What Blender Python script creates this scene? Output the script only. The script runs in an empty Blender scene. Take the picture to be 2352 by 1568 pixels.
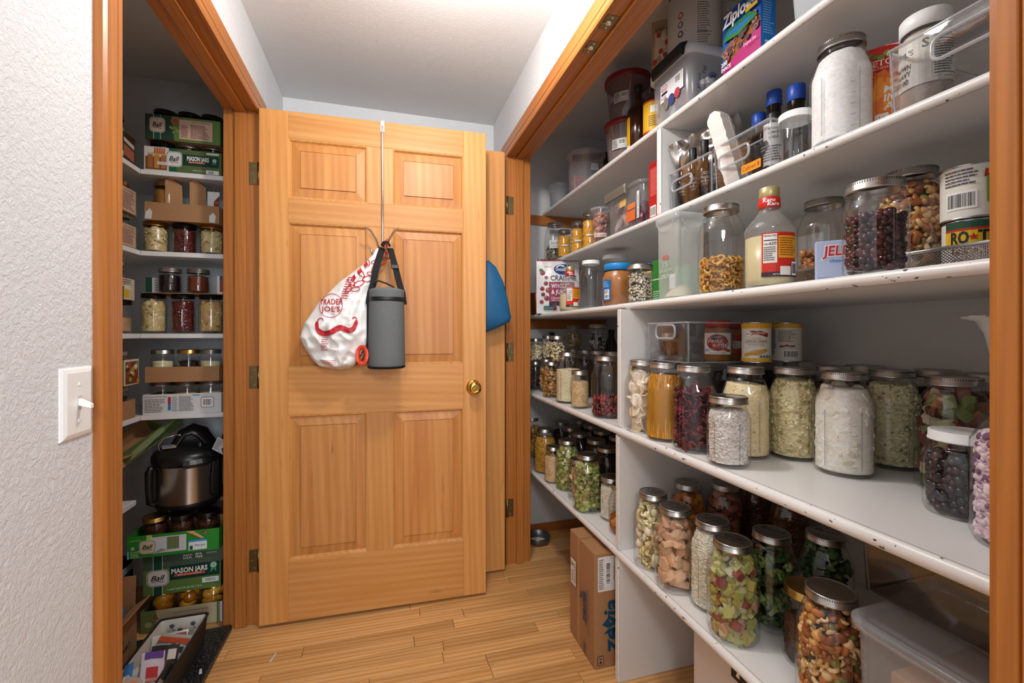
import bpy, math, random
import numpy as np
from mathutils import Vector, Matrix, noise
scn = bpy.context.scene
COL = scn.collection
R_ = math.radians
# ------------------------------------------------------------------ camera, world, lights
EYE = 1.16
cam = bpy.data.cameras.new('camera'); co = bpy.data.objects.new('camera', cam); COL.objects.link(co)
cam.sensor_width = 36.0; cam.lens = 36.0 * 1000.0 / 2352.0
cam.shift_y = -19.0 / 2352.0
cam.clip_start = 0.02; cam.clip_end = 60
co.location = (0, 0, EYE); co.rotation_euler = (R_(90), 0, -math.atan(0.291))
scn.camera = co
w = bpy.data.worlds.new('world'); scn.world = w; w.use_nodes = True
w.node_tree.nodes['Background'].inputs[0].default_value = (1.0, 0.985, 0.97, 1)
w.node_tree.nodes['Background'].inputs[1].default_value = 0.47
def area(name, loc, tgt, size, power, col=(1, 1, 1), shape='DISK', sy=None):
    l = bpy.data.lights.new(name, 'AREA'); l.shape = shape; l.size = size; l.energy = power; l.color = col
    if sy: l.size_y = sy
    o = bpy.data.objects.new(name, l); COL.objects.link(o); o.location = loc
    o.rotation_euler = (Vector(tgt) - Vector(loc)).to_track_quat('-Z', 'Y').to_euler()
    return o
hl = bpy.data.lights.new('hall_ceiling_globe', 'POINT'); hl.energy = 23.5; hl.shadow_soft_size = .055; hl.color = (1, .975, .94)
ho = bpy.data.objects.new('hall_ceiling_globe', hl); COL.objects.link(ho); ho.location = (.16, 1.08, 2.12)
area('room_window', (0.55, -2.3, 1.55), (0.5, 1.4, 1.05), 0.9, 52, (0.84, 0.92, 1.0), 'RECTANGLE', 1.5)
area('room_fill_light', (-0.38, -1.35, 2.3), (0.25, 1.6, 0.6), 0.4, 16, (1, 0.985, 0.97))  # added fill from behind the camera, evens out the light; no known fixture
scn.view_settings.view_transform = 'Standard'; scn.view_settings.look = 'None'
scn.view_settings.exposure = 0.12; scn.view_settings.gamma = 1.0; scn.view_settings.use_curve_mapping = False
scn.cycles.transparent_max_bounces = 48
scn.cycles.max_bounces = 10
scn.cycles.sample_clamp_indirect = 6.0

# ------------------------------------------------------------------ materials
MATS = {}
def nodes(name):
    m = bpy.data.materials.new(name); m.use_nodes = True
    nt = m.node_tree; b = nt.nodes['Principled BSDF']
    return m, nt, b
def rgb(c):
    if isinstance(c, str):
        v = [int(c[i:i + 2], 16) / 255 for i in (0, 2, 4)]
        return tuple((x / 12.92 if x <= .04045 else ((x + .055) / 1.055) ** 2.4) for x in v)
    return tuple(c)
def plain(name, c, rough=.5, metal=0.0, spec=.5, bump=0.0, bscale=200, var=0.0, vscale=30, emit=0, alpha=None, aniso=0):
    if name in MATS: return MATS[name]
    m, nt, b = nodes(name); c = rgb(c); N, L = nt.nodes, nt.links
    b.inputs['Base Color'].default_value = (*c, 1); b.inputs['Roughness'].default_value = rough
    b.inputs['Metallic'].default_value = metal; b.inputs['Specular IOR Level'].default_value = spec
    tc = N.new('ShaderNodeTexCoord')
    nz = N.new('ShaderNodeTexNoise'); nz.inputs['Scale'].default_value = vscale; nz.inputs['Detail'].default_value = 4
    L.new(tc.outputs['Object'], nz.inputs['Vector'])
    mx = N.new('ShaderNodeMix'); mx.data_type = 'RGBA'
    mx.inputs['A'].default_value = (*[x * (1 - var) for x in c], 1); mx.inputs['B'].default_value = (*[min(1, x * (1 + var)) for x in c], 1)
    L.new(nz.outputs['Fac'], mx.inputs['Factor']); L.new(mx.outputs['Result'], b.inputs['Base Color'])
    if bump:
        n2 = N.new('ShaderNodeTexNoise'); n2.inputs['Scale'].default_value = bscale; n2.inputs['Detail'].default_value = 3
        L.new(tc.outputs['Object'], n2.inputs['Vector'])
        bp = N.new('ShaderNodeBump'); bp.inputs['Strength'].default_value = bump; bp.inputs['Distance'].default_value = .004
        L.new(n2.outputs['Fac'], bp.inputs['Height']); L.new(bp.outputs['Normal'], b.inputs['Normal'])
    MATS[name] = m; return m
def vcmat(name, rough=.5, spec=.4, bump=0.0, bscale=400, metal=0.0):
    if name in MATS: return MATS[name]
    m, nt, b = nodes(name); N, L = nt.nodes, nt.links
    a = N.new('ShaderNodeAttribute'); a.attribute_name = 'Col'
    L.new(a.outputs['Color'], b.inputs['Base Color'])
    b.inputs['Roughness'].default_value = rough; b.inputs['Specular IOR Level'].default_value = spec; b.inputs['Metallic'].default_value = metal
    if bump:
        tc = N.new('ShaderNodeTexCoord'); n2 = N.new('ShaderNodeTexNoise'); n2.inputs['Scale'].default_value = bscale
        L.new(tc.outputs['Object'], n2.inputs['Vector'])
        bp = N.new('ShaderNodeBump'); bp.inputs['Strength'].default_value = bump; bp.inputs['Distance'].default_value = .002
        L.new(n2.outputs['Fac'], bp.inputs['Height']); L.new(bp.outputs['Normal'], b.inputs['Normal'])
    MATS[name] = m; return m
def clear(name, tint=(.993, .996, .995), edge=(.10, .12, .115), gloss=1.0, rough=.02, haze=0.0, hazecol=(.8, .82, .84), refl=(1, 1, 1), power=7.0):
    """thin clear wall: straight-through light, fresnel reflection, deeper tint where one looks along the wall; haze = milky diffuse share"""
    if name in MATS: return MATS[name]
    m, nt, b = nodes(name); N, L = nt.nodes, nt.links; N.remove(b)
    out = N['Material Output']
    lw = N.new('ShaderNodeLayerWeight'); lw.inputs['Blend'].default_value = .5
    pw = N.new('ShaderNodeMath'); pw.operation = 'POWER'; L.new(lw.outputs['Facing'], pw.inputs[0]); pw.inputs[1].default_value = power
    mc = N.new('ShaderNodeMix'); mc.data_type = 'RGBA'; mc.inputs['A'].default_value = (*tint, 1); mc.inputs['B'].default_value = (*edge, 1)
    L.new(pw.outputs[0], mc.inputs['Factor'])
    tr = N.new('ShaderNodeBsdfTransparent'); L.new(mc.outputs['Result'], tr.inputs['Color'])
    gl = N.new('ShaderNodeBsdfGlossy'); gl.inputs['Roughness'].default_value = rough; gl.inputs['Color'].default_value = (*refl, 1)
    tc = N.new('ShaderNodeTexCoord'); nz = N.new('ShaderNodeTexNoise'); nz.inputs['Scale'].default_value = 28; L.new(tc.outputs['Object'], nz.inputs['Vector'])
    bp = N.new('ShaderNodeBump'); bp.inputs['Strength'].default_value = .12; bp.inputs['Distance'].default_value = .004; L.new(nz.outputs['Fac'], bp.inputs['Height'])
    L.new(bp.outputs['Normal'], gl.inputs['Normal'])
    p5 = N.new('ShaderNodeMath'); p5.operation = 'POWER'; L.new(lw.outputs['Facing'], p5.inputs[0]); p5.inputs[1].default_value = 5.0
    fm = N.new('ShaderNodeMath'); fm.operation = 'MULTIPLY_ADD'; fm.inputs[1].default_value = .80 * gloss; fm.inputs[2].default_value = .055 * gloss; fm.use_clamp = True; L.new(p5.outputs[0], fm.inputs[0])
    mx = N.new('ShaderNodeMixShader'); L.new(fm.outputs[0], mx.inputs[0]); L.new(tr.outputs[0], mx.inputs[1]); L.new(gl.outputs[0], mx.inputs[2])
    last = mx
    if haze:
        df = N.new('ShaderNodeBsdfDiffuse'); df.inputs['Color'].default_value = (*hazecol, 1)
        m2 = N.new('ShaderNodeMixShader'); m2.inputs[0].default_value = haze
        L.new(mx.outputs[0], m2.inputs[1]); L.new(df.outputs[0], m2.inputs[2]); last = m2
    L.new(last.outputs[0], out.inputs['Surface'])
    MATS[name] = m; return m
def wood(name, light, mid, dark, axis='Z', rough=.38, ring=26.0, coat=.25, tone=.16, wave=.62):
    """clear-finished softwood: long streaks along AXIS, growth-ring bands across it, a few dark flecks, each board toned apart"""
    key = name + axis
    if key in MATS: return MATS[key]
    m, nt, b = nodes(key); N, L = nt.nodes, nt.links
    tc = N.new('ShaderNodeTexCoord'); oi = N.new('ShaderNodeObjectInfo')
    off = N.new('ShaderNodeVectorMath'); off.operation = 'MULTIPLY_ADD'
    cmb = N.new('ShaderNodeCombineXYZ')
    for k in range(3): L.new(oi.outputs['Random'], cmb.inputs[k])
    L.new(cmb.outputs[0], off.inputs[0]); off.inputs[1].default_value = (37.1, 21.7, 53.3); L.new(tc.outputs['Object'], off.inputs[2])
    def streak(sx, sl, det=5, dist=.4, rough_=.6):
        mp = N.new('ShaderNodeMapping')
        s = [sx, sx, sx]; s['XYZ'.index(axis)] = sl
        mp.inputs['Scale'].default_value = s; L.new(off.outputs[0], mp.inputs['Vector'])
        n = N.new('ShaderNodeTexNoise'); n.inputs['Scale'].default_value = 1; n.inputs['Detail'].default_value = det; n.inputs['Roughness'].default_value = rough_
        n.inputs['Distortion'].default_value = dist; L.new(mp.outputs[0], n.inputs['Vector']); return n
    big = streak(ring, .9, 3, .5); fine = streak(ring * 9, 4.0, 4, .2, .7); fleck = streak(ring * 2.2, 5.0, 2, .3)
    mpw = N.new('ShaderNodeMapping'); s = [1, 1, 1]; s['XYZ'.index(axis)] = .035; mpw.inputs['Scale'].default_value = s
    L.new(off.outputs[0], mpw.inputs['Vector'])
    wv = N.new('ShaderNodeTexWave'); wv.wave_type = 'BANDS'; wv.bands_direction = 'DIAGONAL'; wv.inputs['Scale'].default_value = ring * 1.1
    wv.inputs['Distortion'].default_value = 5; wv.inputs['Detail'].default_value = 2; wv.inputs['Detail Scale'].default_value = .7
    L.new(mpw.outputs[0], wv.inputs['Vector'])
    r1 = N.new('ShaderNodeValToRGB'); e = r1.color_ramp.elements
    e[0].position = .28; e[0].color = (*rgb(mid), 1); e[1].position = .68; e[1].color = (*rgb(light), 1)
    L.new(big.outputs['Fac'], r1.inputs['Fac'])
    m1 = N.new('ShaderNodeMix'); m1.data_type = 'RGBA'; m1.blend_type = 'MIX'; L.new(r1.outputs['Color'], m1.inputs['A']); m1.inputs['B'].default_value = (*rgb(dark), 1)
    p1 = N.new('ShaderNodeMath'); p1.operation = 'MULTIPLY'; L.new(wv.outputs['Fac'], p1.inputs[0]); L.new(fine.outputs['Fac'], p1.inputs[1])
    p2 = N.new('ShaderNodeMath'); p2.operation = 'MULTIPLY'; L.new(p1.outputs[0], p2.inputs[0]); p2.inputs[1].default_value = wave
    L.new(p2.outputs[0], m1.inputs['Factor'])
    fr = N.new('ShaderNodeValToRGB'); e = fr.color_ramp.elements; e[0].position = .66; e[0].color = (0, 0, 0, 1); e[1].position = .82; e[1].color = (1, 1, 1, 1)
    L.new(fleck.outputs['Fac'], fr.inputs['Fac'])
    m2 = N.new('ShaderNodeMix'); m2.data_type = 'RGBA'; L.new(m1.outputs['Result'], m2.inputs['A']); m2.inputs['B'].default_value = (*[x * .5 for x in rgb(dark)], 1)
    f2 = N.new('ShaderNodeMath'); f2.operation = 'MULTIPLY'; L.new(fr.outputs['Color'], f2.inputs[0]); f2.inputs[1].default_value = .55; L.new(f2.outputs[0], m2.inputs['Factor'])
    hs = N.new('ShaderNodeHueSaturation'); L.new(m2.outputs['Result'], hs.inputs['Color'])
    vr = N.new('ShaderNodeMapRange'); vr.inputs['To Min'].default_value = 1 - tone; vr.inputs['To Max'].default_value = 1 + tone; L.new(oi.outputs['Random'], vr.inputs['Value'])
    L.new(vr.outputs[0], hs.inputs['Value']); L.new(hs.outputs[0], b.inputs['Base Color'])
    b.inputs['Roughness'].default_value = rough; b.inputs['Coat Weight'].default_value = coat; b.inputs['Coat Roughness'].default_value = .35; b.inputs['Specular IOR Level'].default_value = .35
    bp = N.new('ShaderNodeBump'); bp.inputs['Strength'].default_value = .08; bp.inputs['Distance'].default_value = .002; L.new(fine.outputs['Fac'], bp.inputs['Height']); L.new(bp.outputs['Normal'], b.inputs['Normal'])
    MATS[key] = m; return m
def wallmat(name, c, bump, scale):
    m, nt, b = nodes(name); N, L = nt.nodes, nt.links
    b.inputs['Base Color'].default_value = (*rgb(c), 1); b.inputs['Roughness'].default_value = .72; b.inputs['Specular IOR Level'].default_value = .25
    tc = N.new('ShaderNodeTexCoord'); n1 = N.new('ShaderNodeTexNoise'); n1.inputs['Scale'].default_value = scale; n1.inputs['Detail'].default_value = 5; n1.inputs['Roughness'].default_value = .62
    n1.inputs['Distortion'].default_value = .6
    L.new(tc.outputs['Object'], n1.inputs['Vector'])
    cr = N.new('ShaderNodeValToRGB'); e = cr.color_ramp.elements; e[0].position = .36; e[1].position = .62; L.new(n1.outputs['Fac'], cr.inputs['Fac'])
    bp = N.new('ShaderNodeBump'); bp.inputs['Strength'].default_value = bump; bp.inputs['Distance'].default_value = .0035
    L.new(cr.outputs['Color'], bp.inputs['Height']); L.new(bp.outputs['Normal'], b.inputs['Normal'])
    MATS[name] = m; return m
WALL = wallmat('textured_white_wall_paint', 'dcdddf', .45, 115)
CEIL = wallmat('white_ceiling_paint', 'e0dfdf', .22, 120)
CLOSETW = wallmat('closet_wall_paint', 'd9d6d2', .25, 110)
FIR = lambda ax='Z': wood('fir', 'd29757', 'c38341', 'a4632b', ax, rough=.46, coat=.07, tone=.09, ring=20, wave=.5)
TRIM = lambda ax='Z': wood('trim_fir', 'b87436', 'a36228', '7e4417', ax, tone=.08, ring=34, wave=.5)
FIRP = lambda ax='Z': wood('fir_panel', 'cd9050', 'b67337', '955422', ax, rough=.46, coat=.07, tone=.10, ring=17, wave=.5)
OAK = lambda ax='X': wood('oak', 'e6b67a', 'd49c5c', 'a0622a', ax, rough=.3, ring=30, coat=.35, tone=.17, wave=.85)
SHELF = plain('shelf_paint', 'e2e1e0', .32, spec=.5, var=.02, vscale=6, bump=.03, bscale=40)
GLASS = clear('jar_glass')
ACRYL = clear('clear_acrylic', (.93, .935, .945), (.40, .42, .46), 1.3, .03)
ACEDGE = clear('acrylic_edge', (.80, .81, .83), (.5, .5, .53), 1.6, .08, .30, (.72, .73, .76))
DKACR = clear('smoky_acrylic', (.80, .78, .77), (.3, .28, .28), 1.2, .06)
DKEDGE = clear('smoky_edge', (.6, .56, .54), (.3, .28, .28), 1.5, .1, .25, (.42, .38, .36))
MILKY = clear('translucent_plastic', (.93, .94, .95), (.55, .57, .6), .8, .18, .22, (.80, .83, .88))
MILK2 = clear('frosted_plastic', (.93, .95, .94), (.6, .63, .62), .8, .22, .30, (.78, .82, .80))
FOOD = vcmat('food', .62, .3, .35, 500)
WET = vcmat('wet_food', .28, .5, .1, 300)
PRINT = vcmat('printed_ink', .45, .4)
GLOSSP = vcmat('glossy_print', .25, .5)
SILV = plain('silver_lid_metal', 'b9b6b2', .3, 1.0, var=.06, vscale=14)
DARKLID = plain('lid_top_metal', 'a8a5a2', .26, 1.0, var=.05, vscale=20)
GOLD = plain('gold_lid_metal', 'c9a15c', .28, 1.0, var=.05)
WHITEP = plain('white_plastic', 'eceef0', .4, var=.02)
KRAFT = plain('kraft_cardboard', 'a67c58', .85, spec=.1, var=.10, vscale=90, bump=.05, bscale=300)
CHROME = plain('chrome', 'cfcfd2', .12, 1.0, var=.02)
BRASS = plain('polished_brass', 'e0b65a', .12, 1.0, var=.03)
ABRASS = plain('antique_brass', '8f7c55', .36, 1.0, var=.18, vscale=60)

# ------------------------------------------------------------------ mesh builder
class MB:
    def __init__(s): s.v, s.f, s.c, s.s = [], [], [], []
    def add(s, V, F, col=None, smooth=False):
        o = len(s.v); s.v.extend(V)
        s.f.extend([tuple(i + o for i in f) for f in F]); s.c.extend([col] * len(F)); s.s.extend([smooth] * len(F)); return s
    def box(s, a, b, col=None, bev=0.0):
        (x0, y0, z0), (x1, y1, z1) = [min(p, q) for p, q in zip(a, b)], [max(p, q) for p, q in zip(a, b)]
        if bev <= 0:
            V = [(x, y, z) for z in (z0, z1) for y in (y0, y1) for x in (x0, x1)]
            return s.add(V, [(0, 2, 3, 1), (4, 5, 7, 6), (0, 1, 5, 4), (2, 6, 7, 3), (0, 4, 6, 2), (1, 3, 7, 5)], col)
        B = min(bev, (x1 - x0) / 2.01, (y1 - y0) / 2.01, (z1 - z0) / 2.01)
        def ring(i, z):
            return [(x0 + i + (B if i == 0 else 0), y0 + i, z), (x1 - i - (B if i == 0 else 0), y0 + i, z), (x1 - i, y0 + i + (B if i == 0 else 0), z), (x1 - i, y1 - i - (B if i == 0 else 0), z),
                    (x1 - i - (B if i == 0 else 0), y1 - i, z), (x0 + i + (B if i == 0 else 0), y1 - i, z), (x0 + i, y1 - i - (B if i == 0 else 0), z), (x0 + i, y0 + i + (B if i == 0 else 0), z)]
        e = 1e-5
        return s.loft([ring(B, z0), ring(0, z0 + B), ring(0, z1 - B), ring(B, z1)], col)
    def loft(s, rings, col=None, cap0=True, cap1=True, smooth=False, closed=True):
        n = len(rings[0]); V = [p for r in rings for p in r]; F = []
        m = n if closed else n - 1
        for k in range(len(rings) - 1):
            for i in range(m):
                j = (i + 1) % n; F.append((k * n + i, k * n + j, (k + 1) * n + j, (k + 1) * n + i))
        s.add(V, F, col, smooth)
        if cap0: s.add(list(rings[0]), [tuple(reversed(range(n)))], col)
        if cap1: s.add(list(rings[-1]), [tuple(range(n))], col)
        return s
    def lathe(s, prof, seg=32, c=(0, 0, 0), col=None, smooth=True, sq=None, cap0=False, cap1=False, ph=0.0):
        rings = []
        for k, (r, z) in enumerate(prof):
            n = sq[k] if sq else 2.0; ring = []
            for i in range(seg):
                t = 2 * math.pi * i / seg; ct, st = math.cos(t), math.sin(t)
                q = r if n == 2.0 else r * (abs(math.cos(t - ph)) ** n + abs(math.sin(t - ph)) ** n) ** (-1.0 / n)
                ring.append((c[0] + q * ct, c[1] + q * st, c[2] + z))
            rings.append(ring)
        return s.loft(rings, col, cap0, cap1, smooth)
    def tube(s, pts, r, seg=8, col=None, caps=True, flat=None):
        P = [Vector(p) for p in pts]; n = len(P); rings = []; up = None
        for i in range(n):
            d = (P[min(i + 1, n - 1)] - P[max(i - 1, 0)]).normalized()
            if up is None:
                up = Vector((0, 0, 1)) if abs(d.z) < .9 else Vector((1, 0, 0))
            a = d.cross(up).normalized(); b = a.cross(d).normalized(); up = b
            rr = r[i] if isinstance(r, (list, tuple)) else r
            fa, fb = flat or (1, 1)
            rings.append([tuple(P[i] + a * (math.cos(2 * math.pi * k / seg) * rr * fa) + b * (math.sin(2 * math.pi * k / seg) * rr * fb)) for k in range(seg)])
        return s.loft(rings, col, caps, caps, True)
    def obj(s, name, mat, parent=None, kind=None, label=None, loc=None):
        me = bpy.data.meshes.new(name); me.from_pydata(s.v, [], s.f)
        if any(c is not None for c in s.c):
            at = me.color_attributes.new('Col', 'FLOAT_COLOR', 'CORNER')
            tot = np.array([len(f) for f in s.f]); cc = np.array([(*(c or (.5, .5, .5)), 1.0) for c in s.c], dtype=np.float32)
            at.data.foreach_set('color', np.repeat(cc, tot, axis=0).ravel())
        me.polygons.foreach_set('use_smooth', s.s)
        me.materials.append(mat); me.update()
        return link(name, me, parent, kind, label, loc)
def link(name, me, parent=None, kind=None, label=None, loc=None):
    o = bpy.data.objects.new(name, me); COL.objects.link(o)
    if parent is not None: o.parent = parent
    if loc: o.location = loc
    if kind: o['kind'] = kind
    if label: o['label'] = label
    return o
def struct(mb, name, mat, parent=None):
    o = mb.obj(name, mat, parent)
    if parent is None: o['kind'] = 'structure'
    return o
def thing(name, label, cat, loc=(0, 0, 0), rz=0.0, group=None, tilt=None):
    o = bpy.data.objects.new(name, None); o.empty_display_size = .03; COL.objects.link(o)
    o.location = loc; o.rotation_euler = tilt if tilt else (0, 0, rz)
    o['label'] = label; o['category'] = cat
    if group: o['group'] = group
    return o
def dup(root, loc, label=None, group=None, rz=None, tilt=None):
    r = root.copy(); COL.objects.link(r); r.location = loc
    if rz is not None: r.rotation_euler = (0, 0, rz)
    if tilt: r.rotation_euler = tilt
    if label: r['label'] = label
    if group: r['group'] = group
    for ch in list(root.children):
        c = ch.copy(); COL.objects.link(c); c.parent = r
        for g in ch.children:
            d = g.copy(); COL.objects.link(d); d.parent = c
    return r
def rr(w, d, r, seg=4, cx=0, cy=0):
    """rounded rectangle outline centred on (cx, cy), counter-clockwise"""
    out = []
    for sx, sy, a0 in ((1, 1, 0), (-1, 1, 90), (-1, -1, 180), (1, -1, 270)):
        for k in range(seg + 1):
            t = R_(a0 + 90 * k / seg); out.append((cx + sx * (w / 2 - r) + r * math.cos(t), cy + sy * (d / 2 - r) + r * math.sin(t)))
    return out
lvl = lambda outline, z: [(x, y, z) for x, y in outline]

def ribbon(m, pts, w, th=.0016, wd=(1, 0, 0)):
    P = [Vector(p) for p in pts]; W = Vector(wd).normalized(); rings = []
    for i, p in enumerate(P):
        d = (P[min(i + 1, len(P) - 1)] - P[max(i - 1, 0)]).normalized(); a = (W - d * W.dot(d)).normalized() * (w / 2); n = d.cross(a).normalized() * (th / 2)
        rings.append([tuple(p + a + n), tuple(p - a + n), tuple(p - a - n), tuple(p + a - n)])
    return m.loft(rings)
# ------------------------------------------------------------------ flat print: rectangles, discs and lettering on planes, cylinders or any mapped surface
TXT = {}
def textmesh(s, bold=0.0, shear=0.0, space=1.0):
    k = (s, bold, shear, space)
    if k not in TXT:
        cu = bpy.data.curves.new('t', 'FONT'); cu.body = s; cu.size = 1.0; cu.offset = bold; cu.shear = shear; cu.space_character = space
        cu.resolution_u = 2; cu.fill_mode = 'FRONT'
        ob = bpy.data.objects.new('t', cu); me = ob.to_mesh()
        V = np.array([v.co[:2] for v in me.vertices]) if len(me.vertices) else np.zeros((0, 2)); F = [tuple(p.vertices) for p in me.polygons]
        ob.to_mesh_clear(); bpy.data.objects.remove(ob); bpy.data.curves.remove(cu)
        if len(V): V[:, 0] -= V[:, 0].min()
        TXT[k] = (V, F, float(V[:, 0].max()) if len(V) else 0.0)
    return TXT[k]
class Print:
    """shapes in a flat (x, y) sheet, metres; map(x, y, lift) puts a point of the sheet into space"""
    def __init__(s, fmap, sub=1, suby=1): s.m, s.mb, s.sub, s.suby, s.k = fmap, MB(), sub, suby, 0
    def _up(s): s.k += 1; return .0004 + (.00012 if s.sub == 1 else .00022) * s.k
    def poly(s, pts, col, lift=None):
        l = lift or s._up(); s.mb.add([s.m(x, y, l) for x, y in pts], [tuple(range(len(pts)))], rgb(col)); return s
    def rect(s, x0, y0, x1, y1, col):
        l = s._up(); n, c = s.sub, rgb(col)
        for i in range(n):
            a, b = x0 + (x1 - x0) * i / n, x0 + (x1 - x0) * (i + 1) / n
            for j in range(s.suby):
                p, q = y0 + (y1 - y0) * j / s.suby, y0 + (y1 - y0) * (j + 1) / s.suby
                s.mb.add([s.m(a, p, l), s.m(b, p, l), s.m(b, q, l), s.m(a, q, l)], [(0, 1, 2, 3)], c)
        return s
    def disc(s, x, y, rx, ry, col, n=20):
        return s.fan([(x + rx * math.cos(2 * math.pi * i / n), y + ry * math.sin(2 * math.pi * i / n)) for i in range(n)], col)
    def rrect(s, x0, y0, x1, y1, r, col):
        return s.fan(rr(x1 - x0, y1 - y0, r, 3, (x0 + x1) / 2, (y0 + y1) / 2), col)
    def fan(s, pts, col):
        l = s._up(); n = len(pts); cx, cy = sum(p[0] for p in pts) / n, sum(p[1] for p in pts) / n
        R = (.34, .67, 1.0) if s.sub > 1 else (1.0,)
        V = [s.m(cx, cy, l)] + [s.m(cx + (x - cx) * k, cy + (y - cy) * k, l) for k in R for x, y in pts]
        F = [(0, 1 + i, 1 + (i + 1) % n) for i in range(n)] + [(1 + k * n + i, 1 + (k + 1) * n + i, 1 + (k + 1) * n + (i + 1) % n, 1 + k * n + (i + 1) % n) for k in range(len(R) - 1) for i in range(n)]
        s.mb.add(V, F, rgb(col)); return s
    def line(s, pts, w, col):
        l = s._up(); c = rgb(col)
        for (x0, y0), (x1, y1) in zip(pts, pts[1:]):
            d = math.hypot(x1 - x0, y1 - y0) or 1; nx, ny = -(y1 - y0) / d * w / 2, (x1 - x0) / d * w / 2
            s.mb.add([s.m(x0 + nx, y0 + ny, l), s.m(x0 - nx, y0 - ny, l), s.m(x1 - nx, y1 - ny, l), s.m(x1 + nx, y1 + ny, l)], [(0, 1, 2, 3)], c)
        return s
    def text(s, t, x, y, h, col, width=None, al='l', bold=0.0, shear=0.0, rot=0.0):
        V, F, wd = textmesh(t, bold, shear)
        if not len(V): return s
        k = h / .70; sx = k if width is None else width / wd
        X, Y = V[:, 0] * sx, V[:, 1] * k
        if al == 'c': X = X - wd * sx / 2
        if al == 'r': X = X - wd * sx
        cr, sr = math.cos(rot), math.sin(rot); l = s._up()
        s.mb.add([s.m(x + a * cr - b * sr, y + a * sr + b * cr, l) for a, b in zip(X, Y)], F, rgb(col)); return s
    def lines(s, x0, y0, x1, y1, n, col, seed=1, th=.45):
        rnd = random.Random(seed); dy = (y1 - y0) / n; l = s._up(); c = rgb(col)
        for i in range(n):
            e = x1 - (x1 - x0) * rnd.random() * .35; yb = y1 - (i + 1) * dy + dy * (1 - th) / 2; x = x0
            while x < e:
                b = min(e, x + (x1 - x0) * rnd.uniform(.06, .2)); s.mb.add([s.m(x, yb, l), s.m(b, yb, l), s.m(b, yb + dy * th, l), s.m(x, yb + dy * th, l)], [(0, 1, 2, 3)], c); x = b + (x1 - x0) * .02
        return s
    def barcode(s, x0, y0, x1, y1, seed=1, vert=False):
        s.rect(x0, y0, x1, y1, 'f4f4f2'); rnd = random.Random(seed); l = s._up(); c = rgb('151515')
        a, b = (y0, y1) if vert else (x0, x1); p = a + (b - a) * .06
        while p < b - (b - a) * .08:
            q = p + (b - a) * rnd.choice((.012, .02, .032))
            m = (.12 * (x1 - x0), .12 * (y1 - y0))
            P = [(x0 + m[0], p), (x1 - m[0], p), (x1 - m[0], q), (x0 + m[0], q)] if vert else [(p, y0 + m[1]), (q, y0 + m[1]), (q, y1 - m[1]), (p, y1 - m[1])]
            s.mb.add([s.m(x, y, l) for x, y in P], [(0, 1, 2, 3)], c); p = q + (b - a) * rnd.choice((.012, .02, .026))
        return s
    def obj(s, name, parent, mat=None, label=None):
        return s.mb.obj(name, mat or PRINT, parent, label=label)
def plane_map(o, ux, uy):
    o, ux, uy = Vector(o), Vector(ux).normalized(), Vector(uy).normalized(); n = ux.cross(uy)
    return lambda x, y, l: tuple(o + ux * x + uy * y + n * l)
def cyl_map(r, ang, z0=0, c=(0, 0)):
    """x runs round the cylinder, x = 0 at the direction ANG (degrees) as seen from outside"""
    return lambda x, y, l: (c[0] + (r + l) * math.cos(R_(ang) + x / r), c[1] + (r + l) * math.sin(R_(ang) + x / r), z0 + y)

# ------------------------------------------------------------------ room shell (x across the hall, y along it, z up; metres)
CEILZ, XL, XR, YB = 2.336, -.49, .59, 2.40
struct(MB().box((-1.33, -.95, CEILZ), (1.40, 2.46, CEILZ + .06)), 'ceiling', CEIL)
struct(MB().box((XL - .115, -.95, 0), (XL, .985, CEILZ)).box((XL - .115, .985, 2.055), (XL, 1.972, CEILZ)).box((XL - .115, 1.972, 0), (XL, YB, CEILZ)), 'wall_left', WALL)
struct(MB().box((XR, -.2, 0), (XR + .115, .265, CEILZ)).box((XR, .265, 2.06), (XR + .115, 2.118, CEILZ)).box((XR, 2.118, 0), (XR + .115, YB, CEILZ)), 'wall_right', WALL)
struct(MB().box((-1.33, YB, 0), (1.40, YB + .06, CEILZ)), 'wall_back', WALL)
struct(MB().box((-1.33, .70, 0), (-1.27, YB, CEILZ)).box((-1.27, .70, 0), (XL - .115, .76, CEILZ)), 'wall_left_closet', CLOSETW)
struct(MB().box((1.305, .0, 0), (1.365, YB, CEILZ)).box((XR + .115, .0, 0), (1.305, .05, CEILZ)), 'wall_right_closet', CLOSETW)
floor = struct(MB().box((-1.33, -.95, -.06), (1.40, 2.46, -.010)), 'floor', plain('subfloor', '6a4526', .8))
rnd = random.Random(5)
oak = OAK('X')
y = 1.03; row = 0
while y < YB - .004:
    y1 = min(y + .0567, YB); x = -1.27 - rnd.random() * .5
    while x < 1.30:
        x1 = x + rnd.uniform(.28, .95)
        a, b_ = max(x, -1.27), min(x1, 1.30)
        if b_ - a > .02:
            dz = rnd.uniform(-.0004, 0)
            MB().box((-(b_ - a) / 2 + .0006, -(y1 - y) / 2 + .0005, -.010), ((b_ - a) / 2 - .0006, (y1 - y) / 2 - .0005, dz), bev=.0012).obj('plank', oak, floor, loc=((a + b_) / 2, (y + y1) / 2, 0))
        x = x1
    y = y1; row += 1
MB().box((-1.33, -.95, -.010), (1.40, 1.029, -.0005)).obj('hall_boards', oak, floor)
struct(MB().box((.72, YB - .012, 0), (1.305, YB, .05)).box((1.293, .06, 0), (1.305, YB - .012, .05)), 'baseboard_right_closet', TRIM('X'))

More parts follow.
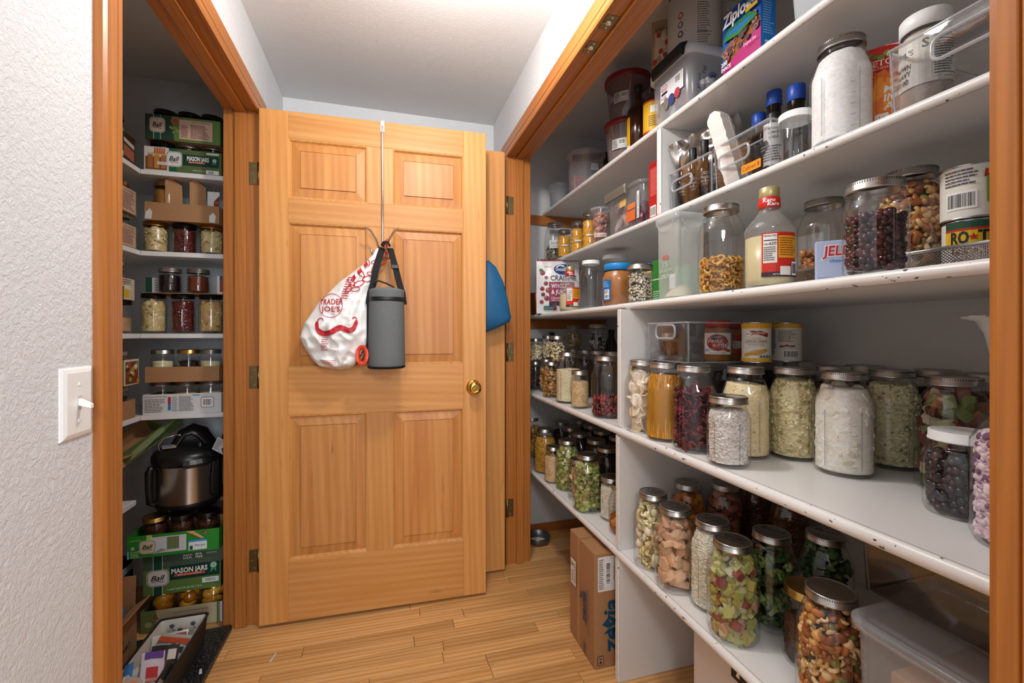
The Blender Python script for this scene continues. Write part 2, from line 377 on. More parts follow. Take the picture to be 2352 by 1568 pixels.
# ------------------------------------------------------------------ opening trim
def extr(prof, axis, a, b):
    """profile [(p, q)] pulled along z ('Z', p = y, q = x) or y ('Y', p = z, q = x)"""
    f = (lambda p, q, t: (q, p, t)) if axis == 'Z' else (lambda p, q, t: (q, t, p))
    m = MB(); m.loft([[f(p, q, a) for p, q in prof], [f(p, q, b) for p, q in prof]])
    return m
def casing_prof(p0, p1, x0, out):
    """moulded casing 16 mm thick, from the opening edge p0 to the outer edge p1, on the wall face x0, standing out in the direction OUT"""
    d = p1 - p0
    return [(p0, x0), (p0, x0 + out * .009), (p0 + d * .10, x0 + out * .0125), (p0 + d * .30, x0 + out * .013), (p0 + d * .33, x0 + out * .0095), (p0 + d * .37, x0 + out * .0135),
            (p0 + d * .72, x0 + out * .0155), (p0 + d * .90, x0 + out * .0175), (p1, x0 + out * .014), (p1, x0)]
def frame(name, xw, out, yn, yf, zt, stops):
    t = bpy.data.objects.new(name, None); COL.objects.link(t); t['kind'] = 'structure'
    V, Hh = TRIM('Z'), TRIM('Y')
    xi = xw - out * .120
    extr(casing_prof(yn, yn - .07, xw, out), 'Z', 0, zt + .001).obj('casing', V, t)
    extr(casing_prof(yf, yf + .07, xw, out), 'Z', 0, zt + .001).obj('casing', V, t)
    extr(casing_prof(zt, zt + .07, xw, out), 'Y', yn - .07, yf + .07).obj('casing', Hh, t)
    e = .004
    MB().box((xw, yn - .018, 0), (xi, yn - e, zt + .016), bev=.0015).obj('jamb', V, t)
    MB().box((xw, yf + e, 0), (xi, yf + .02, zt + .016), bev=.0015).obj('jamb', V, t)
    MB().box((xw, yn - e, zt + e), (xi, yf + e, zt + .02), bev=.0015).obj('jamb', Hh, t)
    s0, s1 = xw - out * stops[0], xw - out * stops[1]
    MB().box((s0, yf + e, .0), (s1, yf - .008, zt - .006), bev=.002).obj('door_stop', V, t)
    MB().box((s0, yn - e, .0), (s1, yn + .008, zt - .006), bev=.002).obj('door_stop', V, t)
    MB().box((s0, yn - e, zt + e), (s1, yf + e, zt - .007), bev=.002).obj('door_stop', Hh, t)
    return t
tl = frame('trim_1', XL, 1, 1.004, 1.949, 2.036, (.037, .078))
tr = frame('trim_2', XR, -1, .285, 2.098, 2.042, (.043, .080))

# ------------------------------------------------------------------ six-panel doors
def door(name, label, zb, Wd, Hd, loc, rz, group=None):
    t = thing(name, label, 'door', loc, rz, group)
    V, Hm = FIR('Z'), FIR('X'); T = .035
    xs = [0, .104, .404, .505, Wd - .100, Wd]
    zs = [0, .243, .819, 1.013, 1.588, 1.684, 1.921, Hd]
    bx = lambda a, b, n, m: MB().box(a, b, bev=.0012).obj(n, m, t)
    bx((xs[0], 0, 0), (xs[1], T, Hd), 'stile', V); bx((xs[4], 0, 0), (xs[5], T, Hd), 'stile', V)
    for a, b in ((0, 1), (2, 3), (4, 5), (6, 7)): bx((xs[1], 0.0003, zs[a]), (xs[4], T, zs[b]), 'rail', Hm)
    for a, b in ((1, 2), (3, 4), (5, 6)): bx((xs[2], 0.0003, zs[a]), (xs[3], T, zs[b]), 'mullion', V)
    for xa, xb in ((xs[1], xs[2]), (xs[3], xs[4])):
        for za, zb_ in ((zs[1], zs[2]), (zs[3], zs[4]), (zs[5], zs[6])):
            sq = lambda i, y: [(xa + i, y, za + i), (xb - i, y, za + i), (xb - i, y, zb_ - i), (xa + i, y, zb_ - i)]
            m = MB(); m.loft([sq(0, .0012), sq(.003, .0012), sq(.0065, .0045), sq(.008, .0085), sq(.0105, .0105)], None, False, False); m.obj('sticking', V, t)
            m = MB(); m.loft([sq(.0095, .0112), sq(.011, .0112), sq(.043, .0062), sq(.0434, .0095), sq(.0452, .0095), sq(.0456, .0034)], None, False, True)
            m.loft([sq(.0, T - .008), sq(.0, T - .0082)], None, True, True); m.obj('panel', FIRP('Z'), t)
    return t
d1 = door('closet_door', 'open six-panel fir door with bags hooked on it, standing across the hall', .013, .903, 2.03, (-.475, 1.913, .013), -.0354)
d2 = door('closet_door', 'fir door edge showing behind the nearer door, blue bag hanging on it', .01, .905, 2.03, (-.346, 2.047, .011), -.0022)
for dd in (d1, d2): pass
def hinge(parent, x, y, z, sgn):
    h = MB(); h.box((x, y - .0016, z - .0445), (x + sgn * .030, y, z + .0445), bev=.0008)
    o = h.obj('hinge', ABRASS, parent)
    MB().lathe([(0, -.0445), (.0055, -.0445), (.0055, .0445), (0, .0445)], 12, (x - sgn * .004, y - .004, z)).obj('hinge_barrel', ABRASS, o)
    for dx, dz in ((.011, .03), (.021, 0), (.011, -.03)):
        s = MB(); s.loft([[(x + sgn * dx + .0038 * math.cos(a), yy, z + dz + .0038 * math.sin(a)) for a in [k * math.pi / 5 for k in range(10)]] for yy in (y - .0016, y - .0026)]); s.obj('screw', plain('screw_steel', 'd8ccb0', .25, 1.0), o)
for z in (1.795, .985, .255): hinge(tl, -.489, 1.952, z, -1)
for z in (1.80, 1.065, .285): hinge(tr, .589, 2.101, z, 1)
# knob with rose, and the knob's mate on the far side
def knob(parent, x, z, yf):
    m = MB(); f = lambda r, d: (r, d)
    pr = [(0, 0), (.031, 0), (.032, .004), (.026, .008), (.012, .010), (.0105, .022), (.016, .027), (.0265, .034), (.0285, .044), (.025, .053), (.014, .059), (.0125, .0575), (0, .0575)]
    rings = [[(x + r * math.cos(a), yf - d, z + r * math.sin(a)) for a in [2 * math.pi * k / 28 for k in range(28)]] for r, d in pr[1:-1]]
    m.loft(rings, None, True, True, True); return m.obj('door_knob', BRASS, parent)
knob(d1, .903 - .056, .911, 0)
MB().box((.9015, .006, .88), (.9046, .029, .94), bev=.001).obj('latch_plate', BRASS, d1)
# ball catches let into the head jamb of the wide opening
for yy in (1.115, 1.228):
    c = MB().box((.594, yy - .028, 2.0432), (.632, yy + .028, 2.0462), bev=.001).obj('ball_catch', ABRASS, tr)
    MB().lathe([(0, -.007), (.006, -.005), (.009, 0)], 14, (.612, yy, 2.0432)).obj('catch_ball', plain('steel_ball', 'dcd8cc', .15, 1.0), c)
    for s_ in (-1, 1):
        MB().lathe([(0, -.0015), (.0035, -.001), (.0038, 0)], 10, (.613, yy + s_ * .020, 2.0432)).obj('screw', MATS['screw_steel'], c)
    MB().tube([(.600, yy, 2.0425), (.594, yy + .002, 2.038), (.589, yy + .001, 2.041)], .0022, 6).obj('strike_tongue', ABRASS, c)

# ------------------------------------------------------------------ light switch
sw = thing('light_switch', 'white toggle light switch plate on the textured wall', 'switch', (XL, .888, 1.046))
def plate():
    q = lambda i, x: [(x, -.0375 + i, -.058 + i), (x, .0375 - i, -.058 + i), (x, .0375 - i, .058 - i), (x, -.0375 + i, .058 - i)]
    m = MB(); m.loft([q(0, 0), q(0, .0018), q(.003, .0042), q(.009, .0062)], None, True, True); return m
plate().obj('cover_plate', plain('switch_plastic', 'f0f0ef', .3), sw)
MB().box((.006, -.0055, -.012), (.0068, .0055, .012), bev=.0005).obj('toggle_slot', plain('switch_shadow', 'cfcac4', .5), sw)
m = MB(); m.loft([[(.006, -.0042, -.004), (.006, .0042, -.004), (.006, .0042, .007), (.006, -.0042, .007)], [(.0235, -.0032, -.0095), (.0235, .0032, -.0095), (.0235, .0032, -.003), (.0235, -.0032, -.003)]]); m.obj('toggle', MATS['switch_plastic'], sw)
for z in (.030, -.030): MB().loft([[(x, .0030 * math.cos(a), z + .0030 * math.sin(a)) for a in [k * math.pi / 5 for k in range(10)]] for x in (.006, .0073)]).obj('screw', MATS['switch_plastic'], sw)

# ------------------------------------------------------------------ over-door hook and what hangs on it (door frame of reference: x along the door, y out of its face is negative)
def dl(x, y, z):                                   # door-local point to world
    c, s = math.cos(-.0354), math.sin(-.0354)
    return (-.475 + c * x - s * y, 1.913 + s * x + c * y, .013 + z)
HX = .464
hk = thing('over_door_hook', 'chrome over-the-door hook rack with four arms and long rod', 'hook', dl(HX, 0, 2.03), -.0354)
MB().box((-.009, -.0035, -.045), (.009, -.001, .003), bev=.001).box((-.009, -.0035, .0012), (.009, .037, .0034), bev=.001).box((-.009, .0355, -.04), (.009, .0375, .0034), bev=.001).obj('door_clip', CHROME, hk)
MB().tube([(0, -.006, -.02), (0, -.010, -.06), (.001, -.011, -.40), (.002, -.012, -.575)], .0042, 10).obj('rod', CHROME, hk)
for s_ in (-1, 1):
    MB().tube([(.002 + s_ * .004, -.014, -.575), (.002 + s_ * .010, -.024, -.55), (.002 + s_ * .024, -.050, -.505), (.002 + s_ * .045, -.064, -.472), (.002 + s_ * .064, -.070, -.458)], [.0045, .0045, .0042, .004, .0042], 8).obj('upper_arm', CHROME, hk)
    MB().tube([(.002 + s_ * .004, -.014, -.53), (.002 + s_ * .008, -.018, -.565), (.002 + s_ * .020, -.034, -.578), (.002 + s_ * .034, -.048, -.572), (.002 + s_ * .044, -.053, -.552), (.002 + s_ * .042, -.054, -.542)], .0042, 8).obj('lower_arm', CHROME, hk)
MB().box((-.006, -.020, -.575), (.010, -.010, -.545), bev=.002).obj('collar', CHROME, hk)
# plastic carrier bag: sections (z from the hook, left x, right x, half depth)
SEC = [(.022, -.022, .004, .008), (-.015, -.042, -.002, .020), (-.06, -.080, -.012, .036), (-.13, -.165, -.020, .042), (-.21, -.236, -.028, .050), (-.29, -.285, -.036, .058), (-.345, -.300, -.044, .062), (-.39, -.280, -.055, .060), (-.43, -.258, -.075, .052), (-.455, -.235, -.105, .046), (-.470, -.195, -.125, .020)]
SZ = np.array([s[0] for s in SEC][::-1])
sec = lambda z, k: float(np.interp(z, SZ, np.array([s[k] for s in SEC][::-1])))
def crumple(x, z):
    v = Vector((x * 11, z * 7, 3.1)); a = noise.noise(v); b = noise.noise(Vector((x * 26 + z * 9, z * 20, 7)))
    c = abs(noise.noise(Vector((x * 17 - z * 12, z * 5, 1.7)))); lo = min(1, max(0, (-.2 - z) / .2))
    u = (x - .5 * (sec(z, 1) + sec(z, 2))) / max(.01, .5 * (sec(z, 2) - sec(z, 1))); d = sec(z, 3); hi = 1 - lo
    fold = abs(noise.noise(Vector((u * 3.2 + .6 * noise.noise(Vector((z * 9, u, 2))), z * 2.2, 8.5))))
    cr = abs(noise.noise(Vector((x * 21 + z * 16, z * 15 - x * 9, 4.4)))); cr2 = abs(noise.noise(Vector((x * 13 - z * 20, z * 9 + x * 16, 9.4))))
    return (.008 * a + .004 * b) * (.4 + lo) - d * .40 * fold * (.35 + .65 * hi) + .030 * (cr + cr2) * (.25 + .75 * lo) - .008
def bagfront(x, z, l=0.0):
    xl, xr, d = sec(z, 1), sec(z, 2), sec(z, 3); u = (x - (xl + xr) / 2) / max(.004, (xr - xl) / 2); u = max(-1, min(1, u))
    return -(.016 + d) - d * .95 * math.sqrt(max(0, 1 - u * u)) ** .8 + crumple(x, z) * math.sqrt(max(0, 1 - u * u)) - l
bag = thing('plastic_carrier_bag', 'white plastic carrier bag with red print bulging from the door hook', 'bag', dl(HX, 0, 1.475), -.0354)
m = MB(); NS, NX = 100, 84; rings = []
for i in range(NS):
    z = SEC[0][0] + (SEC[-1][0] - SEC[0][0]) * (i / (NS - 1)); xl, xr, d = sec(z, 1), sec(z, 2), sec(z, 3); ring = []
    for k in range(NX + 1):
        u = -math.cos(math.pi * k / NX); x = (xl + xr) / 2 + u * (xr - xl) / 2; ring.append((x, bagfront(x, z), z))
    for k in range(NX - 1, 0, -4):
        u = -math.cos(math.pi * k / NX); x = (xl + xr) / 2 + u * (xr - xl) / 2; ring.append((x, -.012 - .004 * (1 - u * u), z))
    rings.append(ring)
m.loft(rings, None, True, True, True); bagmat = plain('white_poly_film', 'e6e3e1', .33, spec=.5, var=.03, vscale=9)
m.obj('bag_body', bagmat, bag)
P = Print(lambda x, y, l: (x, bagfront(x, y, .0038 + l), y), 4, 4); red = 'b3212b'
# the seal: ring, two words, moustache below
cx, cz = -.183, -.222
def curve(pts, w, n=4, col=red):
    out = []
    for k in range(len(pts) - 1):
        p0, p1, p2, p3 = pts[max(0, k - 1)], pts[k], pts[k + 1], pts[min(len(pts) - 1, k + 2)]
        for j in range(n):
            t = j / n; out.append(tuple(.5 * (2 * p1[q] + (p2[q] - p0[q]) * t + (2 * p0[q] - 5 * p1[q] + 4 * p2[q] - p3[q]) * t * t + (3 * p1[q] - p0[q] - 3 * p2[q] + p3[q]) * t ** 3) for q in (0, 1)))
    out.append(pts[-1]); P.line(out, w, col)
curve([(cx + .043 * math.cos(a), cz + .046 * math.sin(a)) for a in [math.pi * 2 * k / 18 for k in range(19)]], .0022, 2)
P.text('TRADER', cx, cz + .004, .021, red, .086, 'c', .012); P.text("JOE'S", cx, cz - .024, .020, red, .070, 'c', .012)
P.obj('seal_printing', bag); P = Print(P.m, 4, 4)
for pts in ([(-.232, -.290), (-.226, -.318), (-.206, -.330), (-.182, -.326), (-.160, -.312), (-.142, -.308), (-.120, -.318), (-.102, -.312), (-.090, -.285)],):
    for o_, wd in ((0, .013), (.006, .010), (-.005, .010)): curve([(x, z + o_) for x, z in pts], wd, 5)
curve([(-.232, -.290), (-.226, -.275), (-.214, -.272), (-.208, -.280)], .004); curve([(-.090, -.285), (-.090, -.272), (-.098, -.266), (-.105, -.272)], .004)
P.obj('moustache_printing', bag); P = Print(P.m, 4, 4)
for (x, z, r1, r2, rot) in ((-.052, -.115, .020, .011, .3), (-.075, -.095, .018, .010, 2.3), (-.030, -.075, .016, .008, 1.2), (-.082, -.135, .022, .010, 3.6), (-.110, -.128, .02, .011, 2.2), (-.052, -.048, .016, .009, 2.0), (-.028, -.045, .012, .007, .4), (-.122, -.160, .018, .010, 1.0), (-.040, -.095, .014, .007, 2.9), (-.095, -.158, .016, .008, .2)):
    pts = [(x + r1 * math.cos(t) * math.cos(rot) - r2 * math.sin(t) * math.sin(rot) * abs(math.cos(t / 2)), z + r1 * math.cos(t) * math.sin(rot) + r2 * math.sin(t) * math.cos(rot)) for t in [k * math.pi / 8 for k in range(17)]]
    curve(pts, .0032, 1)
for k in range(3): P.fan([(-.104 + .022 * k + dx, -.128 + .028 * k + dz) for dx, dz in ((0, 0), (.010, .014), (.004, .030), (-.008, .014))], red)
for k in range(9): P.rect(-.150 + .0025 * k, -.196 + .009 * k, -.124 + .0025 * k, -.1925 + .009 * k, red)
for k in range(7): P.rect(-.212 - .001 * k, -.345 - .008 * k, -.188 - .001 * k - .004 * (k % 3), -.3422 - .008 * k, 'b0555c')
for k in range(3): P.rect(-.222 + .004 * k, -.432 - .007 * k, -.165, -.4302 - .007 * k, 'c05a60')
for k in range(8): P.fan([(-.100 + .006 * k, -.452 + .011 * k), (-.092 + .006 * k, -.449 + .011 * k), (-.088 + .006 * k, -.441 + .011 * k), (-.097 + .006 * k, -.444 + .011 * k)], red)
P.obj('flower_printing', bag)
# red ribbon loop on the hook
rb = thing('ribbon', 'orange red ribbon looped over the chrome door hook', 'ribbon', dl(HX, 0, 1.475), -.0354)
RED = plain('orange_red_ribbon', 'd8401c', .42, var=.06)
MB().tube([(.020, -.030, .060), (.012, -.036, .040), (.004, -.050, .015), (.006, -.060, -.012), (-.004, -.055, -.03)], [.006, .010, .010, .009, .007], 8, flat=(1, .35)).obj('ribbon_band', RED, rb)
MB().tube([(.012, -.030, .055), (.018, -.026, .02), (.020, -.024, -.01), (.010, -.030, -.04), (-.006, -.034, -.05)], [.006, .008, .008, .007, .005], 8, flat=(1, .35)).obj('ribbon_tail', RED, rb)
# cooler bottle bag
cb = thing('insulated_bottle_bag', 'grey zippered bottle cooler bag hanging by a black strap', 'bag', dl(HX + .020, -.108, 1.475), -.0354, tilt=None)
FELT = plain('grey_heather_fabric', '6a6d6e', .9, spec=.15, var=.35, vscale=420, bump=.35, bscale=900)
BLK = plain('black_webbing', '17171a', .75, spec=.25, bump=.2, bscale=700)
pr = [(.056, -.462), (.069, -.461), (.0715, -.45), (.0705, -.40), (.069, -.30), (.0675, -.205)]
MB().lathe(pr, 40, col=None, cap0=True).obj('bag_body', FELT, cb)
MB().lathe([(.0680, -.205), (.0690, -.203), (.0690, -.190), (.0680, -.188)], 40).obj('zipper', plain('black_zipper', '111113', .5), cb)
MB().lathe([(.0673, -.188), (.0678, -.165), (.0665, -.158), (.05, -.152), (0, -.150)], 40).obj('bag_lid', FELT, cb)
MB().lathe([(.0722, -.456), (.0722, -.461), (.067, -.465)], 40).obj('base_piping', BLK, cb)
for s_, x0 in ((-1, -.018), (1, .012)):
    m = MB(); ribbon(m, [(x0, .046, .016), (x0 + s_ * .008, .030, -.015), (x0 + s_ * .020, .010, -.06), (s_ * .050, -.006, -.135), (s_ * .060, -.010, -.17), (s_ * .066, -.008, -.215)], .025, .002, (1, .25, 0)); m.obj('shoulder_strap', BLK, cb)
MB().tube([(-.018, .030, .020), (-.010, .024, .034), (.004, .024, .036), (.012, .030, .022)], .010, 8, flat=(.3, 1)).obj('strap_loop', BLK, cb)
MB().tube([(-.045, -.01, -.152), (-.044, -.015, -.135), (-.030, -.02, -.124), (0, -.02, -.134), (.025, -.015, -.146), (.034, -.01, -.153)], .005, 8, flat=(1, .5)).obj('carry_loop', BLK, cb)
MB().box((.018, .000, -.072), (.046, .012, -.056), bev=.002).obj('strap_buckle', plain('black_buckle', '0f0f10', .35), cb)
MB().box((-.0735, -.012, -.44), (-.0690, .010, -.21), bev=.002).obj('side_seam', BLK, cb)
# orange cuff dangling between the two bags
oc = thing('orange_strap_loop', 'orange red fabric loop dangling between carrier bag and cooler bag', 'strap', dl(HX - .070, -.135, 1.062), -.0354)
m = MB(); n = 22
ro = [(.024 * math.cos(a), 0, .040 * math.sin(a)) for a in [2 * math.pi * k / n for k in range(n)]]; ri = [(.011 * math.cos(a), 0, .024 * math.sin(a)) for a in [2 * math.pi * k / n for k in range(n)]]
sh = lambda R, y: [(x, y + .004 * math.sin(z * 90), z) for x, _, z in R]
m.loft([sh(ro, 0), sh(ro, .022), sh(ri, .024), sh(ri, -.004), sh(ro, 0)], None, False, False, True); m.obj('loop', RED, oc)
# blue bag hanging behind, on the far door
bb = thing('blue_drawstring_bag', 'blue cloth bag hanging on the far door behind', 'bag', (.445, 2.02, 1.50))
m = MB(); rings = []
for z, xl, xr, d in ((.0, -.02, .020, .008), (-.03, -.035, .055, .020), (-.10, -.07, .088, .034), (-.20, -.10, .112, .046), (-.265, -.115, .124, .048), (-.285, -.11, .118, .044), (-.315, -.09, .060, .034), (-.335, -.06, .01, .016)):
    rings.append([((xl + xr) / 2 + (xr - xl) / 2 * math.cos(a), -.026 - d * .5 + d * .5 * math.sin(a) + .006 * noise.noise(Vector((math.cos(a) * 3, z * 14, 2))), z + .006 * noise.noise(Vector((a * 2, z * 9, 5)))) for a in [2 * math.pi * k / 26 for k in range(26)]])
m.loft(rings, None, True, True, True); m.obj('bag_body', plain('blue_nylon', '125a88', .55, var=.15, vscale=18, bump=.15, bscale=60), bb)
MB().tube([(-.005, -.02, .0), (.0, -.012, .05), (.0, -.006, .10)], .004, 6).obj('drawstring', plain('blue_cord', '17507a', .7), bb)

# ------------------------------------------------------------------ shelving of the wide closet on the right
def chipmat():
    m, nt, b = nodes('chipped_shelf_paint'); N, L = nt.nodes, nt.links
    b.inputs['Roughness'].default_value = .35; tc = N.new('ShaderNodeTexCoord')
    mp = N.new('ShaderNodeMapping'); mp.inputs['Scale'].default_value = (1, .55, 1); L.new(tc.outputs['Object'], mp.inputs['Vector'])
    n1 = N.new('ShaderNodeTexNoise'); n1.inputs['Scale'].default_value = 135; n1.inputs['Detail'].default_value = 2.5; L.new(mp.outputs[0], n1.inputs['Vector'])
    n2 = N.new('ShaderNodeTexNoise'); n2.inputs['Scale'].default_value = 9; L.new(mp.outputs[0], n2.inputs['Vector'])
    ad = N.new('ShaderNodeMath'); ad.operation = 'MULTIPLY_ADD'; L.new(n2.outputs['Fac'], ad.inputs[0]); ad.inputs[1].default_value = .22; L.new(n1.outputs['Fac'], ad.inputs[2])
    cr = N.new('ShaderNodeValToRGB'); e = cr.color_ramp.elements; e[0].position = .80; e[0].color = (0, 0, 0, 1); e[1].position = .815; e[1].color = (1, 1, 1, 1); L.new(ad.outputs[0], cr.inputs['Fac'])
    mx = N.new('ShaderNodeMix'); mx.data_type = 'RGBA'; L.new(cr.outputs['Color'], mx.inputs['Factor']); mx.inputs['A'].default_value = (*rgb('e2e1e0'), 1); mx.inputs['B'].default_value = (*rgb('4f4238'), 1)
    L.new(mx.outputs['Result'], b.inputs['Base Color']); return m
CHIP = chipmat()
def shelf(x0, top, th, y0, y1, label, nose=CHIP, x1=1.304):
    t = thing('shelf', label, 'shelf', (0, 0, top)); t['group'] = 'white shelves of the wide closet'
    r = th / 2; n = 8
    MB().box((x0 + r, y0, -th), (x1, y1, 0)).obj('board', SHELF, t)
    pr = [(-r + r * math.sin(a), x0 + r - r * math.cos(a)) for a in [-math.pi / 2 + math.pi * k / n for k in range(n + 1)]]
    m = MB(); m.loft([[(q, y0, p) for p, q in pr], [(q, y1, p) for p, q in pr]], None, True, True, True); m.obj('rounded_nose', nose, t)
    return t
Z5, Z4, Z3, Z2, Z1 = .440, .848, 1.262, 1.557, 1.864
shelf(.735, Z5, .026, .06, 2.398, 'lowest white shelf just above the floor boxes')
shelf(.735, Z4, .026, .06, 2.398, 'deep white shelf with a front row of large food jars')
shelf(.775, Z3, .022, .06, 2.398, 'white eye-level shelf with chipped front edge and corn syrup bottle')
shelf(.872, Z2, .020, .06, 2.398, 'white shelf with clear bins of dark bottles')
shelf(.880, Z1, .020, .06, 2.398, 'topmost white shelf with storage tubs and bag box')
def divider(y, x0, z0, z1, label):
    t = thing('shelf_divider', label, 'divider', (0, y, z0)); t['group'] = 'upright boards of the wide closet'
    MB().box((x0 + .004, -.010, 0.0005), (1.304, .010, z1 - z0 - .0005)).obj('board', SHELF, t)
    MB().box((x0, -.011, .0005), (x0 + .005, .011, z1 - z0 - .0005), bev=.002).obj('front_edge', CHIP, t)
divider(1.298, .742, 0, Z5 - .026, 'white upright standing on the floor beside the soda carton')
divider(1.295, .742, Z5, Z4 - .026, 'white upright between the two lower jar shelves')
divider(1.290, .745, Z4, Z3 - .022, 'white upright left of the acrylic bin and sliced food jar')
divider(1.262, .878, Z2, Z1 - .020, 'white upright on the high shelf beside the red box')
CL = TRIM('X')
for z in (Z1 - .020, Z3 - .022):
    t = thing('shelf_cleat', 'wooden cleat under the topmost shelf on the end wall' if z > 1.5 else 'wooden cleat under the eye-level shelf on the end wall', 'cleat', (0, YB, z))
    MB().box((.72, -.018, -.055), (1.29, 0, -.0005), bev=.002).obj('end_wall_strip', CL, t)

# ------------------------------------------------------------------ food pieces (unit templates) and jar fillings
def T_(mb):
    return np.array(mb.v, dtype=np.float32), mb.f, mb.c, mb.s
def ico(sub=1):
    t = (1 + 5 ** .5) / 2
    V = [(-1, t, 0), (1, t, 0), (-1, -t, 0), (1, -t, 0), (0, -1, t), (0, 1, t), (0, -1, -t), (0, 1, -t), (t, 0, -1), (t, 0, 1), (-t, 0, -1), (-t, 0, 1)]
    V = [Vector(v).normalized() for v in V]
    F = [(0, 11, 5), (0, 5, 1), (0, 1, 7), (0, 7, 10), (0, 10, 11), (1, 5, 9), (5, 11, 4), (11, 10, 2), (10, 7, 6), (7, 1, 8), (3, 9, 4), (3, 4, 2), (3, 2, 6), (3, 6, 8), (3, 8, 9), (4, 9, 5), (2, 4, 11), (6, 2, 10), (8, 6, 7), (9, 8, 1)]
    for _ in range(sub - 1):
        c = {}; nf = []
        def mid(a, b):
            k = (min(a, b), max(a, b))
            if k not in c: c[k] = len(V); V.append(((V[a] + V[b]) / 2).normalized())
            return c[k]
        for a, b, d in F:
            x, y, z = mid(a, b), mid(b, d), mid(d, a); nf += [(a, x, z), (b, y, x), (d, z, y), (x, y, z)]
        F = nf
    return [tuple(v) for v in V], F
def tmpl(kind):
    m = MB()
    if kind == 'cube':
        e = .18; q = lambda i, z: [(-.5 + i, -.5, z), (.5 - i, -.5, z), (.5, -.5 + i, z), (.5, .5 - i, z), (.5 - i, .5, z), (-.5 + i, .5, z), (-.5, .5 - i, z), (-.5, -.5 + i, z)]
        m.loft([q(e, -.5), q(e, .5)])
    elif kind == 'arc':      # rhubarb / celery crescent slice
        pts = [(.5 * math.cos(a), .42 * math.sin(a)) for a in [math.pi * k / 5 for k in range(6)]] + [(.2 * math.cos(a), .12 * math.sin(a)) for a in [math.pi * k / 3 for k in range(3, -1, -1)]]
        m.loft([[(x, y - .2, z) for x, y in pts] for z in (-.35, .35)])
    elif kind in ('ball', 'almond', 'nut', 'berry'):
        V, F = ico(2)
        if kind == 'almond': V = [(x * .5 * (1 - .28 * z), y * .30, z * .8) for x, y, z in V]
        elif kind == 'nut': V = [tuple(c * (.5 + .10 * noise.noise(Vector((x * 2, y * 2, z * 2)))) for c in (x, y, z)) for x, y, z in V]
        elif kind == 'berry': V = [tuple(c * (.5 + .05 * noise.noise(Vector((x * 5, y * 5, z * 5)))) for c in (x, y, z)) for x, y, z in V]
        else: V = [(x * .5, y * .5, z * .5) for x, y, z in V]
        m.add(V, F, None, True)
    elif kind == 'walnut':
        V, F = ico(2); V = [tuple(c * (.5 + .22 * noise.noise(Vector((x * 3 + 4, y * 3, z * 3)))) for c in (x, y * .7, z)) for x, y, z in V]; m.add(V, F, None, False)
    elif kind in ('cashew', 'mac'):
        a0, a1, r, R = (-1.9, 1.9, .22, .40) if kind == 'cashew' else (-2.0, 1.6, .17, .42)
        pts = [(R * math.cos(a), R * math.sin(a), 0) for a in [a0 + (a1 - a0) * k / 6 for k in range(7)]]
        m.tube(pts, [r * .6, r, r, r, r, r, r * .7] if kind == 'cashew' else r, 7)
    elif kind == 'flake':
        q = [(-.5, -.3), (.1, -.42), (.5, -.1), (.42, .35), (-.1, .45), (-.52, .2)]
        m.loft([[(x, y, z + .25 * x * x - .3 * y * x) for x, y in q] for z in (-.06, .06)])
    elif kind == 'strip':
        m.loft([[(.16 * math.cos(a) * sx - .08, -.5 + t, .12 * math.sin(a) + .28 * math.sin(t * 5)) for a, sx in ((0, 1), (1.57, 1), (3.14, 1), (4.71, 1))] for t in (0, .25, .5, .75, 1)])
    elif kind == 'disc':
        n = 12; o = lambda r, z: [(r * math.cos(2 * math.pi * k / n), r * math.sin(2 * math.pi * k / n), z + .05 * math.cos(4 * math.pi * k / n)) for k in range(n)]
        m.loft([o(.42, -.055), o(.5, -.03), o(.5, .03), o(.42, .055)], None, True, True, False)
    elif kind == 'crumple':
        V, F = ico(2); V = [(x * .55 * (1 + .5 * noise.noise(Vector((x * 2.5, y * 2.5, z * 2.5)))), y * .42 * (1 + .6 * noise.noise(Vector((x * 2, y * 3 + 5, z * 2)))), z * .24 + .16 * noise.noise(Vector((x * 2.2, y * 2.2, 9)))) for x, y, z in V]; m.add(V, F, None, False)
    elif kind == 'slab':
        V = []; rnd = random.Random(3)
        q = [(-.5, -.34), (.1, -.4), (.52, -.22), (.46, .3), (0, .42), (-.48, .28)]
        m.loft([[(x * k, y * k, z + rnd.uniform(-.06, .06)) for x, y in q] for z, k in ((-.22, .85), (-.12, 1), (.12, 1), (.22, .8))])
    elif kind == 'rice':
        m.loft([[(.13 * k * math.cos(a), .13 * k * math.sin(a), z) for a in (0, 1.57, 3.14, 4.71)] for z, k in ((-.5, .4), (-.2, 1), (.2, 1), (.5, .4))], None, True, True, True)
    elif kind == 'floret':
        V, F = ico(1); rnd = random.Random(8)
        for k in range(9):
            a, b = rnd.uniform(0, 6.28), rnd.uniform(0, 1.2); s = rnd.uniform(.16, .26); c = (math.cos(a) * math.sin(b) * .38, math.sin(a) * math.sin(b) * .38, math.cos(b) * .32 + .05)
            m.add([(c[0] + x * s, c[1] + y * s, c[2] + z * s) for x, y, z in V], F, (1, 1, 1), True)
        m.loft([[(.16 * k * math.cos(a), .16 * k * math.sin(a), z) for a in [i * 1.047 for i in range(6)]] for z, k in ((-.55, .8), (-.2, .9), (.1, 1.5))], (1.35, 1.35, 1.15))
    v, f, c, s = T_(m)
    tot = np.array([len(x) for x in f]); return v, [np.array(x) for x in f], tot, [x or (1, 1, 1) for x in c], s
TM = {}
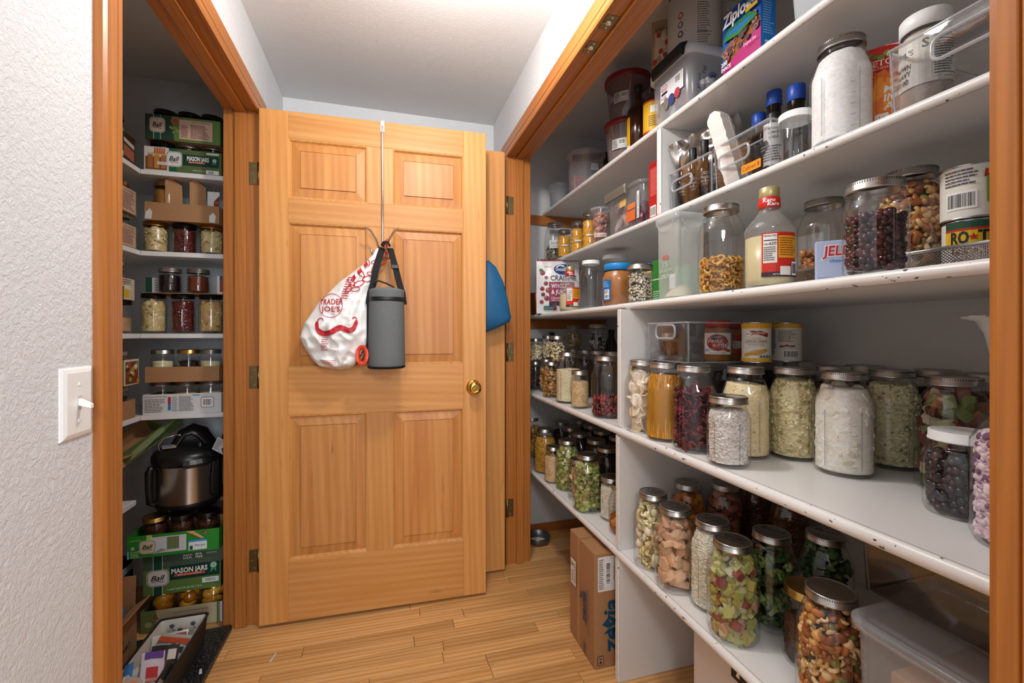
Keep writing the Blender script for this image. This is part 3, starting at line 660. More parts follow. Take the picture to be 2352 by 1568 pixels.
def pieces(items, core=None, seed=0, lim=None):
    """ITEMS: (template, position, size xyz, colour, rotation matrix | None) -> one mesh with the pieces joined"""
    rnd = np.random.RandomState(seed); vs, li, tot, cols, sm = [], [], [], [], []; base = 0
    for k, p, s, c, M in items:
        if k not in TM:
            v, f, t, cc, ss = tmpl(k); TM[k] = (v, np.concatenate(f), t, np.array(cc, np.float32), np.array(ss))
        v, fl, t, cc, ss = TM[k]
        if M is None:
            q = rnd.normal(size=4); q /= np.linalg.norm(q); a, b, e, d = q
            M = np.array([[1 - 2 * (e * e + d * d), 2 * (b * e - d * a), 2 * (b * d + e * a)], [2 * (b * e + d * a), 1 - 2 * (b * b + d * d), 2 * (e * d - b * a)], [2 * (b * d - e * a), 2 * (e * d + b * a), 1 - 2 * (b * b + e * e)]])
        vs.append((v * np.array(s)) @ M.T + np.array(p)); li.append(fl + base); tot.append(t); cols.append(np.clip(cc * np.array(c), 0, 1)); sm.append(ss); base += len(v)
    if core is not None:
        o = base; vs.append(np.array(core.v)); li.append(np.concatenate([np.array(f) for f in core.f]) + o); tot.append(np.array([len(f) for f in core.f]))
        cols.append(np.array([c or (.2, .2, .2) for c in core.c])); sm.append(np.array(core.s))
    V, LI, TT, CC, SM = np.concatenate(vs), np.concatenate(li), np.concatenate(tot), np.concatenate(cols), np.concatenate(sm)
    if lim is not None:
        rr0 = np.hypot(V[:, 0], V[:, 1]); k = np.minimum(1, lim(V[:, 2]) / np.maximum(rr0, 1e-6)); V = V.copy(); V[:, 0] *= k; V[:, 1] *= k
    me = bpy.data.meshes.new('filling'); me.vertices.add(len(V)); me.vertices.foreach_set('co', V.astype(np.float32).ravel())
    me.loops.add(len(LI)); me.loops.foreach_set('vertex_index', LI.astype(np.int32)); me.polygons.add(len(TT))
    st = np.concatenate([[0], np.cumsum(TT)[:-1]]); me.polygons.foreach_set('loop_start', st.astype(np.int32))
    me.polygons.foreach_set('use_smooth', SM.astype(bool))
    at = me.color_attributes.new('Col', 'FLOAT_COLOR', 'CORNER'); C4 = np.ones((len(LI), 4), np.float32); C4[:, :3] = np.repeat(CC, TT, axis=0); at.data.foreach_set('color', C4.ravel())
    me.update(calc_edges=True); me.validate(); return me
def face_along(t):           # turns a template's z axis towards the wall at angle t
    ct, st = math.cos(t), math.sin(t); return np.array([[-st, 0, ct], [ct, 0, st], [0, 1, 0]])
def rotz(a):
    c, s = math.cos(a), math.sin(a); return np.array([[c, -s, 0], [s, c, 0], [0, 0, 1]])
def LIM(rad):
    zs = np.linspace(-.02, .4, 211); rs = np.array([rad(z) for z in zs]) + .0012; return lambda z: np.interp(z, zs, rs)
def fill_mesh(rad, z0, z1, spec, seed=1):
    """spec: dict(kind 'powder' | piece templates, col palette, size, ...). rad(z): inner radius"""
    rnd = random.Random(seed); pal = [rgb(c) for c in spec['col']]
    def jit(c, a=.10):
        f = 1 + rnd.uniform(-a, a); return tuple(max(0, x * f * (1 + rnd.uniform(-.02, .02))) for x in c)
    if spec['kind'] == 'powder':
        g, n, m = spec.get('grain', .4), spec.get('n', 56), spec.get('m', 44); core = MB(); V = []; F = []; slope = spec.get('slope', .05)
        for k in range(m + 1):
            z = z0 + (z1 - z0) * k / m
            for i in range(n):
                a = 2 * math.pi * i / n; r = rad(min(z, z1)) - rnd.random() * g * .004
                zz = z + (slope * r * math.cos(a + seed) + .004 * noise.noise(Vector((math.cos(a) * 2, math.sin(a) * 2, seed))) if k == m else 0)
                a += (.5 * (k % 2) + rnd.uniform(-.22, .22)) * 2 * math.pi / n if 0 < k < m else 0; zz += rnd.uniform(-.3, .3) * (z1 - z0) / m if 0 < k < m else 0
                V.append((r * math.cos(a), r * math.sin(a), zz))
        cols = []
        def colr(x, y, z):
            q = .5 + .5 * noise.noise(Vector((x * 160 + seed, y * 160, z * 160 * spec.get('lay', 1)))) ; b = .5 + .5 * noise.noise(Vector((x * 45, y * 45 + seed, z * 45 * spec.get('lay', 1))))
            w = min(.999, max(0, .5 * q + .5 * b + rnd.uniform(-.2, .2) * g * 2)); k = w * (len(pal) - 1); i = int(k); t = k - i
            return jit(tuple(pal[i][e] * (1 - t) + pal[min(i + 1, len(pal) - 1)][e] * t for e in range(3)), .05 + .10 * g)
        mb = MB(); mb.v = V
        for k in range(m):
            for i in range(n):
                j = (i + 1) % n; mb.f.append((k * n + i, k * n + j, (k + 1) * n + j, (k + 1) * n + i)); v = V[k * n + i]; mb.c.append(colr(*v)); mb.s.append(g < .8)
        top = []
        for q in (.75, .45, .15):
            o = len(mb.v); prev = m * n if not top else top[-1]; top.append(o)
            for i in range(n):
                a = 2 * math.pi * i / n; r = rad(z1) * q; mb.v.append((r * math.cos(a), r * math.sin(a), z1 + slope * r * math.cos(a + seed) + .006 * (1 - q) * spec.get('mound', 1) + rnd.uniform(-1, 1) * g * .002))
            for i in range(n):
                j = (i + 1) % n; mb.f.append((prev + i, prev + j, o + j, o + i)); mb.c.append(colr(*mb.v[o + i])); mb.s.append(g < .8)
        mb.f.append(tuple(top[-1] + i for i in range(n))); mb.c.append(pal[0]); mb.s.append(False)
        mb.f.append(tuple(reversed(range(n)))); mb.c.append(pal[0]); mb.s.append(False)
        items = []
        for _ in range(spec.get('bits', 0)):           # loose lumps lying on and in the surface
            a = rnd.random() * 6.283; z = z0 + (z1 - z0) * rnd.random() ** .6; s = rnd.uniform(.6, 1.3) * spec.get('bsize', .008); r = rad(z) - s * .35
            items.append((spec.get('bk', 'nut'), (r * math.cos(a), r * math.sin(a), z), (s, s, s), jit(rnd.choice(pal)), None))
        return pieces(items, mb, seed, LIM(rad))
    kinds = spec['kind'] if isinstance(spec['kind'], (list, tuple)) else [spec['kind']]; S = spec['size']; items = []
    if spec.get('stand'):              # long sticks standing along the wall
        n = spec.get('n', 90)
        for k in range(n):
            a = 2 * math.pi * k / n + rnd.uniform(-.02, .02); r = rad((z0 + z1) / 2) - S * rnd.uniform(.5, 1.6); L = (z1 - z0) * rnd.uniform(.86, 1.0)
            tw = rnd.uniform(-.10, .10); r2 = min(r, rad(z0 + L) - S * .6); p0 = Vector((r * math.cos(a), r * math.sin(a), z0)); p1 = Vector((r2 * math.cos(a + tw), r2 * math.sin(a + tw), z0 + L)); d = p1 - p0
            zx = d.normalized(); xx = zx.orthogonal().normalized(); yy = zx.cross(xx); M = np.array([xx, yy, zx]).T
            items.append(('rice' if False else 'cube', tuple((p0 + p1) / 2), (S, S, d.length), jit(rnd.choice(pal), .12), M))
    else:
        dz, dens = S * spec.get('dz', .72), spec.get('dens', 1.0); z = z0 + S * .35
        while z < z1 - S * .2:
            R = rad(z) - S * .40; n = max(4, int(2 * math.pi * R / (S * .78) * dens)); ph = rnd.random()
            for i in range(n):
                a = 2 * math.pi * (i + ph + rnd.uniform(-.3, .3)) / n; r = R - rnd.random() * S * spec.get('rj', .35)
                s = S * rnd.uniform(.72, 1.22); k = rnd.choice(kinds); sc = spec.get('sc', (1, 1, 1)); zz = z + rnd.uniform(-.3, .3) * S
                M = None
                if spec.get('lay') and rnd.random() < spec['lay']: M = face_along(a + rnd.uniform(-.3, .3)) @ rotz(rnd.random() * 6.28)
                ci = spec['kcol'][k] if 'kcol' in spec else spec['col']
                c = rgb(rnd.choice(ci)) if not spec.get('strata') else pal[min(len(pal) - 1, int((zz - z0) / (z1 - z0) * len(pal)))]
                items.append((k, (r * math.cos(a), r * math.sin(a), zz), (s * sc[0], s * sc[1], s * sc[2]), jit(c, .16), M))
            z += dz
        for _ in range(int(20 * (rad(z1) / S / 3) ** 2 * spec.get('top', 1))):
            r, a = rad(z1) * rnd.random() ** .5 - S * .4, rnd.random() * 6.28; s = S * rnd.uniform(.75, 1.2); k = rnd.choice(kinds); sc = spec.get('sc', (1, 1, 1))
            ci = spec['kcol'][k] if 'kcol' in spec else spec['col']
            items.append((k, (r * math.cos(a), r * math.sin(a), z1 + rnd.uniform(-.5, .25) * S), (s * sc[0], s * sc[1], s * sc[2]), jit(rgb(rnd.choice(ci)), .16), None))
    ck = rgb(spec['core']) if spec.get('core') else tuple(sum(c[i] for c in pal) / len(pal) * .42 for i in range(3))  # core colour darkened to paint in the shade between the pieces
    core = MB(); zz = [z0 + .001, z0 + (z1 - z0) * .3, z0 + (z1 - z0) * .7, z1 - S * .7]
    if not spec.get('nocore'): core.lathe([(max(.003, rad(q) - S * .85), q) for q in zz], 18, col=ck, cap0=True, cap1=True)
    else: core = None
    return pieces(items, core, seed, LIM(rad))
FS = {
 'flour': dict(kind='powder', col=['e3dccb', 'efe9da', 'f4efe2'], grain=.15, bits=14, bsize=.006),
 'white': dict(kind='powder', col=['dfe0e2', 'edeef0', 'f6f7f8'], grain=.12),
 'cream': dict(kind='powder', col=['cbb489', 'dcc89c', 'e8d8b0'], grain=.35, bits=60, bsize=.007),
 'meal': dict(kind='powder', col=['c3b493', 'd8cba8', 'e6dcbc'], grain=.5, bits=40, bsize=.005),
 'yellowflake': dict(kind='powder', col=['a89868', 'dccb98', 'e8daa8', 'f0e6bc'], grain=.9, bits=300, bsize=.010, lay=1.8),
 'greenflake': dict(kind='powder', col=['98926a', 'd2cda2', 'e0dbb2', 'e8e4c2'], grain=.9, bits=260, bsize=.008, lay=2),
 'coconut': dict(kind='powder', col=['a8a19a', 'cfc9c4', 'ded9d5', 'eae6e3'], grain=.9, bits=420, bsize=.006, bk='strip'),
 'tanseed': dict(kind='powder', col=['b08a5e', 'cba877', 'dcc096', 'e6d2b0'], grain=.9, n=80, m=70),
 'mustard': dict(kind='powder', col=['7a5414', 'a97a22', 'c4963a', 'd3ab50'], grain=1.0, n=80, m=80, bits=200, bsize=.006),
 'whiteflake': dict(kind='powder', col=['b0a995', 'cfc9b6', 'dcd7c5', 'e6e2d3'], grain=.9, bits=220, bsize=.006, bk='flake', n=70, m=60),
 'corn': dict(kind='powder', col=['b3740c', 'd9991f', 'eab03a', 'f0c050'], grain=.9, n=60, m=50, bits=140, bsize=.006),
 'lavender': dict(kind='powder', col=['6d4f70', 'c5a6b8', 'd9c5cf', 'e6d8de'], grain=1.0, bits=240, bsize=.012),
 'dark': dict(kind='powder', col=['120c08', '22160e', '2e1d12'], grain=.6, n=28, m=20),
 'amber': dict(kind='powder', col=['2c1508', '4a2610', '6b3a18', '855025'], grain=1.0, n=70, m=60),
 'jam': dict(kind='powder', col=['4e1e08', '6a2c0c', '824012'], grain=.5, n=30, m=24),
 'berryjam': dict(kind='powder', col=['0c0406', '1a070a', '2a0c10'], grain=.4, n=30, m=24),
 'redjam': dict(kind='powder', col=['1e0405', '4a0d0c', '681a16', '34080a'], grain=.8, n=40, m=30),
 'caramel': dict(kind='powder', col=['8a5a26', '9c6a30', 'a8763a'], grain=.2, n=30, m=20),
 'lard': dict(kind='powder', col=['d8cf9c', 'e2dcae', 'e8e3ba'], grain=.1, n=30, m=16),
 'meat': dict(kind='powder', col=['2a130b', '43200f', '5a3018'], grain=.8, n=36, m=26),
 'pnbutter': dict(kind='powder', col=['a4682e', 'ad7034', 'b67a3d'], grain=.08, n=36, m=20),
 'syrup': dict(kind='powder', col=['cfbd8a', 'd6c594', 'dccd9f'], grain=.05, n=36, m=16, slope=0, mound=0),
 'tan': dict(kind='powder', col=['9a7a58', 'ac8c68', 'b89a76'], grain=.4, n=36, m=26),
 'rhubarb': dict(kind=['cube', 'cube', 'cube', 'arc'], col=['9a9a50', 'aaa862', 'b8b67c', '8a8a44', 'a09448', 'b4b088', 'b08468', '844038', '989c58', 'a6a470', '8f8c4a', 'aeac74'], size=.0205, core='4a4826', dens=.92, dz=.80, rj=.7),
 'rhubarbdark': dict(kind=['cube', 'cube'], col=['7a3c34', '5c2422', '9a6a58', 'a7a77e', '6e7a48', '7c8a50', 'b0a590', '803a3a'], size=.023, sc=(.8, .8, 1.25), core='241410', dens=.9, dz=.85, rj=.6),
 'greens': dict(kind=['cube', 'arc', 'cube'], col=['7f8a42', '9aa258', 'b6b97a', '6c7a34', 'c3c393', '8a7a4c', 'a5ac66'], size=.0165, core='2a2e12', dens=.95, dz=.8, rj=.6),
 'caul': dict(kind=['floret', 'floret', 'nut'], col=['d9cba0', 'e3d8b4', 'cdbb8c', 'e9e0c4'], size=.027, core='9a8a60'),
 'broc': dict(kind=['floret'], col=['3a4f26', '4c6432', '62773f', '2c401c', '7c8a58'], size=.034, core='141a0c', dens=1.15),
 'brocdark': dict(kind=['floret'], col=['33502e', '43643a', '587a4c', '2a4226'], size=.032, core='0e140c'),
 'slab': dict(kind=['crumple', 'slab'], col=['c79a78', 'd4ab88', 'b98766', 'dcb898', 'c9a083'], size=.036, core='8a6044', lay=.6),
 'potato': dict(kind='powder', col=['dad2ba', 'e8e3d4', 'efebe0', 'f5f2ea', 'f6f4ee'], grain=.3, bits=120, bsize=.032, bk='crumple'),
 'slices': dict(kind=['disc'], col=['e6d6bc', 'd9c3a2', 'efe3d0', 'cbb394'], size=.042, core='a08a6a', lay=.75, dens=1.5, dz=.4),
 'beet': dict(kind=['strip', 'flake'], col=['5e1a24', '74222e', '481018', '8a3040', '3a0c14'], size=.023, core='1e060a', dens=1.35, dz=.5),
 'spag': dict(kind='cube', stand=1, col=['c98a1c', 'd69a2c', 'b57812', 'e0a840'], size=.0024, n=170, core='b07a1c'),
 'mac': dict(kind='mac', col=['d6a04c', 'c88f3c', 'e0b05e', 'bd8434'], size=.0155, core='7a5520', dens=1.15),
 'almond': dict(kind='almond', col=['9a5c30', 'a86a3a', '8a4e26', 'b87848'], size=.0150, core='3a1e0e', dens=1.2),
 'mixnut': dict(kind=['almond', 'almond', 'cashew', 'nut', 'cashew', 'nut'], col=['b8763a'], kcol={'almond': ['9a5626', 'a9622e', '86461c', 'b9713a'], 'cashew': ['dcb37a', 'e6c694', 'cf9f60'], 'nut': ['c98f4a', 'd8a45c', '7a7a30', '8a5a34', 'e0c090']}, size=.0168, core='2c160a', dens=1.1),
 'cherry': dict(kind='berry', col=['2a1018', '3a1622', '1c0a10', '55222e', '471a28'], size=.0125, core=None, nocore=1, dens=1.0),
 'bluebr': dict(kind='berry', col=['1c141c', '2a1a26', '120c12', '3c2028', '262430'], size=.0155, core='0c080c', dens=1.1),
 'cranb': dict(kind='berry', col=['5c0c12', '7a161c', '3a060a', '8e2228'], size=.0150, core='240406', dens=1.1),
 'pinkmeat': dict(kind='walnut', col=['9c5c48', 'b0745c', '8a4a3a', 'c08a72'], size=.03, core='3c1c14'),
 'orangech': dict(kind=['slab', 'cube'], col=['b8701e', 'c98532', 'a05c16', '8a4a10'], size=.024, core='4a2408'),
 'walnut': dict(kind='walnut', col=['a8763c', 'b98a4e', '8e5f2c', 'c49c62'], size=.022, core='4e3214'),
 'cashew': dict(kind=['cashew'], col=['dccda4', 'e6dab8', 'cfbd8e'], size=.018, core='8a7a50'),
 'chips': dict(kind=['flake', 'slab'], col=['d6cba4', 'e2d9b8', 'c6b98e', 'dcd2b0'], size=.018, core='8a7e58', dens=1.2),
 'shreds': dict(kind='strip', col=['4a3e40', '5c5052', '382e32', '6e6264'], size=.021, core='1c1618', dens=1.4, dz=.5),
 'oats': dict(kind='flake', col=['a8926a', 'bba67e', '947e56', 'c9b792'], size=.017, core='5a4a30', dens=1.3, dz=.5),
 'foil': dict(kind='strip', col=['3c3c40', '9a9aa0', '1c1c20', 'c6c6cc'], size=.020, core='101012', dens=1.3, dz=.5),
 'peas': dict(kind='rice', col=['d8cdb8', 'c9bca4', 'e4dccb', '3a3028', 'd0c4ae'], size=.0105, sc=(2.2, 2.2, 1), core='5a5040', dens=1.35, dz=.6),
 'tea': dict(kind='strip', col=['8a8468', 'a59f82', '6c6850', 'b5b096'], size=.018, core='5a5640', dens=1.2, dz=.6),
 'sticks': dict(kind=['strip', 'cube'], col=['c98a3a', 'd9a452', 'b07428', 'e0b468'], size=.020, core='6a4214', dens=1.2, dz=.6),
 'pears': dict(kind='powder', col=['9c8450', 'c4ac74', 'd6c28e', 'dfcf9e'], grain=.35, bits=110, bsize=.026, bk='crumple'),
 'peach': dict(kind='nut', col=['e08a10', 'ec9c20', 'd07a0a', 'f0ac40'], size=.048, core='c06a08'),
 'chunkgold': dict(kind='powder', col=['9a6a22', 'c29a58', 'd4b47c', 'dcc498'], grain=.35, bits=70, bsize=.026, bk='crumple'),
}
# jar kinds: body radius, neck radius, height with lid, shoulder height, squareness of the body
JK = {'half': (.0580, .0405, .226, .046, 2.45), 'halfreg': (.0580, .034, .226, .055, 2.45), 'quart': (.0478, .0405, .163, .022, 2.4), 'quartreg': (.0465, .034, .172, .038, 2.3), 'pint': (.0415, .040, .128, .012, 2.1),
      'pintreg': (.0385, .033, .126, .024, 2.2), 'hpint': (.0385, .0385, .092, .010, 2.1), 'slim': (.038, .0335, .156, .026, 2.2), 'gallon': (.080, .052, .245, .055, 2.0), 'jug': (.052, .036, .215, .05, 2.0), 'squat': (.056, .045, .143, .022, 2.3), 'spice': (.034, .034, .118, .012, 2.0)}
JC = {}
def jar(kind, x, y, z, fill, level, label, lid='silver', group=None, name='mason_jar', cat='jar', seed=None, rz=0.0, marks=False, dims=None, same=None, neck_col=None, glass=None):
    """fill: key of FS or None; level: 0..1 of the jar's inner height"""
    R, n, h, sh, sq = dims or JK[kind]; seed = seed if seed is not None else (int(abs(x) * 1000) * 7 + int(y * 1000) * 13) % 9973
    key = (kind, fill, level, lid, same)
    ph = R_((seed * 37) % 90)
    if same and key in JC: return dup(JC[key], (x, y, z), label, group, rz)
    t = thing(name, label, cat, (x, y, z), rz, group)
    zl = h - .0165; zn = zl - .012; zs = zn - sh
    # sq: squareness keeps the flat-side width at R*.955
    prof = [(R * .62, .0045), (R * .70, .0012), (R * .86, .0), (R * .95, .0035), (R, .013), (R, .3 * zs), (R, zs), (R * .985, zs + sh * .16)]
    q = [2.0, 2.0, 2.0, 2.2, sq, sq, sq, sq]
    for k in (.35, .55, .72, .86, .95): prof.append((n + (R - n) * (1 - k) ** .62 if R - n > .006 else n + (R - n) * (1 - k), zs + sh * k)); q.append(2 + (sq - 2) * (1 - k))
    prof += [(n - .002, zn), (n - .003, zn + .004), (n - .0015, zn + .006), (n - .003, zn + .009), (n - .003, h - .003)]; q += [2.0] * 5
    kq = .965 if sq > 2.2 else 1.0
    prof = [((r * kq if q[i] > 2.05 else r), zz) for i, (r, zz) in enumerate(prof)]
    m = MB(); m.lathe(prof, 36, sq=q, ph=ph); m.lathe([(0.0001, .0052), (R * .4, .0056), (R * .62, .0045)], 36)
    m.lathe([(.0001, .0085), (R * .75, .0085), (R * .93 * kq, .0115)], 36, sq=[2, 2, sq], ph=ph)
    g = m.obj('glass', glass or GLASS, t)
    rz_ = [(p[1], p[0]) for p in prof if p[1] >= .0]; zz_ = np.array([a for a, _ in rz_[4:]]); rr_ = np.array([b for _, b in rz_[4:]])
    rad = lambda q_: float(np.interp(q_, zz_, rr_)) - .0032
    if fill:
        z1 = .010 + (zn + .004 - .010) * level
        me = fill_mesh(rad, .0095, z1, FS[fill], seed)
        me.materials.append(WET if fill in ('cranb', 'cherry', 'bluebr', 'jam', 'redjam', 'berryjam', 'amber', 'peach', 'caramel', 'almond', 'mixnut', 'pears', 'chunkgold', 'syrup') else FOOD)
        link({'spag': 'spaghetti', 'mac': 'macaroni', 'almond': 'almonds', 'mixnut': 'mixed_nuts', 'flour': 'flour', 'rhubarb': 'diced_rhubarb', 'broc': 'broccoli', 'caul': 'cauliflower'}.get(fill, 'food_filling'), me, t, 'stuff')
    if lid:
        lm = {'silver': SILV, 'gold': GOLD, 'white': WHITEP, 'dark': plain('dark_lid', '1c1614', .3, .6), 'blue': plain('blue_lid', '1e78c8', .4)}[lid]
        b = MB(); rb = n + .0022; b.lathe([(rb - .0012, h - .0175), (rb + .0008, h - .0170), (rb + .0008, h - .0145), (rb - .0004, h - .0135), (rb - .0004, h - .0015), (rb - .0016, h - .0002), (rb - .0042, h), (rb - .0052, h - .0010)], 40)
        if lid in ('white', 'blue'): b.lathe([(rb - .0052, h - .001), (rb - .008, h - .0016), (.0001, h - .0016)], 40)
        bo = b.obj('screw_band', lm, t)
        if lid not in ('white', 'blue'):
            d = MB().lathe([(rb - .0050, h - .0011), (rb - .0075, h - .0016), (rb - .011, h - .0009), (.0001, h - .0009)], 32).obj('lid_disc', DARKLID if lid == 'silver' else lm, t)
        if marks:
            k = MB(); nr = 72
            for i in range(nr):
                a = 2 * math.pi * i / nr; a2 = a + .035
                k.add([((rb - .0002) * math.cos(b_), (rb - .0002) * math.sin(b_), zz) for b_, zz in ((a, h - .0055), (a2, h - .0055), (a2, h - .0018), (a, h - .0018))], [(0, 1, 2, 3)])
            k.obj('band_knurl', plain('knurl_shadow', '6c6865', .4, 1.0), bo)
    if marks and R > .04:
        k = MB(); Rw = lambda a: R * kq * (abs(math.cos(a - ph)) ** sq + abs(math.sin(a - ph)) ** sq) ** (-1 / sq) + .0004
        a0 = math.atan2(-y, -x) - rz
        for da in (-.62, .55):
            a = a0 + da; k.tube([(Rw(a) * math.cos(a), Rw(a) * math.sin(a), q_) for q_ in (.02, .05, .09, zs - .008)], .0011, 6)
        a = a0 + .25
        for i in range(5):
            zz = .025 + i * (zs - .04) / 5; k.tube([(Rw(a + b_) * math.cos(a + b_), Rw(a + b_) * math.sin(a + b_), zz + .002 * (b_ > .1)) for b_ in (0, .08, .16)], .0007, 5)
        k.obj('embossed_marks', clear('embossed_glass', (.78, .79, .78), (.3, .32, .31), 1.4), t)
    if same: JC[key] = t
    return t
def chalk(t, kind, word, col='2a2a2c', ang=None):
    """handwriting on the lid"""
    R, n, h, sh, sq = JK[kind]
    P = Print(plane_map((0, 0, h - .0006), (math.cos(ang or 0), math.sin(ang or 0), 0), (-math.sin(ang or 0), math.cos(ang or 0), 0)))
    for i, wd in enumerate(word.split('|')): P.text(wd, 0, .010 - i * .018, .011, col, .052, 'c', 0, .3)
    P.obj('lid_handwriting', t)

# ---- lowest shelf, right of the upright
Z = Z5 + .0003; GR = 'food jars on the lowest shelf'
a = jar('half', .803, 1.183, Z, 'caul', .94, 'tall jar of dried cauliflower beside the white upright on the lowest shelf', marks=True); chalk(a, 'half', 'Caulif|lower', ang=-1.1)
a = jar('half', .797, 1.066, Z, 'slab', .92, 'tall jar of tan pink dried chunks, second from the lowest upright', marks=True); chalk(a, 'half', 'dried|chicken', ang=-1.1)
a = jar('half', .835, .962, Z, 'whiteflake', .96, 'tall jar of white onion flakes between tan chunks and green dice', marks=True); chalk(a, 'half', 'Onion|diced', ang=-1.1)
a = jar('half', .800, .855, Z, 'rhubarb', .97, 'tall jar of pale green and pink diced rhubarb at the shelf edge', marks=True); chalk(a, 'half', 'Rhubarb|diced', ang=-1.1)
a = jar('half', .925, 0.862, Z, 'broc', .95, 'tall jar of green broccoli florets behind the diced rhubarb', marks=True); chalk(a, 'half', 'Broccoli', ang=-1.1)
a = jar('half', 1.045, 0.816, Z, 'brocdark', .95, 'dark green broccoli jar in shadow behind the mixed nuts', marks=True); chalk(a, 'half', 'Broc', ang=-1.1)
a = jar('quart', .890, 0.739, Z, 'meat', .62, 'shorter gold-lidded jar of brown bits half hidden by mixed nuts', lid='gold')
a = jar('half', .828, 0.637, Z, 'mixnut', .97, 'jar of mixed almonds and cashews at the front of the lowest shelf', marks=True)
jar('half', 1.075, 1.184, Z, 'pinkmeat', .93, 'jar of pink dried meat lumps behind the onion flakes')
a = jar('half', .965, 1.224, Z, 'orangech', .90, 'jar of orange dried chunks behind the tan chunks'); chalk(a, 'half', 'Squash', ang=-1.1)
jar('half', 1.215, 1.201, Z, 'amber', .99, 'amber brown filled jar in the dark corner, left of its twin')
jar('half', 1.205, 1.059, Z, 'amber', .99, 'amber brown filled jar in the dark corner, right of its twin')
# ---- deep shelf, right of the upright
Z = Z4 + .0003
jar('half', .797, 1.226, Z, 'slices', .97, 'jar of cream dried slices next to the white upright', marks=True)
jar('half', .797, 1.112, Z, 'spag', .96, 'jar of upright golden spaghetti on the deep shelf', marks=True)
jar('half', .797, 0.987, Z, 'beet', .80, 'jar of dark red beet chips beside the spaghetti', marks=True)
jar('quart', .785, 0.853, Z, 'coconut', .93, 'short quart jar of white shredded coconut at the shelf edge', marks=True)
jar('half', .888, 0.906, Z, 'cream', .90, 'tall jar of cream powder behind the short coconut jar', marks=True)
jar('half', .995, 0.862, Z, 'yellowflake', .96, 'tall jar of yellow flakes right of the cream powder', marks=True)
jar('half', .990, 0.732, Z, 'potato', .92, 'large jar of white dried potato pieces on the deep shelf', marks=True)
jar('half', 1.150, 0.738, Z, 'greenflake', .95, 'tall jar of pale green flakes right of the white potato pieces', marks=True)
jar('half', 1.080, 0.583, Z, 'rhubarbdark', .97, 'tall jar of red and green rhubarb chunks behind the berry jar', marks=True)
jar('squat', .960, 0.503, Z, 'bluebr', .80, 'squat jar of dark berries with a white lid', lid='white', seed=3)
jar('halfreg', .890, 0.396, Z, 'lavender', .80, 'jar of lavender pink crumbs cut off by the door frame', lid='gold', seed=4)
for k, (u_, x_) in enumerate(((1.0, 0),)): pass
BG = 'back row jars on the deep shelf'
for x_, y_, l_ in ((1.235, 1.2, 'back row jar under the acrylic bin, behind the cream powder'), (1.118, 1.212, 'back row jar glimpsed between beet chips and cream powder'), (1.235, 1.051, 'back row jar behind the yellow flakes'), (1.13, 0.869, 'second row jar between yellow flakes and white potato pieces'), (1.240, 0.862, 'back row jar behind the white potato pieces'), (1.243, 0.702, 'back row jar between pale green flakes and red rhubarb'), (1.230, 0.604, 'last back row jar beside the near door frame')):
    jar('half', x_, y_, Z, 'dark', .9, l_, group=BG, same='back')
# ---- deep shelf, left of the upright
jar('half', .797, 1.466, Z, 'cranb', .34, 'half gallon jar with red cranberries in its lower third', marks=True)
jar('slim', .782, 1.67, Z, 'tanseed', .82, 'smaller jar of tan grain between cream meal and cranberries')
jar('half', .795, 1.822, Z, 'meal', .72, 'tall jar of cream meal left of the tan grain jar', marks=True)
jar('quartreg', .785, 1.995, Z, 'walnut', .85, 'jar of brown walnut pieces left of the cream meal')
jar('quartreg', .835, 2.198, Z, 'walnut', .85, 'jar of walnuts standing behind the walnut jar at the edge')
jar('slim', .800, 2.282, Z, 'shreds', .92, 'jar of grey brown shreds by the door frame')
jar('pintreg', .800, 2.275, Z + .1563, 'chips', .90, 'small jar of pale chips stacked on the grey shreds jar')
jar('pintreg', .800, 1.958, Z + .1723, 'cashew', .90, 'small jar of pale cashews stacked on the walnut jar')
jar('pintreg', .865, 2.25, Z + .1723, 'cashew', .88, 'small jar of cashews stacked furthest back on walnuts')
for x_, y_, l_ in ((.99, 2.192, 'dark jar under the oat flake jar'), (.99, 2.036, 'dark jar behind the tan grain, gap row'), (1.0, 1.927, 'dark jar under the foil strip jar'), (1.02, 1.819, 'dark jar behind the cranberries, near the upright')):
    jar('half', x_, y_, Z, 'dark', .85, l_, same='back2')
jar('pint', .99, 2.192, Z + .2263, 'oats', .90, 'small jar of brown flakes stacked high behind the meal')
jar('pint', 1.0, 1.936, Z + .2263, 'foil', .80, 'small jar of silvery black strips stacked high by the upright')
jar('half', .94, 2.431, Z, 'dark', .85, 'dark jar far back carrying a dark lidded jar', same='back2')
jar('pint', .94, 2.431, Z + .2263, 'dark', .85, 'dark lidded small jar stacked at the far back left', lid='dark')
bt = thing('brown_bottle', 'dark brown bottle in shadow behind the foil strip jar', 'bottle', (1.14, 2.051, Z + .2263 - .2263))
MB().lathe([(.0001, 0), (.036, 0), (.038, .004), (.038, .24), (.016, .29), (.0145, .31)], 24).obj('glass', plain('brown_bottle_glass', '1c0f08', .15), bt)
MB().lathe([(.016, .31), (.0165, .33), (.0001, .33)], 20).obj('cap', plain('black_cap', '101010', .4), bt)
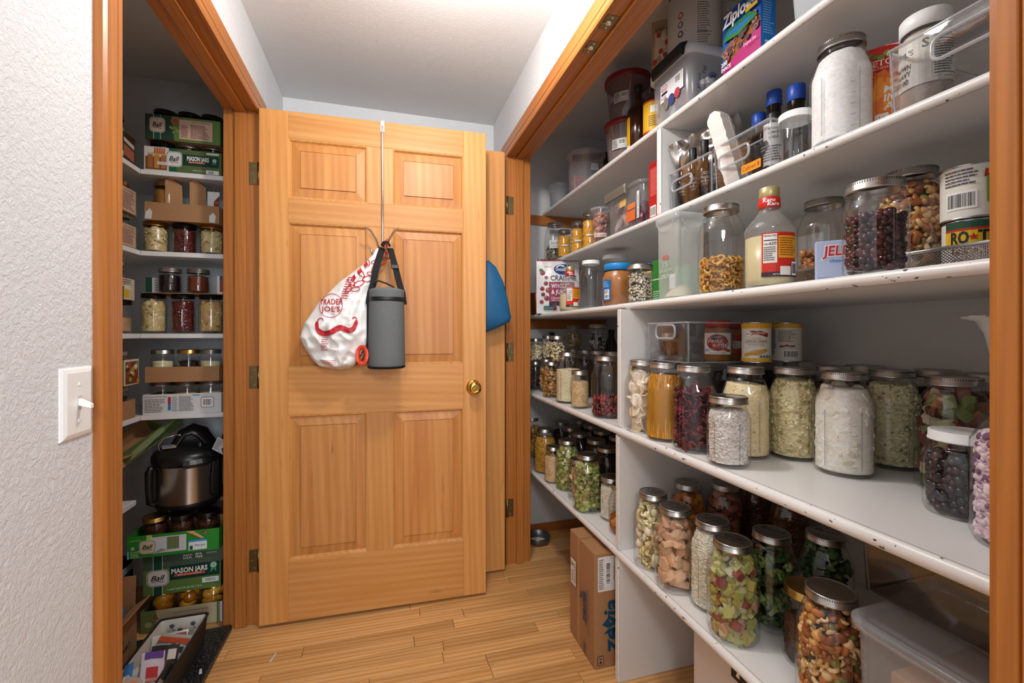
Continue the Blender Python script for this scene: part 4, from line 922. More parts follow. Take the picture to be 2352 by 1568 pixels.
# ---- lowest shelf, left of the upright
Z = Z5 + .0003
jar('half', .795, 1.627, Z, 'greens', .95, 'tall jar of diced green rhubarb nearest the upright', marks=True)
jar('half', .815, 1.873, Z, 'greens', .95, 'tall jar of diced green vegetables behind the nearest green jar', seed=77)
jar('quartreg', .785, 1.977, Z, 'tanseed', .80, 'short jar of tan grain between mustard yellow and green')
jar('half', .800, 2.132, Z, 'mustard', .86, 'tall jar of mustard yellow pellets near the door frame')
jar('half', .830, 2.43, Z, 'sticks', .88, 'tall jar of orange sticks mostly hidden by the door frame')
jar('quartreg', .81, 1.748, Z, 'slab', .9, 'narrow view of pinkish jar between the two green jars')
jar('quart', .848, 1.522, Z, 'whiteflake', .92, 'jar of white flakes right of the nearest green jar')
jar('quartreg', .823, 1.405, Z, 'orangech', .22, 'nearly empty jar with orange scraps touching the upright')
DG = 'dark jars in the back rows of the lowest shelf'
ORD = ('nearest the upright', 'second from the upright', 'third from the upright', 'fourth from the upright', 'fifth from the upright', 'sixth from the upright', 'last by the end wall')
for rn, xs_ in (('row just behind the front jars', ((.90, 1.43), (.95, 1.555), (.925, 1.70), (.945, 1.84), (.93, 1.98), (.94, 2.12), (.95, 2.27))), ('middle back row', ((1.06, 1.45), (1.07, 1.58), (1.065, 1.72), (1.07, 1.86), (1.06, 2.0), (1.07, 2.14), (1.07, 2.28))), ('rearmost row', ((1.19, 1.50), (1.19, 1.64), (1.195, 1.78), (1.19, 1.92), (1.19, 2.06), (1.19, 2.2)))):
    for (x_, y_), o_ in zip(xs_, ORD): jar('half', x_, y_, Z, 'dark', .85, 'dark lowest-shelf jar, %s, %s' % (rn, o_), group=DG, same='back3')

# ------------------------------------------------------------------ packages and tubs of the wide closet
def deg(x, y): return math.degrees(math.atan2(-y, -x))
def turn(x, y): return math.atan2(-y, -x) + math.pi / 2
def carton(name, label, cat, loc, size, mat, rz=0.0, part='carton_body', tilt=None, flaps=False, group=None):
    """size = (x, y, z); origin at the middle of the base"""
    t = thing(name, label, cat, loc, rz, group, tilt); w, d, h = size
    MB().box((-w / 2, -d / 2, 0), (w / 2, d / 2, h), bev=.0015).obj(part, mat, t)
    return t
def fmap(size, side):
    w, d, h = size
    return {'-x': plane_map((-w / 2, d / 2, 0), (0, -1, 0), (0, 0, 1)), '-y': plane_map((-w / 2, -d / 2, 0), (1, 0, 0), (0, 0, 1)), '+x': plane_map((w / 2, -d / 2, 0), (0, 1, 0), (0, 0, 1)),
            'top': plane_map((-w / 2, -d / 2, h), (1, 0, 0), (0, 1, 0))}[side]
def bin_(label, x0, x1, y0, y1, z, h, mat=None, taper=.004, handle=None, group=None, rim=.0028):
    cx, cy, w, d = (x0 + x1) / 2, (y0 + y1) / 2, x1 - x0, y1 - y0
    t = thing('clear_bin', label, 'bin', (cx, cy, z), 0, group); mat = mat or ACRYL
    o = lambda i, r=.010: rr(w - 2 * i, d - 2 * i, r, 3)
    m = MB(); m.loft([lvl(o(taper + .004), .0), lvl(o(taper), .004), lvl(o(.0), h - .004)], None, True, False, True)
    m.loft([lvl(o(taper + .006), .004), lvl(o(taper + .003), .008), lvl(o(.003), h - .004)], None, True, False, True); m.obj('bin_walls', mat, t)
    m = MB(); m.loft([lvl(o(.003), h - .005), lvl(o(-.002), h - .004), lvl(o(-.002), h), lvl(o(.003), h), lvl(o(.003), h - .005)], None, False, False, True); EM = ACEDGE if mat is ACRYL else DKEDGE; m.obj('rim', EM, t)
    if 1:
        for i_ in (2, 6, 10, 14):
            (ax, ay), (bx_, by_) = o(taper + .003)[i_], o(.001)[i_]; MB().tube([(ax, ay, .004), (bx_, by_, h - .004)], .0018, 6).obj('corner_edge', EM, t)
        q_ = o(taper + .003); MB().tube([(*p, .003) for p in q_ + q_[:1]], .0020, 6, caps=False).obj('base_edge', EM, t)
    if handle:
        a, b, zc, hh = handle        # along y on the hall side: from a to b (local y), centre height, half height
        pts = [(-w / 2 - .002, (a + b) / 2 + q[0], zc + q[1]) for q in rr(b - a, hh * 2, hh * .7, 4)]; pts.append(pts[0])
        MB().tube(pts, .0034, 8, caps=False).obj('handle_rim', ACEDGE if mat is ACRYL else mat, t)
    return t
def lathe_thing(name, label, cat, loc, prof, mat, part, seg=36, group=None, rz=0.0):
    t = thing(name, label, cat, loc, rz, group); MB().lathe(prof, seg).obj(part, mat, t); return t
# ---- floor: soda carton, steel bowl, white bin
S = (.24, .207, .398)
t = carton('soda_carton', 'tall kraft soda carton standing on the floor against the upright', 'box', (.692 + .12, 1.4635, .0005), S, KRAFT)
P = Print(fmap(S, '-x')); inkb = '1d3c5c'
P.rect(.066, 0, .092, .398, 'b0835a')
for k in range(38): P.rect(.093, .16 + k * .003, .099, .1612 + k * .003, 'a07a58')
P.rect(.020, .205, .064, .300, 'e8e4de'); P.barcode(.025, .212, .045, .262, 5, True); P.lines(.047, .215, .060, .29, 8, '333333', 3); P.barcode(.024, .27, .044, .292, 6)
P.text('zevia', .150, .118, .036, inkb, .115, 'l', .03, .15, math.pi / 2); P.text('ZERO CALORIE SODA', .172, .092, .0085, inkb, .165, 'l', .01, 0, math.pi / 2)
P.fan([(.112, .200), (.100, .212), (.108, .222), (.120, .206)], inkb); P.fan([(.114, .198), (.104, .190), (.100, .202), (.110, .206)], inkb)
P.rect(.128, .018, .142, .050, inkb); P.rect(.130, .020, .140, .048, KR := 'a67c58'); P.rect(.133, .024, .137, .044, inkb)
P.obj('side_printing', t)
P = Print(fmap(S, '-y'))
P.rrect(.012, .265, .078, .385, .004, 'e6e4e2'); P.barcode(.042, .285, .062, .365, 9, True); P.lines(.016, .272, .036, .378, 16, '555555', 4); P.text('ZEVIA ORANGE', .076, .30, .005, '222222', .05, 'l', 0, 0, math.pi / 2)
P.text('zevia', .088, .045, .055, '164a68', .19, 'l', .03, .15, math.pi / 2); P.fan([(.028, .150), (.050, .170), (.062, .150), (.048, .138)], '164a68'); P.fan([(.034, .118), (.052, .132), (.062, .136), (.050, .118)], '164a68')
P.rect(.010, .012, .034, .044, '1d2c3c'); P.rect(.012, .014, .032, .042, KR); P.fan([(.016, .018), (.022, .03), (.028, .018)], '1d2c3c'); P.rect(.0165, .033, .0275, .036, '1d2c3c')
P.obj('end_printing', t)
MB().box((-.12, .012, .3975), (.12, .014, .3988)).obj('flap_seam', plain('seam_shadow', '5d4430', .9), t)
P = Print(fmap(S, 'top')); P.text('PRODUCT OF USA', .05, .05, .007, '5a4636', .11, 'l'); P.lines(.05, .03, .15, .045, 2, '6a5644', 2); P.obj('top_printing', t)
t = lathe_thing('steel_bowl', 'small steel pet bowl on the closet floor by the end wall', 'bowl', (.815, 2.285, .001), [(.0001, .002), (.052, .0), (.066, .010), (.068, .038), (.0665, .040), (.064, .037), (.050, .006), (.0001, .006)], plain('dull_steel', '7c8084', .35, .9), 'bowl_body')
MB().lathe([(.0001, .012), (.03, .011), (.044, .0065)], 24).obj('kibble', plain('white_powder', 'e0ddd8', .9), t, 'stuff')
t = carton('white_bin', 'white plastic bin on the floor under the lowest shelf', 'bin', (1.04, .84, .0005), (.46, .33, .395), plain('bin_plastic', 'ccc6c2', .45))
P = Print(fmap((.46, .33, .395), '-x')); P.rect(.135, .325, .30, .372, '121214'); P.fan([(.15, .335), (.162, .335), (.158, .36)], 'e8e8e8'); P.obj('black_sticker', t)
# ---- lowest shelf: latch box and smoky bin stacked on it
def latchbox(label, x0, x1, y0, y1, z, h, mat, clasp, rimh=.016, lid=None, flare=.010, group=None):
    cx, cy, w, d = (x0 + x1) / 2, (y0 + y1) / 2, x1 - x0, y1 - y0; t = thing('latch_box', label, 'storage box', (cx, cy, z), 0, group)
    o = lambda i, r=.03: rr(w - 2 * i, d - 2 * i, r, 5)
    m = MB(); m.loft([lvl(o(flare + .014, .02), .0), lvl(o(flare + .006), .004), lvl(o(flare), .02), lvl(o(.006), h - rimh)], None, True, False, True); m.obj('box_body', mat, t)
    m = MB(); m.loft([lvl(o(.006), h - rimh), lvl(o(-.004, .035), h - rimh), lvl(o(-.004, .035), h - .003), lvl(o(.0, .033), h), lvl(o(.012, .025), h), lvl(o(.014, .022), h - .006), lvl(o(.03, .015), h - .006)], None, False, True, True); m.obj('box_lid', lid or mat, t)
    for k, (a, b) in enumerate(clasp or []):
        c = MB(); prf = [(-.008, .004), (-.020, .0), (-.022, -.012), (-.019, -.034), (-.010, -.036), (-.006, -.010), (.006, .005), (.004, .009)]
        yy = [a, a + .004, b - .004, b]; c.loft([[(-w / 2 + px * (1 if i in (1, 2) else .8), q, h + pz) for px, pz in prf] for i, q in enumerate(yy)]); c.obj('clasp', clasp_mat, t)
    return t
clasp_mat = plain('grey_clasp', '55585e', .42)
t = latchbox('clear plastic latch box with grey clasp at the front of the lowest shelf', .774, 1.16, .18, .570, Z5 + .0005, .232, MILKY, [(-.17, .010)])
MB().box((-.155, -.15, .012), (.16, .15, .155), bev=.004).obj('inner_carton', plain('tan_liner', 'b08c70', .8), t)
P = Print(plane_map((-.1555, .13, .02), (0, -1, 0), (0, 0, 1))); P.text('PEANUT BUTTER', .045, .088, .016, '6a4c38', .19, 'l', .01); P.rect(.03, .01, .07, .05, 'c84038'); P.rect(.075, .01, .12, .045, 'e8e0d8'); P.obj('printing', t)
bin_('smoky clear acrylic bin stacked on the latch box', .866, 1.20, .27, .610, Z5 + .2335, .118, DKACR)
# ---- deep shelf: acrylic bin on the jar lids and what it holds
ZB = Z4 + .2264
bin_('clear acrylic bin resting on jar lids, holding spreads and cans', .803, 1.215, 1.022, 1.215, ZB, .118, ACRYL, .002, (-.045, .045, .090, .020))
def pbjar(label, x, y, z, R, h, lidc, rot, words, body='pnbutter', lab=None):
    t = thing('peanut_butter_jar', label, 'jar', (x, y, z))
    prof = [(.0001, .002), (R * .85, .0), (R, .006), (R, h * .60), (R * .985, h * .68), (R * .86, h * .80), (R * .80, h * .83)]
    MB().lathe([(r - .001, zz) for r, zz in prof] + [(.0001, h * .82)], 36).obj('peanut_butter', plain('peanut_butter_fill', 'a96c34', .35, var=.06, vscale=30), t)
    MB().lathe(prof + [(R * .80, h * .86)], 36).obj('jar_wall', clear('pet_plastic', (.97, .97, .965), (.62, .6, .58), .9, .05), t)
    MB().lathe([(R * .86, h * .84), (R * .885, h * .845), (R * .885, h * .985), (R * .86, h), (.0001, h)], 40).obj('lid', lidc, t)
    return t
REDL = plain('red_lid', 'b0121e', .4); BLUL = plain('bright_blue_lid', '1b86cf', .4)
x_, y_ = .945, 1.068
t = pbjar('peanut butter jar with red lid and white label in the acrylic bin', x_, y_, ZB + .0045, .0405, .118, REDL, 0, '')
P = Print(cyl_map(.0413, deg(x_, y_) , .020), 12)
P.rect(-.040, 0, .040, .062, 'ece9e4'); P.fan([(.030 * math.cos(a), .034 + .024 * math.sin(a)) for a in [k * math.pi / 12 for k in range(24)]], 'a81f2a'); P.fan([(.014 * math.cos(a), .050 + .005 * math.sin(a)) for a in [k * math.pi / 8 for k in range(16)]], '1b6a66')
P.text('ALGOOD', 0, .0484, .0038, 'ffffff', .019, 'c'); P.text('PEANUT', -.005, .034, .0085, 'ffffff', .036, 'c'); P.text('BUTTER', .006, .022, .0085, 'ffffff', .036, 'c'); P.text('Creamy', -.015, .014, .005, 'f0d080', .016, 'c', 0, .3); P.text('NET WT 18 OZ (1 LB 2 OZ) 510g', 0, .003, .003, '222222', .044, 'c')
P.disc(.022, .014, .007, .004, '9a5a26'); P.disc(.029, .011, .006, .004, '8a4c1e'); P.fan([(-.036, .008), (-.018, .012), (-.036, .016)], '8cb4dc')
P.obj('label', t)
x_, y_ = 1.012, 1.090
t = pbjar('second peanut butter jar with red lid, behind the first in the bin', x_, y_, ZB + .0045, .0385, .113, REDL, 0, '')
P = Print(cyl_map(.0393, deg(x_, y_), .018), 12); P.rect(-.040, 0, .040, .060, 'c0392f'); P.rect(-.04, .018, .04, .040, 'efe6d8'); P.disc(-.002, .052, .012, .007, '1c5aa8'); P.text('Creamy', 0, .030, .008, '7a2018', .034, 'c', .01); P.text('Peanut Butter', 0, .021, .006, '7a2018', .038, 'c'); P.obj('label', t)
def can(label, x, y, z, R, h, base, group=None, name='food_can', band=True):
    t = thing(name, label, 'can', (x, y, z), 0, group)
    MB().lathe([(.0001, .003), (R - .004, .003), (R - .001, .0), (R, .0015), (R - .0012, .004)], 36).obj('can_bottom', plain('tin', 'b4b4b4', .25, 1.0), t)
    MB().lathe([(R - .0012, h - .004), (R, h - .0015), (R - .001, h), (R - .004, h - .003), (.0001, h - .003)], 36).obj('can_top', plain('tin', 'b4b4b4', .25, 1.0), t)
    MB().lathe([(R - .0012, .004), (R - .0012, h - .004)], 36).obj('can_wall', base, t); return t
x_, y_ = .985, 0.967
t = can('yellow and white lemon creme filling can in the acrylic bin', x_, y_, ZB + .0045, .0375, .112, plain('can_white', 'e6e2d8', .35))
P = Print(cyl_map(.0366, deg(x_, y_)), 14); P.rect(-.055, .094, .055, .108, 'e0a82c'); P.rect(-.055, .004, .055, .014, 'e0b040'); P.fan([(-.030, .082), (-.010, .088), (.012, .087), (.030, .080), (.028, .070), (.010, .077), (-.012, .078), (-.030, .072)], '9a1c24'); P.disc(-.022, .080, .011, .007, 'f2efe8'); P.text('WILDERNESS', .004, .0785, .0065, 'f4ead8', .034, 'c', 0, 0); P.text('Comstock', -.022, .078, .004, '22366a', .017, 'c')
P.text('ORIGINAL', 0, .065, .003, '9a8a5a', .018, 'c'); P.text('LEMON CREME', 0, .055, .0075, '8a7a3a', .052, 'c'); P.text('Pie Filling & Topping', 0, .049, .004, '8a8a7a', .036, 'c'); P.fan([(-.030, .018), (-.032, .026), (.0, .034), (.024, .040), (.026, .033), (.004, .022)], 'd9a640'); P.fan([(-.022, .031), (-.010, .042), (.012, .045), (.026, .041), (.012, .037)], 'f3efe6')
for k in range(4): P.rect(.008 + k * .007, .016, .013 + k * .007, .021, '5a5a55')
P.obj('label', t)
x_, y_ = 1.105, 0.977
t = can('can turned back-side out, right end of the acrylic bin', x_, y_, ZB + .0045, .0375, .112, MATS['can_white'])
P = Print(cyl_map(.0366, deg(x_, y_)), 14); P.rect(-.055, .096, .055, .108, 'd9a63a'); P.rect(-.024, .038, .026, .092, 'd9d4c4'); P.lines(-.022, .056, .022, .090, 9, '55554f', 8); P.fan([(-.018, .046), (.0, .050), (.018, .047), (.018, .042), (-.018, .041)], 'a02830'); P.barcode(-.010, .012, .030, .034, 12); P.lines(-.052, .02, -.028, .095, 14, '404040', 5); P.obj('label', t)
x_, y_ = .893, 1.223
jar('hpint', x_, y_, ZB + .0045, 'meat', .86, 'brown spread in a small silver-lidded jar behind the bin handle', dims=(.0285, .027, .082, .010, 2.0))
x_, y_ = 1.06, 0.513
t = thing('plastic_funnel', 'white plastic funnel standing on jar lids beside the door frame', 'funnel', (1.10, .515, ZB + .0003))
MB().lathe([(.020, 0), (.021, .04), (.030, .085), (.041, .108), (.060, .114), (.0605, .117), (.058, .1165), (.038, .111), (.027, .086), (.018, .04), (.018, 0)], 36).obj('funnel_body', WHITEP, t)
MB().box((-.085, -.012, .1145), (-.055, .012, .1172), bev=.001).obj('hanging_tab', WHITEP, t)
# ---- eye-level shelf
Z = Z3 + .0004
def pouch(name, label, loc, rz, w, h, d, mat, crimp=.012, tilt=None, wob=.004, seed=0, cat='bag'):
    t = thing(name, label, cat, loc, rz, None, tilt)
    def f(x, z, s=-1, l=0.0):
        u, q = min(1, abs(x) / (w / 2)), max(0.0, min(1, z / h)); b = (1 - u ** 2.4) * (1 - q ** 3) * (.30 + .70 * min(1, q * 5 + .3)); return s * (d / 2 * b + .0008 + l) + wob * noise.noise(Vector((x * 28 + seed, z * 22, seed))) * (1 - u ** 4)
    m = MB(); NX, NZ = 22, 26
    for s_ in (-1, 1):
        V = [(-w / 2 + w * i / NX, f(-w / 2 + w * i / NX, h * k / NZ, s_), h * k / NZ) for k in range(NZ + 1) for i in range(NX + 1)]
        F = [(k * (NX + 1) + i, k * (NX + 1) + i + 1, (k + 1) * (NX + 1) + i + 1, (k + 1) * (NX + 1) + i) for k in range(NZ) for i in range(NX)]
        m.add(V, F if s_ < 0 else [tuple(reversed(q)) for q in F], None, True)
    m.obj('pouch_body', mat, t); P = Print(lambda x, y, l: (x, f(x, y, -1, .0010 + l), y), 10, 10); return t, P
x_, y_ = .862, 2.11
t, P = pouch('dried_cranberry_bag', 'white dried cranberry pouch with berries printed on it, on eye-level shelf', (x_, y_, Z), turn(x_, y_) + .12, .222, .282, .055, plain('white_pouch_film', 'dedcdd', .3, spec=.5))
P.rect(-.110, .272, .110, .282, '7a1238'); P.fan([(.028 + .050 * math.cos(a), .228 + .028 * math.sin(a)) for a in [k * math.pi / 14 for k in range(28)]], '123a78'); P.line([(-.008, .240), (.01, .250), (.03, .245), (.05, .25)], .006, 'e8eef6'); P.text('OceanSpray', .028, .220, .018, 'ffffff', .082, 'c', .012, .12)
P.text('REDUCED SUGAR', -.052, .240, .005, '444a66', .036, 'c'); P.text('CRAISINS', .028, .170, .026, '33405e', .136, 'c', .015); P.rect(-.048, .058, .085, .162, '8c1a46'); P.text('WHOLE', -.036, .130, .022, 'f4eef0', .080, 'l', .012); P.text('& JUICY', -.036, .100, .022, 'f4eef0', .090, 'l', .012); P.text('CRANBERRIES', -.036, .072, .012, 'f0dce4', .09, 'l', .008); P.rect(-.048, .040, .085, .058, '2a1a22'); P.lines(-.036, .062, .06, .070, 1, 'e6c8d4', 2)
for k, (bx, by, br) in enumerate(((-.080, .210, .013), (-.062, .186, .009), (-.064, .155, .011), (-.082, .128, .011), (-.052, .120, .014), (-.078, .098, .010), (-.060, .078, .013), (-.086, .060, .010), (-.020, .026, .012), (.07, .21, .012), (.075, .185, .010))): P.disc(bx, by, br, br * .92, ('7a1c28', '93263a', '66141f')[k % 3]); P.disc(bx - br * .3, by + br * .3, br * .25, br * .2, 'd49aa0')
P.disc(-.088, .225, .010, .006, '3c7a44'); P.rect(-.075, .018, -.028, .038, '3a5a78'); P.rect(-.072, .020, -.052, .036, '4c8a5a'); P.text('NON GMO', -.050, .024, .005, 'e8f0f6', .02, 'l'); P.text('NET WT 20 OZ', -.010, .042, .004, '444444', .04, 'l'); P.obj('printing', t)
t = lathe_thing('copper_tumbler', 'dark copper coloured tumbler against the door frame', 'tumbler', (.805, 2.275, Z), [(.0001, .001), (.030, .0), (.034, .06), (.036, .118), (.035, .119), (.03, .01), (.0001, .008)], plain('dark_copper', '8a4a2c', .3, .7), 'tumbler_body')
for k in range(3): MB().lathe([(.0345 + .0004 * k, .07 + k * .012), (.0362 + .0003 * k, .073 + k * .012), (.0350 + .0004 * k, .076 + k * .012)], 30).obj('raised_ring', MATS['dark_copper'], t)
def karo(label, x, y, R, h, lv, seed, dang=18):
    t = thing('corn_syrup_bottle', label, 'bottle', (x, y, Z)); k = h / .226; r = R
    pr = [(.0001, .004), (r * .80, .002), (r * .93, .0), (r * .985, .006), (r, .018 * k), (r, .118 * k), (r * 1.03, .126 * k), (r * 1.0, .134 * k), (r * .80, .148 * k), (r * .55, .162 * k), (r * .42, .172 * k), (r * .40, .178 * k), (r * .44, .181 * k), (r * .42, .198 * k), (r * .37, .204 * k)]
    MB().lathe(pr, 40).obj('bottle_wall', clear('syrup_bottle', (.95, .955, .95), (.6, .62, .62), .9, .06, .10, (.86, .87, .87)), t)
    MB().lathe([(.0001, .006), (r * .92, .004), (r * .97, .018 * k), (r * .97, lv * k), (.0001, lv * k)], 36).obj('corn_syrup', plain('pale_syrup', 'd2c290', .3, var=.03), t)
    MB().lathe([(r * .425, .179 * k), (r * .46, .183 * k), (r * .445, .200 * k), (r * .41, .203 * k)], 30).obj('neck_sleeve', plain('red_sleeve', 'c8241c', .35), t)
    MB().lathe([(r * .40, .203 * k), (r * .415, .205 * k), (r * .415, .224 * k), (r * .38, .226 * k), (.0001, .2255 * k)], 30).obj('cap', plain('gold_cap', 'b3a878', .4, .5), t)
    a = deg(x, y); P = Print(cyl_map(r + .0006, a + dang, .020 * k), 12); w = r * .98
    P.rect(-w * .62, 0, w, .096 * k, 'c9281c'); P.rect(-w * .56, .030 * k, -w * .02, .093 * k, 'eceae6'); P.text('Nutrition Facts', -w * .54, .087 * k, .0048 * k, '111111', w * .50, 'l', .015); P.rect(-w * .54, .078 * k, -w * .04, .080 * k, '111111'); P.text('Calories', -w * .54, .069 * k, .0048 * k, '111111', w * .30, 'l', .015); P.text('120', -w * .06, .069 * k, .0062 * k, '111111', None, 'r', .015); P.lines(-w * .54, .034 * k, -w * .06, .066 * k, 7, '555555', seed)
    P.rect(w * .02, .040 * k, w * .98, .088 * k, 'e0a01c'); P.lines(w * .08, .044 * k, w * .9, .085 * k, 8, '8a3a14', seed + 1); P.rect(-w * .62, 0, w, .010 * k, '3a1c24'); P.rect(w * .08, .003 * k, w * .55, .022 * k, 'e6e4e0'); P.barcode(w * .60, .003 * k, w * .92, .032 * k, seed); P.text('ACH', -w * .2, .003 * k, .004 * k, 'f0f0f0', None, 'l'); P.obj('label', t)
    P = Print(cyl_map(r * .452, a, 0), 4); P.text('Karo', 0, .1905 * k, .0078 * k, 'ffffff', r * .5, 'c', .02, .1); P.text('Karo', r * .18, .1818 * k, .0078 * k, 'ffffff', r * .5, 'c', .02, .1); P.obj('sleeve_lettering', t)
x_, y_ = .836, 0.785
karo('large corn syrup bottle with red label next to the macaroni jar', x_, y_, .0495, .226, .112, 3)
x_, y_ = .826, 1.873
karo('corn syrup bottle with red neck in front of the cranberry pouch', x_, y_, .0485, .208, .085, 7, 14)
jar('jug', .868, 1.742, Z, None, 0, 'empty clear glass jug with a white lid beside the cranberry pouch', lid='white', name='glass_jar')
jar('gallon', .990, 1.75, Z, None, 0, 'big empty gallon jar with white lid behind the peanut butter tub', lid='white', name='glass_jar')
x_, y_ = .848, 1.473
t = pbjar('large peanut butter tub with bright blue lid on the eye-level shelf', x_, y_, Z, .059, .158, BLUL, 0, '')
P = Print(cyl_map(.0600, deg(x_, y_) - 42, .018), 8); P.rect(-.024, 0, .016, .078, '1668b4'); P.rect(-.014, .006, .010, .042, 'e8e6e2'); P.barcode(-.012, .008, .008, .024, 4); P.lines(-.012, .026, .008, .040, 4, '8a5a5a', 3); P.lines(-.020, .05, .012, .074, 4, '8ec0e8', 2); P.obj('label', t)
jar('pint', .830, 1.297, Z, 'peas', .94, 'small jar of black-eyed peas beside the blue-lidded tub', marks=True)
t = lathe_thing('yellow_canister', 'yellow canister with a dark blue lid behind the pea jar', 'canister', (1.02, 1.514, Z), [(.0001, .001), (.038, 0), (.040, .004), (.040, .14), (.034, .150), (.0001, .151)], plain('yellow_plastic', 'e8bd12', .4), 'canister_body')
MB().lathe([(.035, .150), (.037, .151), (.037, .174), (.035, .176), (.0001, .176)], 30).obj('lid', plain('navy_lid', '14286a', .4), t)
P = Print(cyl_map(.0405, deg(1.02, 1.6), 0), 10); P.rect(-.05, .122, .05, .130, '1a3c8a'); P.rrect(-.032, .060, .026, .098, .008, '17244e'); P.text('GO', -.004, .068, .022, 'f0f0f0', .030, 'c', .02); P.rect(.028, .06, .06, .11, 'd8e4ee'); P.obj('label', t)
S = (.06, .09, .175); t = carton('green_carton', 'green printed carton behind the tall translucent container', 'box', (1.02, 1.424, Z), S, plain('green_card', '2f8a34', .5))
P = Print(fmap(S, '-x')); P.rect(.0, .100, .09, .104, 'e6efe6'); P.lines(.01, .01, .06, .06, 6, 'd0e4d0', 4); P.obj('printing', t)
# tall translucent keeper
x0, x1, y0, y1 = .803, .905, 1.066, 1.170
t = thing('food_keeper', 'tall translucent snap-lid container with little flour left, eye-level shelf', 'container', ((x0 + x1) / 2, (y0 + y1) / 2, Z)); w, d = x1 - x0, y1 - y0
m = MB(); o = lambda i: rr(w - 2 * i, d - 2 * i, .012, 4); m.loft([lvl(o(.008), 0), lvl(o(.004), .006), lvl(o(.002), .225)], None, True, False, True); m.obj('container_walls', MILK2, t)
m = MB(); m.loft([lvl(o(.001), .222), lvl(o(-.003), .224), lvl(o(-.003), .244), lvl(o(.004), .250)], None, False, True, True); m.obj('snap_lid', clear('keeper_lid', (.93, .95, .96), (.6, .64, .66), .8, .15, .28, (.80, .85, .88)), t)
for sx, sy in ((-1, 0), (0, -1)):
    m = MB(); nq = 10
    if sx: pts = [(-w / 2 - .0035, .036 * math.cos(a), .228 - .026 * math.sin(a)) for a in [math.pi * k / nq for k in range(nq + 1)]]
    else: pts = [(.036 * math.cos(a), -d / 2 - .0035, .228 - .026 * math.sin(a)) for a in [math.pi * k / nq for k in range(nq + 1)]]
    m.tube(pts, .0012, 5); m.obj('snap_tab', MATS['keeper_lid'], t)
m = MB(); n = 20
m.loft([[(rx * math.cos(a), ry * math.sin(a), z) for a in [2 * math.pi * k / n for k in range(n)]] for rx, ry, z in ((.044, .045, .007), (.040, .042, .015), (.028, .030, .030), (.012, .014, .040), (.002, .002, .043))], None, True, True, True); m.obj('flour_heap', plain('flour_heap', 'd9cdb4', .9, bump=.2), t, 'stuff')
MB().box((-.030, -.008, .030), (-.020, .014, .075), bev=.002).obj('scoop', WHITEP, t)
P = Print(plane_map((-w / 2 + .001, d / 2, 0), (0, -1, 0), (0, 0, 1))); P.rrect(.034, .118, .064, .130, .004, 'b06a68'); P.text('1%', .050, .095, .016, 'aebfb4', None, 'c'); P.text('REDUCED FAT', .050, .080, .008, 'aebfb4', .06, 'c'); P.text('MILK', .050, .062, .012, 'b4c2b8', .034, 'c'); P.obj('ghost_label', t)
S = (.07, .08, .135); t2 = carton('mint_carton', 'pale green carton seen through the translucent container', 'box', (1.03, 1.296, Z), S, plain('mint_card', '5a8a68', .6))
jar('half', .838, 0.935, Z, 'mac', .42, 'jar of elbow macaroni with silver lid on the eye-level shelf', marks=True)
# wire tray with jars and cans
def meshtray(label, x0, x1, y0, y1, z, h):
    t = thing('wire_mesh_tray', label, 'tray', ((x0 + x1) / 2, (y0 + y1) / 2, z)); w, d = x1 - x0, y1 - y0
    M_ = MATS.get('mesh_metal')
    if not M_:
        m, nt, b = nodes('mesh_metal'); N, L = nt.nodes, nt.links; b.inputs['Base Color'].default_value = (.62, .62, .62, 1); b.inputs['Metallic'].default_value = .9; b.inputs['Roughness'].default_value = .4; MATS['mesh_metal'] = M_ = m
    MB().tube([(x, y, h) for x, y in rr(w, d, .02, 4) + [rr(w, d, .02, 4)[0]]], .0035, 8, caps=False).obj('rim_wire', M_, t)
    MB().tube([(x, y, .003) for x, y in rr(w - .01, d - .01, .02, 4) + [rr(w - .01, d - .01, .02, 4)[0]]], .0022, 6, caps=False).obj('base_wire', M_, t)
    k = MB(); s = .0052
    def wallgrid(f, L):
        n = int(L / s)
        for i in range(-int(h / s) - 1, n + 1):
            for sg in (1, -1):
                a, b = (i * s, i * s + h) if sg > 0 else (i * s + h, i * s); za, zb_ = 0.003, h
                lo, hi = max(0, min(a, b)), min(L, max(a, b))
                if hi - lo < .002: continue
                g = lambda q: za + (zb_ - za) * ((q - a) / (b - a))
                p, q = f(lo, g(lo)), f(hi, g(hi)); tw = .0010
                dz = Vector((0, 0, tw)); P0, P1 = Vector(p), Vector(q); k.add([tuple(P0 - dz), tuple(P1 - dz), tuple(P1 + dz), tuple(P0 + dz)], [(0, 1, 2, 3)])
    wallgrid(lambda q, z_: (-w / 2, -d / 2 + q, z_), d); wallgrid(lambda q, z_: (-w / 2 + q, -d / 2, z_), w); wallgrid(lambda q, z_: (-w / 2 + q, d / 2, z_), w)
    k.obj('wire_mesh', M_, t, 'stuff')
    MB().box((-w / 2 + .006, -d / 2 + .006, .001), (w / 2 - .006, d / 2 - .006, .002)).obj('tray_floor', M_, t); return t
meshtray('silver wire mesh tray under the jars at the right of the eye-level shelf', .925, 1.28, .33, .80, Z, .044)
ZT = Z + .0026
jar('half', 1.055, 0.828, ZT, 'almond', .46, 'jar a third full of almonds in the wire tray', marks=True)
jar('half', 1.035, 0.629, ZT, 'mixnut', .98, 'tall jar packed with mixed nuts in the wire tray', marks=True, seed=21)
jar('quart', .832, 0.561, Z, 'cherry', .74, 'jar of dark red dried cherries in front of the wire tray', marks=True)
S = (.024, .072, .088); x_, y_ = .895, 0.677
t = carton('pudding_box', 'small pale blue pudding box beside the dried cherry jar', 'box', (x_, y_, Z), (S[1], S[0], S[2]), plain('pale_blue_card', 'b9c6e6', .5), turn(x_, y_) + .1)
